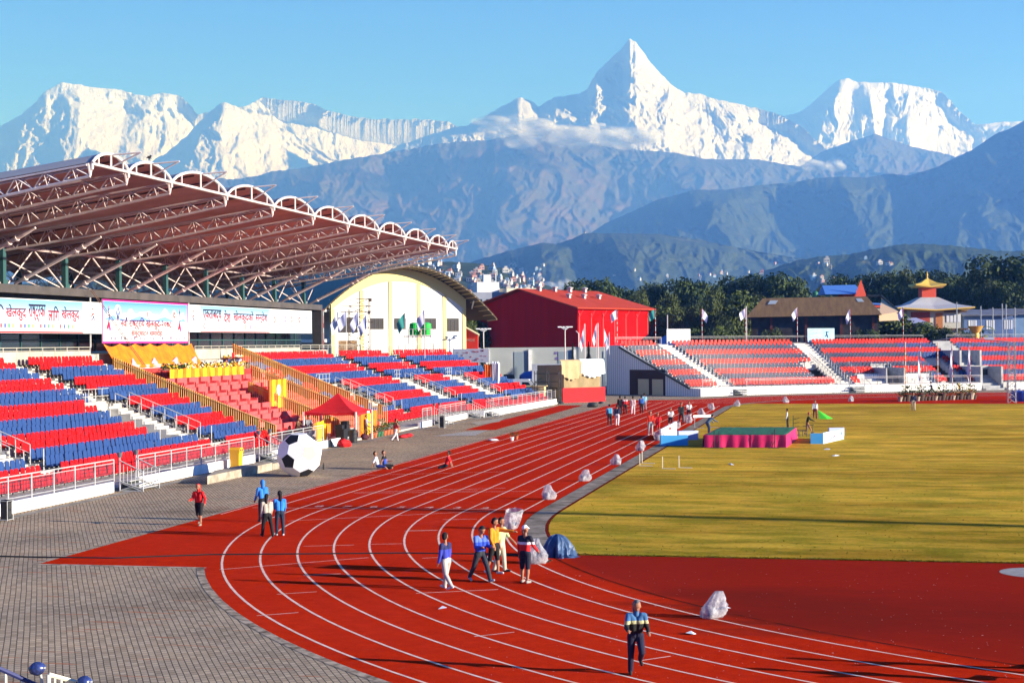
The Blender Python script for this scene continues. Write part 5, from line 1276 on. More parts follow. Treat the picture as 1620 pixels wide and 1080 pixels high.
for a, b in FAIS:
    m = MB()
    for k in range(1, NR + 1):
        fstrip(m, fo(k) - .05, fo(k) + .32, fz(k) - .5, fz(k) + .16, a + .3, b - .3)
    m.build("gangway", pstep, fst)
m = MB()
for k in range(1, NR + 3):
    fstrip(m, fo(k) - .42 - 2.2, fo(k) + .32 - 2.2 + .3, 0, .25 + .34 * (k - 1), BIG[0] + .3, BIG[1] - .3)
m.build("steps", gstep, fst)
m = MB()
for a, b in (BIG,):
    fstrip(m, .6, 12.5, 0, 3.2, a - .02, a + .28); fstrip(m, .6, 12.5, 0, 3.2, b - .28, b + .02); fstrip(m, 6, 12.9, 0, 5.4, a - .02, a + .28); fstrip(m, 6, 12.9, 0, 5.4, b - .28, b + .02)
fstrip(m, fo(1), fo(7) + .4, .9, fz(8) - .1, H1[0] - .15, H1[0]); fstrip(m, fo(1), fo(7) + .4, .9, fz(8) - .1, H1[1], H1[1] + .15); fstrip(m, fo(7) + .34, fo(7) + .5, .9, fz(8) + .4, H1[0], H1[1])
m.build("stair_wall", mat("cabin_grey_mat", (.45, .44, .42), .85, col2=(.3, .3, .29), scale=1), fst)
m = MB(); fstrip(m, 3.9, 3.98, 1.2, 2.75, BIG[0] + .35, BIG[0] + 1.7); m.build("red_door", mat("orange_red_door_mat", (.62, .07, .02), .6), fst)
m = MB(); fstrip(m, 3.92, 3.99, 1.2, 2.75, BIG[0] + 1.75, BIG[1] - .35); m.build("opening", dark_m, fst)
m = MB(); fstrip(m, 3.8, 4.6, 2.8, 3.3, BIG[0] + .3, BIG[1] - .3); m.build("lintel", MATS["cabin_grey_mat"], fst)
# sloping end wall with its dark edge and the gate rooms below
m = MB(); prof = [(0, 0), (0, 1.0), (2.0, 1.05)] + [(fo(k) - .42, fz(k)) for k in (2, 18)] + [(fo(18) + 2.2, fz(18) + .1), (fo(18) + 2.2, 0)]
m.add([fpt(0, o_, z) - FO_ + (fpath(0)[1].cross(Vector((0, 0, 1)))) * -q for q in (.03, .14) for o_, z in prof], [tuple(range(7)), tuple(range(13, 6, -1))] + [(i, (i + 1) % 7, (i + 1) % 7 + 7, i + 7) for i in range(7)])
side_m, tt, bb = node_mat("ribbed_end_mat", .7, .2); tc = N(tt, "ShaderNodeTexCoord"); wv = N(tt, "ShaderNodeTexWave", bands_direction='X'); wv.inputs['Scale'].default_value = 1.0
tt.links.new(tc.outputs['Object'], wv.inputs['Vector']); tt.links.new(ramp(tt, wv.outputs['Fac'], [(0, (.42, .42, .43)), (.4, (.66, .66, .67)), (1, (.68, .68, .69))]), bb.inputs['Base Color'])
m.build("end_wall", side_m, fst)
tl = -fpath(0)[1].cross(Vector((0, 0, 1)))
m = MB(); m.tube([fpt(0, 1.9, 1.0) - FO_ + tl * .2, fpt(0, fo(18) - .3, fz(18) - .15) - FO_ + tl * .2], .16, 5); m.build("edge_beam", dark_m, fst)
m = MB()
for o0, o1 in ((6.6, 8.6), (9.2, 11.2)): m.add([fpt(0, o_, z) - FO_ + tl * .17 for o_, z in ((o0, .05), (o1, .05), (o1, 2.1), (o0, 2.1))], [(0, 1, 2, 3)])
m.build("door", mat("cream_door_mat", (.50, .42, .26), .7), fst)
m = MB(); m.add([fpt(0, o_, z) - FO_ + tl * .155 for o_, z in ((6.2, 0), (12.8, 0), (12.8, 3.3), (6.2, 3.3))], [(0, 1, 2, 3)]); m.build("recess", mat("dark_brown_mat", (.045, .018, .015), .8), fst)
# seats of the far stand join the seats too many to count
for k in range(1, NR + 1):
    for i, s in enumerate(np.arange(.5, S1 - .3, .52)):
        s = float(s)
        if f_open(k, s - .22) or f_open(k, s + .22): continue
        p, n = fpath(s); y_ = -n; x_ = Vector((0, 0, 1)).cross(y_)
        bx, by = y_, x_                          # the seat's +X points to the track
        rng = random.Random(k * 977 + i); o_ = p + n * fo(k)
        mi = (2 if is_red(k) else 3)
        if s > A2 + 14 and rng.random() < .8: mi = 0 if is_red(k) else 1
        dz = rng.uniform(-.015, .015)
        rest.add([(o_.x + bx.x * x + by.x * y, o_.y + bx.y * x + by.y * y, fz(k) + z + dz) for x, y, z in lite.v], lite.f, mi)
tag(rest.build("stadium_seat", [red_seat, blue_seat, sunlit_red_seat, slate_seat]), kind='stuff')
# its railings
def frail(s0, s1, off, z, h, lab, post=2.0, m_=None):
    n = max(2, int((s1 - s0) / 2.0) + 1); pts = [fpt(s, off, z) for s in np.linspace(s0, s1, n)]
    return rail("far_railing", pts, h, lab, post=2.0, bar=.4, m=m_ or tubew, group="railings of the far stand")
frail(.2, A1 - 1.4, .05, 1.0, 1.05, "white railing along the front of the far stand before its first stairs"); frail(A1 + 1.4, A2 - 1.6, .05, 1.0, 1.05, "white railing along the front of the far stand between its two pale stairs")
frail(A2 + 1.6, BIG[0] - .4, .05, 1.0, 1.05, "white railing along the front of the far stand left of the grey stair"); frail(BIG[1] + .4, S1, .05, 1.0, 1.05, "white railing along the front of the far stand right of the grey stair")
frail(.1, px_s(1052, fo(18)), fo(18) + .8, fz(18) + .1, 1.05, "white railing along the top of the far stand left of the blank board"); frail(px_s(1095, fo(18)), BIG[0] - .2, fo(18) + .8, fz(18) + .1, 1.1, "grey railing along the top of the far stand right of the blank board", m_=galv); frail(BIG[1] + .2, S1, fo(18) + .8, fz(18) + .1, 1.1, "grey railing along the top of the far stand beyond the gold cauldron", m_=galv)
for i, (a, b) in enumerate(FAIS):
    t = thing("stair_rail", f"metal handrails beside the {'first' if i == 0 else 'second'} pale stairs of the far stand", "handrail", fpt(a, fo(1), 0), 0, "handrails of the far stand"); m = MB(); L0_ = t.location
    for k in range(1, 12):
        for s in (a + .15, b - .15):
            p = fpt(s, fo(k), fz(k)) - L0_; m.tube([p, p + Vector((0, 0, 1.0))], .03, 4)
    for s in (a + .15, b - .15): m.tube([fpt(s, fo(k), fz(k) + 1.0) - L0_ for k in range(1, 12)], .03, 4)
    m.build("bars", galv, t)
t = thing("stair_rail", "metal handrails round the lower opening of the far stand", "handrail", fpt(H1[0], fo(1), 0), 0, "handrails of the far stand"); m = MB(); L0_ = t.location
for s in (H1[0], H1[1], H1[1] + 4.6, H1[1] + 2.3, H1[0] - 3.4):
    m.tube([fpt(s, fo(k), fz(max(k, 1)) + 1.1) - L0_ for k in range(1, 8)], .03, 4)
    for k in range(1, 8): p = fpt(s, fo(k), fz(k) - .2) - L0_; m.tube([p, p + Vector((0, 0, 1.3))], .028, 4)
m.build("bars", galv, t)
def fsteps(s, lab):
    p = fpt(s, -.1, 0); n = -fpath(s)[1]; t = thing("gate_steps", lab, "steps", p, math.atan2(n.y, n.x), "steel gate steps of the far stand"); m = MB()
    for i in range(4): m.b2((.1 + .4 * i, -1.1, .75 - .2 * i), (.5 + .4 * i, 1.1, .8 - .2 * i))
    m.build("tread", white_w, t); m = MB()
    for y in (-1.1, 1.1): m.tube([(0, y, .8), (0, y, 1.9), (1.7, y, 1.1), (1.7, y, 0)], .035, 4); m.tube([(0, y, .8), (1.7, y, .1)], .03, 4)
    m.build("handrail", galv, t); m = MB(); m.b2((.02, -1.05, .02), (.08, 1.05, .72)); m.build("back_plate", dark_m, t)
fsteps(A1 + .4, "white gate steps at the first pale stairs of the far stand"); fsteps(A2 + .8, "white gate steps at the second pale stairs of the far stand")
# boards and cauldron on top
def top_board(px0, px1, h, lab, fill):
    s0, s1 = px_s(px0, fo(18) + .5), px_s(px1, fo(18) + .5); a, b = fpt(s0, fo(18) + .5, fz(18) + .3), fpt(s1, fo(18) + .5, fz(18) + .3); t = thing("billboard", lab, "billboard", a); d = b - a; nrm = Vector((d.y, -d.x, 0)).normalized()
    m = MB(); up = Vector((0, 0, h)); z_ = Vector((0, 0, 0)); m.add([z_, d, d + up, up, z_ - nrm * .06, d - nrm * .06, d + up - nrm * .06, up - nrm * .06], [(0, 1, 2, 3), (7, 6, 5, 4), (0, 4, 5, 1), (1, 5, 6, 2), (2, 6, 7, 3), (3, 7, 4, 0)]); m.build("sheet", fill, t)
    return t, d, nrm
t, d, nrm = top_board(1055, 1092, 1.95, "plain white billboard on top of the far stand", white_c)
q = MB(); c_ = d * .72 + Vector((0, 0, .7)) + nrm * .02; dd = d.normalized(); q.tube([c_ - dd * .25 - Vector((0, 0, .3)), c_, c_ + dd * .3 + Vector((0, 0, .5))], [.02, .06, .02], 4); q.build("print", mat("pale_grey_print_mat", (.45, .52, .62), .7), t)
t, d, nrm = top_board(1278, 1320, 1.95, "pale blue billboard with white lettering and a dark figure on the far stand", mat("pale_blue_sheet_mat", (.30, .62, .74), .6, col2=(.45, .72, .80), scale=.8)); dd = d.normalized(); L = d.length
for i, tx in enumerate(("नवौं राष्ट्रिय", "खेलकुद", "प्रतियोगिता")):
    lettering(tx, L * .5, .36, white_c, t, face_matrix(dd * L * .30 + Vector((0, 0, 1.35 - .5 * i)) + nrm * .02, dd, (0, 0, 1)))
q = MB(); c_ = dd * L * .72 + Vector((0, 0, 1.0)) + nrm * .02
for pts in (((-.1, .5), (0, .1), (.15, -.35)), ((0, .1), (-.25, -.2)), ((0, .35), (.25, .45))): q.tube([c_ + dd * a + Vector((0, 0, b)) for a, b in pts], .06, 4)
q.build("figure_print", mat("dark_blue_print_mat", (.03, .10, .22), .7), t)
gp_ = fpt(px_s(1545, fo(18) + 1), fo(18) + 1.2, fz(18) + .1); t = thing("cauldron", "gold flame cauldron on top of the far stand above the grey stair", "cauldron", gp_)
m = MB(); m.lathe([(.75, 0), (.7, .1), (.55, .2), (.55, 1.1), (.5, 1.3)], (0, 0, 0), 20); m.build("pedestal", mat("gold_paint_mat", (.62, .34, .06), .4, spec=.6, metal=.3), t); m = MB(); m.lathe([(.5, 1.3), (.7, 1.6), (1.0, 2.1), (1.15, 2.35), (1.05, 2.36), (.8, 1.95), (0, 1.7)], (0, 0, 0), 24); m.build("bowl", MATS["gold_paint_mat"], t)
m = MB(); m.b2((1.0, -.8, 0), (2.6, .8, .7)); m.build("plinth", white_w, t)

# ------------------------------------------------------------------ flags
pole_m = mat("flag_pole_mat", (.62, .60, .58), .5); pole_r = mat("striped_pole_mat", (.75, .70, .65), .6, col2=(.55, .05, .04), scale=1.6, detail=0, lo=.48, hi=.52, stretch=(.01, .01, 1))
fl_w, fl_t, fl_r, fl_b = mat("white_flag_mat", (.72, .72, .80), .8), mat("teal_flag_mat", (.04, .26, .24), .8), mat("red_flag_mat", (.68, .02, .04), .8), mat("lilac_flag_mat", (.55, .55, .75), .8)
def flag(base, H, m_, lab, seed=0, limp=.6, w=1.3, h=1.0, pole=None, side=-1):
    t = thing("flag", lab, "flag", base, 0, "flags round the stadium"); rng = random.Random(seed)
    m = MB(); m.tube([(0, 0, 0), (0, 0, H)], [.045, .03], 6); m.build("pole", pole or pole_r, t)
    m = MB(); n, r_ = 9, 7; vs = []; ax = Vector((_ct, _st, 0)) * side; ay = Vector((-_st, _ct, 0))
    for i in range(n + 1):
        u = i / n; drop = limp * u ** 1.3
        for j in range(r_ + 1):
            v = j / r_; fold = .12 * math.sin(u * 7 + v * 2 + seed) * u
            p = ax * (w * u * (1 - .55 * limp * v * .6) * (1 - .35 * limp)) + ay * fold; vs.append((p.x, p.y, H - .05 - h * v - drop * h * (1 - .25 * v)))
    m.add(vs, [(i * (r_ + 1) + j, (i + 1) * (r_ + 1) + j, (i + 1) * (r_ + 1) + j + 1, i * (r_ + 1) + j + 1) for i in range(n) for j in range(r_)]); m.build("cloth", m_, t, smooth=True)
    return t
for i, (px, top, mm, lab, lp, sd_) in enumerate(((977, 489, fl_w, "white flag on a striped pole before the lit side of the red hall", .55, -1), (1037, 488, fl_t, "teal flag on a striped pole at the right corner of the red hall", .5, -1), (1111, 488, fl_w, "white flag on a striped pole just right of the blank billboard", .8, 1), (1180, 487, fl_w, "white flag on a striped pole left of the brown roofed shed", .6, -1),
        (1262, 486, fl_w, "narrow white flag on a striped pole before the brown roof", .8, -1), (1345, 488, fl_w, "white flag hanging right of the pale blue billboard", 1.1, -1), (1429, 485, fl_b, "white flag on an orange pole right of the round bush", .9, -1))):
    b_ = fpt(px_s(px, fo(18) + .9), fo(18) + .9, fz(18) + .1); d_ = depth_of(b_); top_z = CAM_H + (YH - top - .0081 * (px - 810)) / F_PX * d_; flag(b_, top_z - b_.z, mm, lab, i, lp, 1.15, 1.25, pole_r, sd_)
for i, (px, bot, top, mm, lab, lp) in enumerate(((512, 548, 489, fl_r, "red flag hanging limp from a striped pole beside the white hall", 1.3), (535, 548, 492, fl_w, "white flag hanging by the left window of the white hall", 1.0), (548, 548, 492, fl_b, "larger white flag left of the scaffold mast", .7), (567, 548, 492, fl_b, "pale lilac flag just left of the scaffold mast", .9), (580, 548, 497, fl_b, "pale lilac flag in front of the scaffold mast", .9), (641, 548, 494, fl_t, "dark teal flag before the middle window of the white hall", .8), (672, 548, 489, fl_b, "lilac flag above the green water tanks", .8))):
    zt_ = onX(px, top, -77.0); b_ = Vector((-77.0, zt_[0], 0)); 
    if px > 500: b_ = at(px, 541, 176.0); b_.z = 0; zz = at(px, top, 176.0).z
    flag(b_, zz, mm, lab, 20 + i, lp, 1.3, 1.5, pole_r if i == 0 else pole_m, -1)
for i, (px, dpt, top, bot) in enumerate(((924, 205, 518, 0), (944, 205, 512, 0), (956, 212, 520, 0), (964, 212, 525, 0))):
    b_ = at(px, 541, dpt); b_.z = 0; flag(b_, at(px, top, dpt).z, fl_w, ["white flag drooping left of the young trees by the far gate", "white flag drooping on the tall pole by the far gate", "white flag hanging close to the far stand's end", "white flag nearest to the far stand's end wall"][i], 40 + i, 1.25, 1.0, 1.6, pole_m, -1 if i != 2 else 1)
# flags and plants of the ceremony row on the far track
for i, (px, by, ty, mm) in enumerate(((1433, 634, 541, None), (1457, 633, 541, fl_w), (1484, 632, 541, None), (1507, 631, 541, fl_w), (1535, 630, 540, fl_w))):
    b_ = G(px, by); H_ = at(px, ty, depth_of(b_)).z
    if mm: flag(b_, H_, mm, ["", "limp white flag on the second pole of the row on the far track", "", "limp white flag on the fourth pole of the row on the far track", "limp white flag on the last pole of the row on the far track"][i], 60 + i, 1.6, .8, 2.2, pole_r, -1)
    else:
        t = thing("striped_pole", ["orange and white striped pole before the lower opening of the far stand", "", "pink striped pole in the middle of the row on the far track"][i], "pole", b_); m = MB(); m.tube([(0, 0, 0), (0, 0, H_)], .06, 6); m.build("shaft", mat("orange_striped_mat", (.75, .60, .45), .6, col2=(.70, .25, .06), scale=2, detail=0, lo=.48, hi=.52, stretch=(.01, .01, 1)), t)
for i in range(22):
    p = G(1424 + 5.6 * i, 635.0 - .17 * i); pot(p, f"potted plant number {i + 1} from the left in the row on the far track" if False else f"leafy potted plant in the ceremony row on the far track, {'yellow flowering' if i > 15 else 'dark green'}", 100 + i, mat('dark_pot_mat', (.07, .045, .03), .8) if i % 5 else MATS['slab_mat'], 1.45 + .7 * (i in (2, 6, 12, 17, 20)), "yellow flowering plants in the row on the far track" if i > 15 else "dark green plants in the row on the far track", MATS["yellow_flower_mat"] if i > 15 else None)
b_ = G(1601, 637); t = thing("lattice_mast", "slender grey lattice mast standing at the far edge of the field", "mast", b_); m = MB(); H_ = at(1601, 541, depth_of(b_)).z; w_ = .42
for x, y in ((-w_, -w_), (w_, -w_), (w_, w_), (-w_, w_)): m.tube([(x, y, 0), (x * .8, y * .8, H_)], .05, 4)
nl = 11
for i in range(nl):
    z0, z1 = H_ * i / nl, H_ * (i + 1) / nl
    for (x0, y0), (x1, y1) in (((-w_, -w_), (w_, -w_)), ((w_, -w_), (w_, w_)), ((w_, w_), (-w_, w_)), ((-w_, w_), (-w_, -w_))): m.tube([(x0 * .9, y0 * .9, z0), (x1 * .9, y1 * .9, z1)], .03, 4); m.tube([(x0 * .9, y0 * .9, z1), (x1 * .9, y1 * .9, z1)], .025, 4)
m.build("lattice", galv, t)
m = MB(); m.tube([(0, 0, H_), (-5.5, 1.5, H_ + .6), (-8, 2, H_ + .2)], .05, 5); m.tube([(0, 0, H_ - .6), (-5.5, 1.5, H_ + .1)], .035, 4); m.build("boom", galv, t)
for i, (px, py, r_) in enumerate(((1607, 634, .55), (1618, 635, .6))):
    t = thing("barrel", f"blue plastic barrel at the foot of the lattice mast, {'left' if i == 0 else 'right'} one", "barrel", G(px, py)); m = MB(); m.lathe([(r_ * .8, 0), (r_, .3), (r_, 1.0), (r_ * .8, 1.2), (0, 1.2)], (0, 0, 0), 14); m.build("body", mat("blue_drum_mat", (.02, .06, .35), .5), t)
# ================================================================== ON THE TRACK AND THE FIELD
film_m, tt, bb = node_mat("clear_film_mat", .3, .5); tc = N(tt, "ShaderNodeTexCoord"); nz_ = noise(tt, tc.outputs['Object'], 5, 6, .65)
tt.links.new(ramp(tt, nz_, [(.36, (.22, .22, .27)), (.5, (.46, .46, .50)), (.66, (.74, .73, .75))]), bb.inputs['Base Color']); bumpify(tt, bb, nz_, .9, .08)
trn = N(tt, "ShaderNodeBsdfTransparent"); mxs = N(tt, "ShaderNodeMixShader"); mxs.inputs[0].default_value = .52; outn = [n for n in tt.nodes if n.type == 'OUTPUT_MATERIAL'][0]
tt.links.new(trn.outputs[0], mxs.inputs[1]); tt.links.new(bb.outputs[0], mxs.inputs[2]); tt.links.new(mxs.outputs[0], outn.inputs[0])
def bag(px, py, h, lab, seed, lean=0.0, sx=1.0, point=True):
    """upright film bag on thin wire: sagging foot, pleated body, mouth pulled out to a corner"""
    t = thing("litter_bag", lab, "plastic bag", G(px, py), 0, "clear plastic litter bags along the inner edge of the track"); rng = random.Random(seed); m = MB(); n = 22; rows = 14; ph0 = rng.uniform(0, 6); cd = -1 if rng.random() < .7 else 1
    for i in range(rows + 1):
        u = i / rows
        r0 = sx * (.24 + .07 * math.sin(min(1, u * 1.6) * math.pi) - .05 * u) if point else sx * (.20 + .13 * u + .05 * math.sin(u * 5))
        if point and u > .5: r0 *= 1 - .72 * ((u - .5) / .5) ** 1.2
        for k in range(n):
            a = 6.283 * k / n; w = 1 + .16 * math.sin(3 * a + ph0 + u * 2.4) + .09 * math.sin(7 * a + ph0 * 2 - u * 4) + rng.uniform(-.06, .06)
            x = r0 * w * math.cos(a); y = r0 * w * math.sin(a) * .85
            pull = max(0, math.cos(a) * cd) ** 3 * (max(0, u - .25) ** 1.2) * (.42 if point else .22) * (1.35 - u)
            x += cd * pull + lean * u * h; zz = h * u + (.10 * h * (math.cos(a - 1.1 * cd) if not point else 0) if i == rows else 0)
            m.v.append((x * _ct - y * _st, x * _st + y * _ct, zz))
    for i in range(rows):
        for k in range(n): k2 = (k + 1) % n; m.f.append((i * n + k, i * n + k2, (i + 1) * n + k2, (i + 1) * n + k)); m.m.append(0)
    if point: m.f.append(tuple(rows * n + k for k in range(n))); m.m.append(0)
    m.f.append(tuple(range(n - 1, -1, -1))); m.m.append(0)
    m.build("film", film_m, t, smooth=True)
    m = MB()
    for q in range(5): m.blob((rng.gauss(0, .08), rng.gauss(0, .08), .1 + .07 * q * rng.random()), rng.uniform(.05, .1), 7, rng.randrange(2), wob=.2, seed=q)
    m.build("litter", [mat("bag_litter_mat", (.20, .19, .22), .8), mat("bag_litter_dark_mat", (.05, .06, .12), .8)], t)
    return t
bag(1124, 977, .68, "torn clear litter bag on the red apron nearest the camera", 1, .25, 1.05)
bag(808, 837, .72, "clear litter bag at the tip of the bend beside the orange jacket", 2, .1, 1.0, False)
bag(868, 790, .66, "clear litter bag on the kerb above the tip of the bend, pointed top", 3, .05); bag(923, 761, .60, "clear litter bag leaning right on the kerb, third up the straight", 4, .35)
bag(975, 735, .60, "clear litter bag with dark rubbish on the kerb, fourth up the straight", 5, -.05); bag(1013, 713, .68, "pale clear litter bag on the kerb left of the white posts", 6, .02)
bag(1043, 697, .62, "dark filled litter bag beside the sky blue foam block", 7, .0, 1.2, False); bag(1069, 678, .55, "clear litter bag behind the white slanted board", 8, .1, 1.0, False)
bag(1089, 669, .72, "clear litter bag at the feet of the jogger in white shorts kit", 9, .0, 1.1, False); bag(1110, 657.5, .72, "clear litter bag behind the white hurdle bar", 10, .0, 1.1)
bag(1126, 648.5, .66, "clear litter bag on the inner kerb where the far bend starts", 11, -.1, 1.0, False); bag(1165, 643, .70, "clear litter bag alone on the far bend, left one", 12, .3, 1.1)
bag(1243, 637, .70, "grey litter bag on the far bend before the second stairs", 13, .0, 1.1); bag(1346, 635, .66, "whitish litter bag left of the ceremony plants on the far track", 14, .0, 1.0)
bag(1614, 622, .70, "pale litter bag by the blue barrels at the right edge", 15, .0, 1.2)
# tarpaulin heap
t = place("tarp_heap", "heap covered with a wrinkled blue tarpaulin at the corner of the grass", "tarpaulin", 882, 880)
m = MB(); rng = random.Random(8); n, rows = 64, 14
for i in range(rows + 1):
    u = i / rows; r0 = .40 * (1 - u ** 2.2) ** .5 + .04
    for k in range(n):
        a = 6.283 * k / n; w = 1 + (.16 * math.sin(5 * a + 1) + .14 * math.sin(9 * a + 2.5 * u) + .09 * math.sin(16 * a - 2 * u)) * (1.15 - u * .8) + rng.uniform(-.03, .03)
        m.v.append((r0 * w * math.cos(a) * 1.05, r0 * w * math.sin(a) * .95, .72 * u + (.03 * math.sin(a * 4) if i else 0)))
for i in range(rows):
    for k in range(n): k2 = (k + 1) % n; m.f.append((i * n + k, i * n + k2, (i + 1) * n + k2, (i + 1) * n + k)); m.m.append(0)
m.f.append(tuple(rows * n + k for k in range(n))); m.m.append(0)
m.build("tarp", mat("slate_tarp_mat", (.060, .125, .25), .5, col2=(.022, .05, .12), scale=2.6, spec=.4, bump=.5), t)
m = MB(); m.blob((.42, -.1, .03), (.3, .25, .05), 12, wob=.3, seed=3); m.build("loose_edge", MATS["slate_tarp_mat"], t)
t = place("twig_heap", "small heap of brown litter between the blue tarpaulin and the bag", "litter", 862, 889); m = MB(); rng = random.Random(4)
for i in range(18): a = rng.uniform(0, 6.28); m.box((rng.gauss(0, .15), rng.gauss(0, .12), .03 + rng.random() * .04), (.14, .03, .03), rz=a)
m.build("twigs", mat("twig_mat", (.12, .06, .03), .9), t)
# high-jump style covered mat
a, b, c, d = G(1114, 708), G(1243, 708), G(1259, 694), G(1136, 688)
t = thing("landing_mat", "large landing mat with green net top and pleated pink skirt on the grass", "mat", a); b, c, d = b - a, c - a, d - a
d = c - b * 1.0; d = Vector((d.x, d.y, 0)); z0 = Vector((0, 0, 0)); hM = .86
cs = [z0, b, b + d, d]
m = MB(); m.prism([(p.x * .985 + .03, p.y * .985 + .05) for p in cs], .02, hM - .02); m.build("mattress", mat("mat_core_mat", (.25, .02, .06), .9), t)
m = MB(); nx_, ny_ = 30, 10; vs = []; rng = random.Random(3)
for i in range(nx_ + 1):
    for j in range(ny_ + 1): p = b * (i / nx_) * 1.01 + d * (j / ny_) * 1.01; vs.append((p.x, p.y, hM + .02 + rng.uniform(-.02, .025) - (.05 if j in (0, ny_) or i in (0, nx_) else 0)))
m.add(vs, [(i * (ny_ + 1) + j, (i + 1) * (ny_ + 1) + j, (i + 1) * (ny_ + 1) + j + 1, i * (ny_ + 1) + j + 1) for i in range(nx_) for j in range(ny_)]); m.build("net_top", mat("green_net_mat", (.008, .12, .055), .9, col2=(.004, .075, .035), scale=3, bump=.4), t)
m = MB()
for p, q in ((z0, b), (b, b + d), (b + d, d), (d, z0)):
    L = (q - p).length; n = int(L / .12); nr = Vector(((q - p).y, -(q - p).x, 0)).normalized(); vs = []
    for i in range(n + 1):
        w = .035 * math.sin(i * .9) + .05 * abs(math.sin(i * .23)); e = p.lerp(q, i / n)
        for z, k_ in ((.03, 1.6), (.45, 1.0), (hM - .02, .4)): vs.append((e.x + nr.x * (.02 + w * k_), e.y + nr.y * (.02 + w * k_), z))
    m.add(vs, [(3 * i + j, 3 * i + 3 + j, 3 * i + 4 + j, 3 * i + 1 + j) for i in range(n) for j in range(2)])
m.build("skirt", mat("pink_satin_mat", (.66, .012, .12), .5, col2=(.50, .008, .085), scale=2, spec=.4), t, smooth=True)
for i, (u, hh) in enumerate(((.12, 1.1), (.18, 1.1), (.86, 1.25), (.83, 1.0))):
    e = a + b * u + Vector((.05, -.35, 0)); s_ = thing("jump_stand", f"dark metal upright in front of the pink skirt, {ORD[i + 1]} from the left" if i < 2 else f"dark metal upright in front of the pink skirt, {'tall' if i == 2 else 'short'} right one", "stand", e); m = MB(); m.tube([(0, 0, 0), (0, 0, hh)], .03, 5); m.box((0, 0, .02), (.5, .3, .04)); m.tube([(-.2, 0, .04), (0, 0, .5)], .02, 4); m.build("post", dark_m, s_)
def foam(px0, py0, px1, py1, h, dep, lab, cols, name="foam_board", slope=0.0):
    a, b = G(px0, py0), G(px1, py1); t = thing(name, lab, "foam block", a); e = b - a; n_ = Vector((-e.y, e.x, 0)).normalized() * dep; m = MB(); up0, up1 = Vector((0, 0, h)), Vector((0, 0, h + slope)); z_ = Vector((0, 0, 0))
    m.add([z_, e, e + n_, n_, up0, e + up1, e + n_ + up1, n_ + up0], [(0, 3, 2, 1), (4, 5, 6, 7), (0, 1, 5, 4), (1, 2, 6, 5), (2, 3, 7, 6), (3, 0, 4, 7)]); m.build("block", cols, t); return t, e, n_
skyb = mat("sky_blue_foam_mat", (.08, .40, .75), .6, col2=(.05, .33, .68), scale=.7, detail=0); lil = mat("lilac_foam_mat", (.40, .46, .68), .6); wfoam = mat("white_foam_mat", (.76, .74, .76), .6)
foam(1045.5, 705, 1088.5, 704.5, .68, .5, "sky blue foam block at the edge of the grass", skyb)
tt_, e, n_ = foam(1046, 697, 1071, 690, .78, .15, "white slanted board with red lettering behind the blue foam block", wfoam, "sign_board", .3)
for i, tx in enumerate(("खेलकुद",)): lettering(tx, 1.1, .34, red_p, tt_, face_matrix(e * .55 + Vector((0, 0, .72)) + Vector((e.y, -e.x, 0)).normalized() * .012, e, Vector((0, 0, 1)) + e.normalized() * .2))
foam(1074, 696.5, 1105, 695.5, .66, .35, "lilac foam block between the slanted board and the landing mat", lil)
foam(1282.5, 702, 1302, 702, .70, .3, "sky blue end of the foam wall right of the landing mat", skyb)
tt_, e, n_ = foam(1302.5, 702, 1335, 694.5, .74, .12, "white and blue printed board right of the landing mat", mat("pale_print_mat", (.68, .76, .82), .6, col2=(.30, .60, .78), scale=.55, detail=0), "sign_board", .0)
for pts, mm in ((((.25, .15), (.4, .3), (.55, .36)), navy_p), (((.2, .45), (.24, .55)), red_p), (((.85, .35), (.87, .55)), navy_p), (((.52, .3), (.56, .55)), red_p)):
    q = MB(); q.tube([e * u + Vector((e.y, -e.x, 0)).normalized() * .02 + Vector((0, 0, v)) for u, v in pts], .03, 4); q.build("print", mm, tt_)
foam(1312, 690, 1336, 689.5, .62, .2, "lilac foam block behind the printed board", lil)
# hurdle and take-off posts
def posts(px, py, px2, py2, h, lab, bar=None):
    a, b = G(px, py), G(px2, py2); t = thing("hurdle" if bar else "field_stand", lab, "hurdle" if bar else "stand", a); e = b - a; m = MB()
    for p in (Vector(), e): m.tube([p, p + Vector((0, 0, h))], .025, 5); m.tube([p + Vector((0, 0, .02)), p + Vector((.75, -.15, .02))], .03, 4)
    m.build("upright", bar and galv or mat("cream_post_mat", (.70, .62, .45), .6), t)
    if bar: m = MB(); d_ = e.normalized(); m.box(e / 2 + Vector((0, 0, h)), (e.length + .3, .05, .2), rz=math.atan2(e.y, e.x)); m.build("bar", white_w, t)
posts(1099, 677, 1122, 676, .95, "white barred hurdle standing at the grass edge", True)
posts(1012, 737, 1015.8, 733, .72, "pair of pale posts on a flat base near the kerb, left one"); posts(1048, 741.5, 1074, 740, .68, "pair of pale uprights on flat bases on the grass, right one")
t = place("bench_frame", "low dark metal frame on the grass right of the landing mat", "frame", 1270, 690); m = MB()
for x in (-.6, -.3, 0, .3, .7):
    m.tube([(x, 0, 0), (x, 0, .45 + .35 * (x > .2))], .025, 4)
m.tube([(-.6, 0, .45), (.3, 0, .45)], .025, 4); m.tube([(.0, 0, .75), (.8, .1, .85)], .02, 4); m.tube([(-.2, -.4, 0), (-.2, -.4, .4), (.3, -.4, .4), (.3, -.4, 0)], .025, 4); m.build("frame", dark_m, t)
t = place("high_jump_stand", "green high jump upright with arms beside the pink skirt", "stand", 1255, 689); m = MB(); m.tube([(0, 0, 0), (0, 0, 1.5)], .03, 5); m.box((0, 0, .03), (.7, .4, .05))
for z in (.6, .9, 1.2): m.tube([(0, 0, z), (.45, 0, z + .1)], .02, 4)
m.build("post", mat("olive_steel_mat", (.05, .07, .03), .6), t)
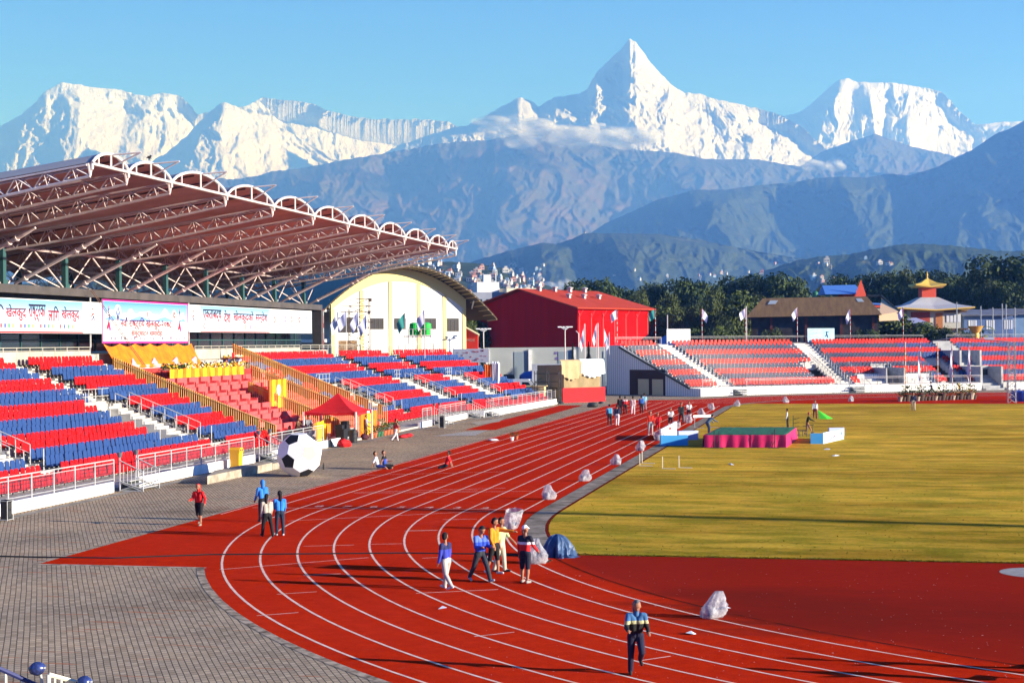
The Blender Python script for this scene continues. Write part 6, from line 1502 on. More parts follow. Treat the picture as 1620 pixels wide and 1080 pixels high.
t = place("kite_cloth", "bright green triangular cloth trailing on the grass beside the walker", "cloth", 1300, 663); m = MB()
m.add([(-.35, 0, .85), (.0, .12, .25), (.35, .05, .3), (1.0, 0, .05), (-.2, -.1, .03), (.5, -.12, .02)], [(0, 1, 4), (0, 2, 1), (0, 3, 2), (1, 2, 5, 4), (2, 3, 5), (0, 4, 5, 3)]); m.build("cloth", mat("lime_cloth_mat", (.10, .75, .05), .7), t)
for i, (px, py, r_) in enumerate(((1308, 711, .22), (1322, 721, .3), (1157, 735, .28), (1093, 1003, .12), (1147, 963, .13), (700, 963, .12))):
    t = place("paper_scrap", ["white paper scrap on the grass near the printed board", "grey paper scrap lowest on the grass right of the landing mat", "white paper scrap on the grass in front of the landing mat", "white paper scrap on the inner lanes beside the near jogger", "white scrap on the lanes right of the near jogger", "pale scrap on the lanes below the boy in grey trousers"][i], "paper", px, py, i); m = MB(); m.add([(-r_, -.1, .0), (r_, -.12, .02), (r_ * .9, .1, .05), (-r_ * .8, .12, .03), (0, 0, .09)], [(0, 1, 4), (1, 2, 4), (2, 3, 4), (3, 0, 4)]); m.build("sheet", white_c, t)
sp = MB(); rng = random.Random(12)
for i in range(420):
    px, py = rng.uniform(760, 1620), rng.uniform(900, 1075); p = G(px, py); r_ = rng.uniform(.006, .022) * (2 if rng.random() < .06 else 1); a = rng.uniform(0, 6.28)
    if math.hypot(p.x, p.y) > 37 and rng.random() < .6: continue
    sp.add([(p.x + r_ * math.cos(a + q), p.y + r_ * .8 * math.sin(a + q), .014) for q in (0, 1.6, 3.1, 4.6)], [(0, 1, 2, 3)])
tag(sp.build("litter_specks", mat("speck_mat", (.62, .50, .45), .9)), kind='stuff')
# dark bin-bag lumps at the track edge
for i, (px, py, s_) in enumerate(((937, 644, 1.0), (951, 638.5, .55), (888, 638.7, .6))):
    t = place("dark_bundle", ["dark bundle on the edge of the outer lane beyond the runway", "tiny dark bundle on the track edge farther along", "dark reddish bundle at the corner of the red skirt"][i], "bundle", px, py); m = MB(); m.blob((0, 0, .2 * s_), (.65 * s_, .5 * s_, .3 * s_), 10, wob=.25, seed=i); m.build("cloth", dark_m, t, smooth=True)

# ================================================================== BUILDINGS BEYOND
def frame_c(xc, yc, fx, fy):
    """matrix: local x along the front (camera frame direction fx,fy), local y away behind, z up"""
    o = c2w(xc, yc); ex = c2w(xc + fx, yc + fy) - o; ex.z = 0; ex.normalize(); ey = Vector((-ex.y, ex.x, 0)); return o, math.atan2(ex.y, ex.x)
# red hall
o, rz = frame_c(-6.9, 264.3, .79, -.62); t = thing("red_hall", "big plain red metal hall with a low gabled roof and roof vents", "hall", o, rz)
redm = mat("red_cladding_mat", (.66, .007, .007), .8, col2=(.56, .005, .005), scale=.4, stretch=(3, 3, .15), spec=0.0); Wd, Ln, He, Ha = 21.9, 20.0, 12.3, 15.3
m = MB(); m.extr([(0, 0), (Wd, 0), (Wd, He), (Wd / 2, Ha), (0, He)], 0, Ln, lambda p, a: (p[0], a, p[1])); m.build("wall", redm, t)
m = MB()
for x0, x1, z0, z1 in ((-.9, Wd / 2, He - .15, Ha + .1), (Wd / 2, Wd + .9, Ha + .1, He - .15)):
    m.add([(x0, -1.3, z0), (x1, -1.3, z1), (x1, Ln + 1, z1), (x0, Ln + 1, z0), (x0, -1.3, z0 + .22), (x1, -1.3, z1 + .22), (x1, Ln + 1, z1 + .22), (x0, Ln + 1, z0 + .22)], [(0, 3, 2, 1), (4, 5, 6, 7), (0, 1, 5, 4), (1, 2, 6, 5), (2, 3, 7, 6), (3, 0, 4, 7)])
rf = m.build("roof", mat("dark_red_roof_mat", (.44, .050, .022), .8, col2=(.35, .034, .015), scale=.5, stretch=(.2, 4, 1), spec=.1), t)
for i in range(4):
    for s, zz in ((Wd / 2 + 1.2, Ha - .2), (Wd / 2 + 5.6, Ha - 1.5)):
        if s > Wd / 2 + 2 and i == 3: continue
        m = MB(); y = 3 + 4.2 * i + (2 if s > Wd / 2 + 2 else 0); m.box((s, y, zz + .3), (.5, .5, .8)); m.lathe([(.5, 0), (.55, .2), (.1, .35)], (s, y, zz + .7), 8); m.build("vent", galv, rf)
m = MB()
for i in range(7):
    y = .3 + i * (Ln - .6) / 6; m.b2((Wd + .002, y - .06, 0), (Wd + .12, y + .06, He - .8)); m.tube([(Wd + .1, y, He - 1.4), (Wd + .8, y, He - .35)], .07, 4)
m.build("wall_rib", mat("bright_red_rib_mat", (.62, .10, .09), .6), t)
for x in (.4, Wd + .25):
    m = MB(); m.tube([(x, -.2, 1), (x, -.2, He - 4)], .09, 5); m.tube([(x, -.2, He - 4), (x + .5 * (1 if x < 2 else -1), -.2, He - 3.6)], .08, 5); m.build("drainpipe", tubew, t)
# grey panel wall before it
o, rz = frame_c(-8.5, 236, 1, .02); t = thing("boundary_wall", "grey concrete panel wall with pale posts below the red hall", "wall", o, rz); m = MB(); m.b2((0, 0, 0), (29, .2, 6.25)); m.build("panels", mat("grey_render_mat", (.40, .42, .40), .9, col2=(.33, .35, .34), scale=.35), t)
for i, x in enumerate((4.6, 10.9, 17.4, 24)):
    m = MB(); m.b2((x, -.3, 0), (x + .45, -.002, 5.9)); m.build("post", white_w, t)
    m = MB(); m.b2((x - 2.1, -.06, .4), (x - .02, -.003, 5.6)); m.build("grey_panel", mat("blue_grey_panel_mat", (.22, .27, .31), .9), t)
for i, (tx, z, w_, h_) in enumerate((("अन्तर्राष्ट्रिय", 5.35, 2.9, .75), ("खेलकुद भवन", 4.55, 2.6, .6))): lettering(tx, w_, h_, mat("purple_print_mat", (.12, .06, .32), .7), t, face_matrix((16.1, -.04, z), (1, 0, 0), (0, 0, 1)))
# white hall with arched roof
o, rz = frame_c(-22.5, 199.5, .85, .53); t = thing("sports_hall", "white hall with yellow trimmed arched gable and dark green vault roof", "hall", o, rz); Wd, Ln = 19.4, 125
def archz(x): u = (x / Wd - .5) * 2; return 12.7 + 3.75 * (1 - u * u)
wh = mat("hall_white_mat", (.78, .77, .72), .8, col2=(.72, .70, .64), scale=.4); yl = mat("pale_yellow_trim_mat", (.72, .58, .24), .8)
xs_ = np.linspace(0, Wd, 25); m = MB(); m.extr([(0, 0), (Wd, 0)] + [(x, archz(x)) for x in xs_[::-1]], 0, .4, lambda p, a: (p[0], a, p[1])); m.build("gable", wh, t)
m = MB(); vs = []
for x in xs_: vs += [(x, -.12, archz(x) - .02), (x, -.12, archz(x) - 1.5), (x, -.003, archz(x) - 1.5), (x, -.003, archz(x) - .02)]
m.add(vs, [(4 * i + j, 4 * i + 4 + j, 4 * i + 4 + (j + 1) % 4, 4 * i + (j + 1) % 4) for i in range(24) for j in range(4)]); m.build("arch_band", yl, t)
m = MB()
for x in (0.0, 4.0, 8.1, 12.2, 16.0, 18.9): m.b2((x, -.10, 0), (x + .5, -.003, archz(x + .25) - 1.55))
m.build("pilaster", yl, t)
m = MB(); vs = []; xr = np.linspace(-3.2, Wd + 3.2, 41)
def roofz(x): return archz(x) + .15
for y in (-2.6, Ln): 
    for x in xr: vs.append((x, y, roofz(x)))
    for x in xr: vs.append((x, y, roofz(x) + .25))
n_ = len(xr); f_ = []; ms = []
for i in range(n_ - 1): f_ += [(i, i + 1, 2 * n_ + i + 1, 2 * n_ + i), (n_ + i, 3 * n_ + i, 3 * n_ + i + 1, n_ + i + 1), (i, n_ + i, n_ + i + 1, i + 1)]; ms += [1, 0, 1]
m.v = vs; m.f = f_; m.m = ms
for i in range(0, n_): m.tube([(xr[i], -2.62, roofz(xr[i]) + .05), (xr[i], -.15, roofz(xr[i]) - .10)], .07, 4, 2)
m.build("roof", [mat("dark_green_roof_mat", (.014, .075, .062), .45, col2=(.010, .055, .048), scale=.3, spec=.4), mat("brown_soffit_mat", (.07, .05, .03), .9), mat("rafter_mat", (.40, .30, .16), .8)], t)
m = MB(); m.b2((0, .402, 0), (.4, Ln, 12.6)); m.b2((Wd - .4, .402, 0), (Wd, Ln, 12.6)); m.b2((.402, Ln - .4, 0), (Wd - .402, Ln, 12.6)); m.build("side_wall", mat("grey_beige_mat", (.42, .40, .33), .85, col2=(.34, .32, .27), scale=.4), t)
gl2 = mat("brown_glass_mat", (.03, .02, .015), .2, spec=.5); 
for x0, x1, z0, z1 in ((1.0, 3.6, 8.4, 10.3), (8.9, 10.5, 8.8, 10.2), (12.8, 14.9, 8.8, 10.2), (16.6, 18.3, 8.5, 10.2), (5.5, 7.3, 8.8, 10.2)):
    m = MB(); m.b2((x0, -.03, z0), (x1, -.003, z1)); w_ = m.build("window", gl2, t); m = MB()
    for q in np.linspace(x0, x1, 4): m.b2((q - .04, -.06, z0), (q + .04, -.032, z1))
    m.build("window_frame", dark_m, w_)
m = MB(); m.b2((1.0, -.04, 4.2), (3.6, -.003, 7.4)); m.build("doorway", mat("wood_lattice_mat", (.30, .17, .06), .7, col2=(.08, .04, .02), scale=2), t)
for z0, z1 in ((8.4, 10.5), (4.5, 6.8)):
    for y in (2.5, 6.0): m = MB(); m.b2((-.04, y, z0), (-.003, y + 2.6, z1)); m.build("window", gl2, t)
m = MB(); m.b2((-.7, .4, 7.2), (-.004, 12, 7.6)); m.b2((-.7, .4, 11.0), (-.004, 12, 11.3)); m.build("ledge", wh, t)
for x in (-.3, Wd + .9): m = MB(); m.tube([(x, -.1, 11.5), (x - .6, -1.6, 12.4)], .1, 5); m.build("bracket", wh, t)
# scaffold mast, tanks, red gate sign
t = thing("antenna_scaffold", "dark pipe scaffold mast with floodlight arms before the white hall", "scaffold", c2w(-17.2, 180), R(11.7)); m = MB(); zt_ = 12.1
for x in (-1.15, 1.15):
    for y in (0, 1.6): m.tube([(x, y, 0), (x, y, zt_ - 1.2 * (x < 0))], .045, 5)
for i in range(8):
    z = 6 + i * .8
    m.tube([(-1.15, 0, z - .4), (1.15, 0, z + .4)], .03, 4); m.tube([(1.15, 0, z - .4), (-1.15, 0, z + .4)], .03, 4)
for z, a_, b_ in ((12.0, -.3, 1.4), (11.2, -1.9, 1.4), (10.6, -2.0, 1.5), (9.4, -1.3, 1.6), (6.2, -1.6, 1.2)): m.tube([(a_, 0, z), (b_, 0, z)], .045, 4)
for x, z in ((1.35, 11.9), (1.2, 10.5), (-.3, 9.2), (.3, 9.2), (.7, 6.0)): m.box((x, -.1, z), (.3, .25, .35))
m.box((.3, 0, 5.2), (1.2, .9, .5)); m.build("pipes", mat("rusty_pipe_mat", (.09, .06, .045), .7), t)
t = thing("water_tanks_stand", "two bright green water tanks on a railed white stand before the white hall", "water tanks", c2w(-10.6, 182)); gt = mat("bright_green_plastic_mat", (.02, .45, .05), .4, spec=.5)
for x in (-.45, .85): m = MB(); m.lathe([(.62, 0), (.64, .1), (.6, .16), (.64, .5), (.6, .56), (.64, .95), (.6, 1.02), (.62, 1.3), (.3, 1.45), (0, 1.45)], (x, 0, 7.9), 16); m.build("tank", gt, t)
m = MB()
for x in (-1.4, -.5, .5, 1.6):
    m.tube([(x, -.7, 0), (x, -.7, 8.6)], .05, 5); m.tube([(x, .7, 0), (x, .7, 8.6)], .05, 5)
m.b2((-1.5, -.8, 7.7), (1.7, .8, 7.85)); m.tube([(-1.4, -.7, 8.6), (1.6, -.7, 8.6)], .04, 4); m.build("stand", tubew, t)
t = thing("gate_sign", "red sign board with a cream peaked top between the two halls", "sign", c2w(-7.9, 215)); m = MB(); m.extr([(0, 0), (3.4, 0), (3.4, 8.1), (1.7, 9.0), (0, 8.1)], 0, .3, lambda p, a: (p[0], a, p[1])); m.build("board", mat("sign_red_mat", (.68, .035, .02), .7), t)
m = MB(); m.tube([(-.2, -.05, 8.05), (1.7, -.05, 9.1), (3.6, -.05, 8.05)], .14, 5); m.build("cap", mat("cream_trim_mat", (.72, .62, .42), .8), t)
lettering("पोखरा रंगशाला", 2.6, .5, mat("pale_red_letter_mat", (.62, .30, .25), .7), t, face_matrix((1.7, -.02, 7.4), (1, 0, 0), (0, 0, 1)))
t = thing("printed_sheet", "white printed sheet with red marks on the fence below the red gate sign", "banner", c2w(-7.0, 188)); m = MB(); m.b2((0, 0, 4.7), (4.4, .06, 6.3)); m.build("sheet", white_c, t); m = MB(); m.tube([(.1, .1, 0), (.1, .1, 6.4)], .05, 5); m.tube([(4.3, .1, 0), (4.3, .1, 6.4)], .05, 5); m.build("post", galv, t); rng = random.Random(3); m = MB()
for i in range(22): m.box((rng.uniform(.3, 4.1), -.01, rng.uniform(4.9, 6.1)), (rng.uniform(.1, .35), .015, rng.uniform(.06, .2)))
m.build("print", mat("faded_red_print_mat", (.5, .2, .22), .8), t)
# lamp posts
def lamp(px, top, dpt, lab):
    b_ = at(px, 541, dpt); b_.z = 0; H_ = at(px, top, dpt).z; t = thing("lamp_post", lab, "lamp post", b_); m = MB(); m.tube([(0, 0, 0), (0, 0, H_)], [.1, .07], 6); m.build("pole", tubew, t)
    for a in range(4): m = MB(); dx, dy = math.cos(a * 1.57 + .5), math.sin(a * 1.57 + .5); m.tube([(0, 0, H_ - .3), (dx * .6, dy * .6, H_ + .05)], .05, 4); m.box((dx * .75, dy * .75, H_ + .08), (.5, .3, .14), rz=a * 1.57 + .5); m.build("lamp_head", white_c, t)
lamp(765, 521, 207, "white four headed lamp post before the left part of the red hall"); lamp(894, 518, 208, "white four headed lamp post rising behind the covered stage")
for i, (px, top, dp, lab) in enumerate(((925, 512, 204, "thin white pole behind the white tarpaulin"), (946, 511, 209, "taller white pole among the flags by the far gate"), (1027 + 29, 498, 232, "thin white pole left of the blank billboard"), (1181, 484, 240, "thin pale pole at the left end of the brown roof"))):
    b_ = at(px, 541, dp); b_.z = 0; t = thing("pole", lab, "pole", b_); m = MB(); m.tube([(0, 0, 0), (0, 0, at(px, top, dp).z)], .08, 5); m.build("shaft", tubew, t)
t = thing("blue_stall", "blue sheeted stall behind the top railing left of the blank billboard", "stall", c2w(24.5, 245)); m = MB(); m.extr([(-2, 6), (2, 6), (2, 7.6), (.4, 8.6), (-2, 7.4)], 0, 3, lambda p, a: (p[0], a, p[1])); m.b2((-2, .2, 0), (2, 2.8, 6)); m.build("sheet", MATS["blue_tarp_mat"], t)
# brown roofed shed
o, rz = frame_c(38.5, 258, .985, -.17); t = thing("shed", "long shed with a brown tiled roof and cream gable end behind the far stand", "shed", o, rz); Ls, Dp = 20.0, 11
brn = mat("brown_tile_mat", (.20, .115, .045), .9, col2=(.13, .07, .03), scale=.7, stretch=(3, .3, 1)); m = MB(); m.b2((0, 0, 0), (Ls, Dp, 11.0)); m.build("wall", mat("dark_stone_mat", (.06, .05, .05), .9, col2=(.03, .025, .025), scale=.8), t)
m = MB(); m.add([(-.8, -1.2, 10.7), (Ls + .5, -1.2, 10.9), (Ls - 1.5, Dp / 2, 14.0), (1.8, Dp / 2, 13.9), (-.8, Dp + 1, 10.7), (Ls + .5, Dp + 1, 10.9)], [(0, 1, 2, 3), (3, 2, 5, 4), (0, 3, 4), (0, 4, 5, 1)]); m.build("roof", brn, t)
m = MB(); m.add([(Ls + .1, -.6, 10.9), (Ls + 3.2, .5, 11.4), (Ls + .8, Dp / 2, 13.7)], [(0, 1, 2)]); m.add([(Ls + .1, -.6, 9.9), (Ls + 3.2, .5, 10.0), (Ls + 3.2, .5, 11.39), (Ls + .1, -.6, 10.89)], [(0, 1, 2, 3)]); m.build("gable", mat("peach_mat", (.70, .47, .28), .8), t)
m = MB(); m.add([(Ls + .3, -.9, 10.8), (Ls + 3.6, .3, 11.2), (Ls + .9, Dp / 2, 14.1), (Ls - 1.5, Dp / 2 - .05, 14.02)], [(0, 1, 2, 3)]) if False else m.tube([(Ls + 3.5, .4, 11.2), (Ls + .8, Dp / 2, 14.0), (Ls - 1.5, Dp / 2, 14.05)], .2, 5); m.build("barge_board", dark_m, t)
m = MB(); m.add([(2.6, 3.0, 12.86), (3.9, 3.0, 12.88), (4.3, 4.3, 13.5), (3.0, 4.3, 13.48)], [(0, 1, 2, 3)]); m.add([(17, 3.4, 13.08), (18, 3.4, 13.09), (17.6, 4.6, 13.65), (16.7, 4.6, 13.64)], [(0, 1, 2, 3)]); m.build("roof_light", mat("pale_slate_mat", (.35, .38, .40), .5), t)
m = MB()
for x in (3, 8.5, 14, 19): m.b2((x, -.3, 0), (x + .4, -.003, 10.6))
m.build("pier", mat("dark_brick_red_mat", (.13, .03, .02), .8), t)
# house with blue roof, pagoda house, blue houses
o, rz = frame_c(58.5, 300, 1, 0.05); t = thing("town_house", "red and white house with a blue tin roof and green tanks behind the shed", "house", o, rz); rd = mat("house_red_mat", (.58, .07, .035), .8); bl = mat("blue_tin_mat", (.06, .17, .48), .6)
m = MB(); m.b2((-2.5, 0, 0), (12.5, 8, 13.2)); m.build("wall", mat("house_cream_mat", (.55, .52, .42), .85, col2=(.45, .43, .36), scale=.5), t); m = MB(); m.b2((3.4, -.06, 9), (8.6, -.003, 13.6)); m.b2((4, 1, 13.22), (8, 6, 15.6)); m.build("red_front", rd, t)
m = MB(); m.extr([(0, 15.2), (6.4, 15.6), (7.2, 17.2), (.2, 17.0)], .5, 6, lambda p, a: (p[0], a if p[1] < 16 else a * .4 + 2.6, p[1])) if False else m.add([(.3, .3, 15.5), (7.4, .3, 15.6), (7.0, 4, 17.4), (.6, 4, 17.3), (.3, 7, 15.5), (7.4, 7, 15.6)], [(0, 1, 2, 3), (3, 2, 5, 4), (0, 3, 4), (1, 5, 2)]); m.add([(8, -.5, 13.6), (13, -.5, 13.3), (13, 6, 13.9), (8, 6, 14.1)], [(0, 1, 2, 3)]); m.build("roof", bl, t)
m = MB(); m.add([(5.8, .1, 13.25), (7.9, .1, 13.25), (7.9, .1, 15.5), (7.0, .1, 18.2), (6.1, .1, 16)], [(0, 1, 2, 3, 4)]); m.b2((5.8, .12, 13.22), (7.9, 3, 15.4)); m.build("gablet", rd, t)
for x, y, z, r_ in ((-1.2, 2, 14.9, .55), (1.2, 2, 14.9, .55), (-.5, 1, 13.22, .55), (.9, 1, 13.22, .6)): m = MB(); m.lathe([(r_, 0), (r_, 1.0), (r_ * .5, 1.25), (0, 1.25)], (x, y, z), 12); m.build("tank", mat("dark_green_tank_mat", (.03, .16, .09), .5), t)
m = MB(); m.b2((-1.9, 1.2, 14.6), (2.0, 3, 14.8)); m.tube([(-1.8, 2, 13.2), (-1.8, 2, 14.6)], .06, 4); m.tube([(1.9, 2, 13.2), (1.9, 2, 14.6)], .06, 4); m.build("tank_stand", conc, t)
for x in (3.9, 6.4): m = MB(); m.b2((x, -.12, 10.2), (x + 1.6, -.062, 12.6)); w_ = m.build("window", wh, t); m = MB(); m.b2((x + .35, -.16, 10.6), (x + 1.25, -.122, 12.2)); m.build("pane", rd, w_)
m = MB(); m.b2((-2.8, -.4, 13.0), (12.8, -.002, 13.35)); m.build("cornice", rd, t)
o, rz = frame_c(71.0, 290, 1, 0.0); t = thing("pagoda_house", "pagoda style house with upturned yellow roof edges and a small red roof tower", "house", o, rz); crm = MATS["house_cream_mat"]
m = MB(); m.b2((.5, 0, 0), (10.2, 9, 12.2)); m.build("wall", crm, t)
def pag(m, cx_, cy_, hw, z0, z1, top, mi=0, up=.45):
    vs = []
    for i in range(9):
        for q in range(8):
            pass
    ring0 = []; ring1 = []
    for sx_, sy_ in ((-1, -1), (0, -1), (1, -1), (1, 0), (1, 1), (0, 1), (-1, 1), (-1, 0)):
        c_ = sx_ != 0 and sy_ != 0; ring0.append((cx_ + sx_ * hw[0], cy_ + sy_ * hw[1], z0 + (up if c_ else 0))); ring1.append((cx_ + sx_ * top[0], cy_ + sy_ * top[1], z1))
    mid = [((a[0] * .45 + b[0] * .55), (a[1] * .45 + b[1] * .55), a[2] * .62 + b[2] * .38 - .12) for a, b in zip(ring0, ring1)]
    low_ = [(x, y, z - .22) for x, y, z in ring0]
    m.add(ring0 + mid + ring1 + low_, [(i, (i + 1) % 8, 8 + (i + 1) % 8, 8 + i) for i in range(8)] + [(8 + i, 8 + (i + 1) % 8, 16 + (i + 1) % 8, 16 + i) for i in range(8)] + [tuple(range(16, 24))], mi)
    m.add(ring0 + low_, [(i + 8, (i + 1) % 8 + 8, (i + 1) % 8, i) for i in range(8)] + [tuple(range(15, 7, -1))], 1)
gold = mat("yellow_roof_edge_mat", (.66, .42, .07), .6)
m = MB(); pag(m, 5.2, 4, (7.0, 6.2), 12.3, 14.6, (1.6, 1.6)); m.build("lower_roof", [mat("grey_tin_mat", (.40, .40, .42), .5), gold], t)
m = MB(); m.b2((3.9, 2.7, 14.3), (6.5, 5.3, 16.6)); m.build("tower", rd, t); m = MB(); pag(m, 5.2, 4, (2.8, 2.8), 16.6, 18.0, (.3, .3), 0, .4); m.build("upper_roof", [gold, gold], t); m = MB(); m.lathe([(.3, 0), (.12, .5), (.2, .8), (.05, 1.4), (0, 1.6)], (5.2, 4, 17.9), 8); m.build("finial", gold, t)
m = MB(); m.b2((1.2, -.1, 9.4), (4.6, -.003, 11.9)); m.build("red_front", mat("dull_red_mat", (.34, .05, .035), .8), t)
for i in range(4): m = MB(); m.b2((7.6 + .68 * i, -.1, 10.0), (8.1 + .68 * i, -.003, 11.4)); m.build("window", white_c, t)
m = MB(); m.b2((5.6, -.12, 8.8), (6.9, -.003, 11.7)); m.build("door", mat("orange_door_mat", (.42, .15, .05), .7), t)
m = MB(); m.b2((7.2, -.9, 8.6), (11.2, -.004, 8.9)); m.b2((7.2, -.9, 11.8), (11, -.004, 12.1)); m.build("balcony", mat("dark_wood_mat", (.10, .05, .03), .8), t)
for i, (xc, yc, w_, h_, col_, lab) in enumerate(((83.5, 296, 9, 11.3, (.10, .16, .34), "blue painted house with white barred windows right of the pagoda house"), (93.5, 305, 9.5, 11.6, (.16, .26, .42), "pale blue house with a flat tin roof near the big tree"), (104, 310, 9, 10.6, (.12, .10, .12), "dark low house under the big tree at the right edge"), (63, 276, 8.5, 9.6, (.26, .05, .05), "low reddish house with lilac awnings before the pagoda house"))):
    o, rz = frame_c(xc, yc, 1, 0.02 * i); t = thing("town_house", lab, "house", o, rz); m = MB(); m.b2((0, 0, 0), (w_, 7, h_)); m.build("wall", mat(f"house_paint_{'abcd'[i]}_mat", col_, .85, var=.25, scale=.6), t)
    m = MB(); m.add([(-.6, -.9, h_ + .05), (w_ + .6, -.9, h_ + .05), (w_ + .6, 7.5, h_ + 1.2), (-.6, 7.5, h_ + 1.2), (-.6, -.9, h_ - .1), (w_ + .6, -.9, h_ - .1)], [(0, 1, 2, 3), (4, 5, 1, 0)]); m.build("roof", mat("dull_tin_mat", (.16, .18, .24), .6, col2=(.10, .09, .10), scale=.6) if i < 3 else mat("lilac_awning_mat", (.34, .34, .48), .7), t)
    for q in range(3):
        m = MB(); x = .8 + q * (w_ - 2.4) / 2; m.b2((x, -.05, h_ - 2.6), (x + 1.5, -.003, h_ - .9)); w2 = m.build("window", white_c if q != 1 or i == 0 else glass, t); m = MB()
        for e in (.4, .8, 1.15): m.b2((x + e, -.08, h_ - 2.6), (x + e + .08, -.052, h_ - .9))
        m.build("window_bar", MATS[f"house_paint_{'abcd'[i]}_mat"], w2)
# flats behind the red hall
o, rz = frame_c(-12.5, 420, .97, .24); t = thing("apartment_block", "pale apartment block with roof rooms behind the ridge of the red hall", "building", o, rz)
m = MB(); m.b2((0, 0, 0), (16, 10, 20.2)); m.build("wall", mat("flat_grey_mat", (.24, .26, .32), .85, col2=(.19, .20, .25), scale=.3), t); m = MB(); m.b2((11, -2.2, 0), (19, 8, 21.2)); m.build("cream_wing", mat("flat_cream_mat", (.62, .54, .40), .85), t); m = MB(); m.b2((4, 2, 20.2), (10, 7, 23)); m.b2((6, 3, 23), (8, 5, 25)); m.b2((19, 1, 0), (25, 8, 17.8)); m.build("roof_room", mat("flat_pale_mat", (.55, .55, .56), .85), t)
m = MB(); m.b2((-9, -3, 0), (0, 6, 17)); m.build("brick_wing", mat("flat_brick_mat", (.22, .09, .06), .9), t)
for r_ in range(3):
    for q in range(4): m = MB(); m.b2((1 + 2.5 * q, -.06, 10.2 + 3.2 * r_), (2.4 + 2.5 * q, -.003, 12 + 3.2 * r_)); m.build("window", glass, t)
    m = MB(); m.b2((-.3, -.7, 9.4 + 3.2 * r_), (10.9, -.07, 9.7 + 3.2 * r_)); m.build("balcony", mat("flat_pale_mat", (.55, .55, .56), .85), t)
    for q in range(2): m = MB(); m.b2((12.5 + 3 * q, -2.26, 12 + 3.2 * r_), (14 + 3 * q, -2.203, 13.8 + 3.2 * r_)); m.build("window", glass, t)
t = thing("radio_mast", "slim radio mast on the village hillside left of the apartment block", "mast", at(785, 541, 900)); t.location.z = 0; m = MB(); z1 = at(785, 434, 900).z; m.tube([(0, 0, 0), (0, 0, z1)], .3, 4); m.build("shaft", galv, t)
# village on the hillsides: placed on the slope by a downward ray
bpy.context.view_layer.update()
vcol = [mat("village_white_mat", (.46, .45, .44), .8), mat("village_cream_mat", (.55, .45, .32), .8), mat("village_pink_mat", (.52, .30, .26), .8), mat("village_blue_mat", (.30, .42, .58), .8)]
vro = [mat("village_slab_mat", (.34, .32, .31), .8), mat("village_tin_mat", (.25, .33, .45), .6), mat("village_rust_mat", (.28, .12, .07), .8)]
hp = {}
for i, c_ in enumerate(vcol):
    for j, r_ in enumerate(vro):
        m = MB(); m.b2((-.5, -.4, 0), (.5, .4, 1.0)); w_ = m.mesh("wall", c_); m = MB(); m.b2((-.56, -.46, 1.0), (.56, .46, 1.07)); m.b2((-.1, 0, 1.07), (.4, .4, 1.4)); r2 = m.mesh("roof", r_); m = MB()
        for q in (-.3, .05, .3): m.b2((q - .08, -.42, .55), (q + .08, -.401, .8)); m.b2((q - .08, -.42, .15), (q + .08, -.401, .4))
        hp[(i, j)] = (w_, r2, m.mesh("window", glass))
rng = random.Random(21); cnt = 0
dg = _DG()
spots = [(rng.uniform(640, 860), rng.betavariate(1.6, 1.6) * 62 + 416) for _ in range(170)] + [(rng.uniform(960, 1240), rng.uniform(428, 446)) for _ in range(16)] + [(rng.uniform(1285, 1320), rng.uniform(436, 452)) for _ in range(5)] + [(rng.uniform(1180, 1440), rng.uniform(402, 425)) for _ in range(8)] + [(925, 369), (1212, 397), (1217, 398), (1404, 419), (1410, 420)]
for px, py in spots:
    d_ = Vector(ray(px, py)); o_ = CAM + d_ * 500
    hit, loc, nr, _, ob, _ = SC.ray_cast(dg, o_, d_)
    if hit and ob.name.startswith('haze'): hit, loc, nr, _, ob, _ = SC.ray_cast(dg, loc + d_ * 1, d_)
    if not hit or not ('hill' in ob.name or 'ridge' in ob.name): continue
    if px < 760 and py > 430 + (px - 640) * .1 + 40: continue
    s = rng.uniform(3.6, 7.0) * (1.0 if depth_of(loc) < 2500 else 1.35); i, j = (rng.choice([0, 0, 0, 1, 2, 3]), rng.choice([0, 0, 1, 2]))
    w_, r2, wn = hp[(i, j)]; far = depth_of(loc) > 2500
    t = thing("hillside_house", "small pale house among many scattered on the green village hillside" if not far else "tiny pale house far off on the hazy wooded slopes", "house", loc - Vector((0, 0, s * .35)), rng.uniform(-.6, .6), "houses scattered on the village hillside" if not far else "houses on the far wooded slopes")
    t.scale = (s, s, s * rng.uniform(.8, 1.25)); link("wall", w_, t); link("roof", r2, t); link("window", wn, t)
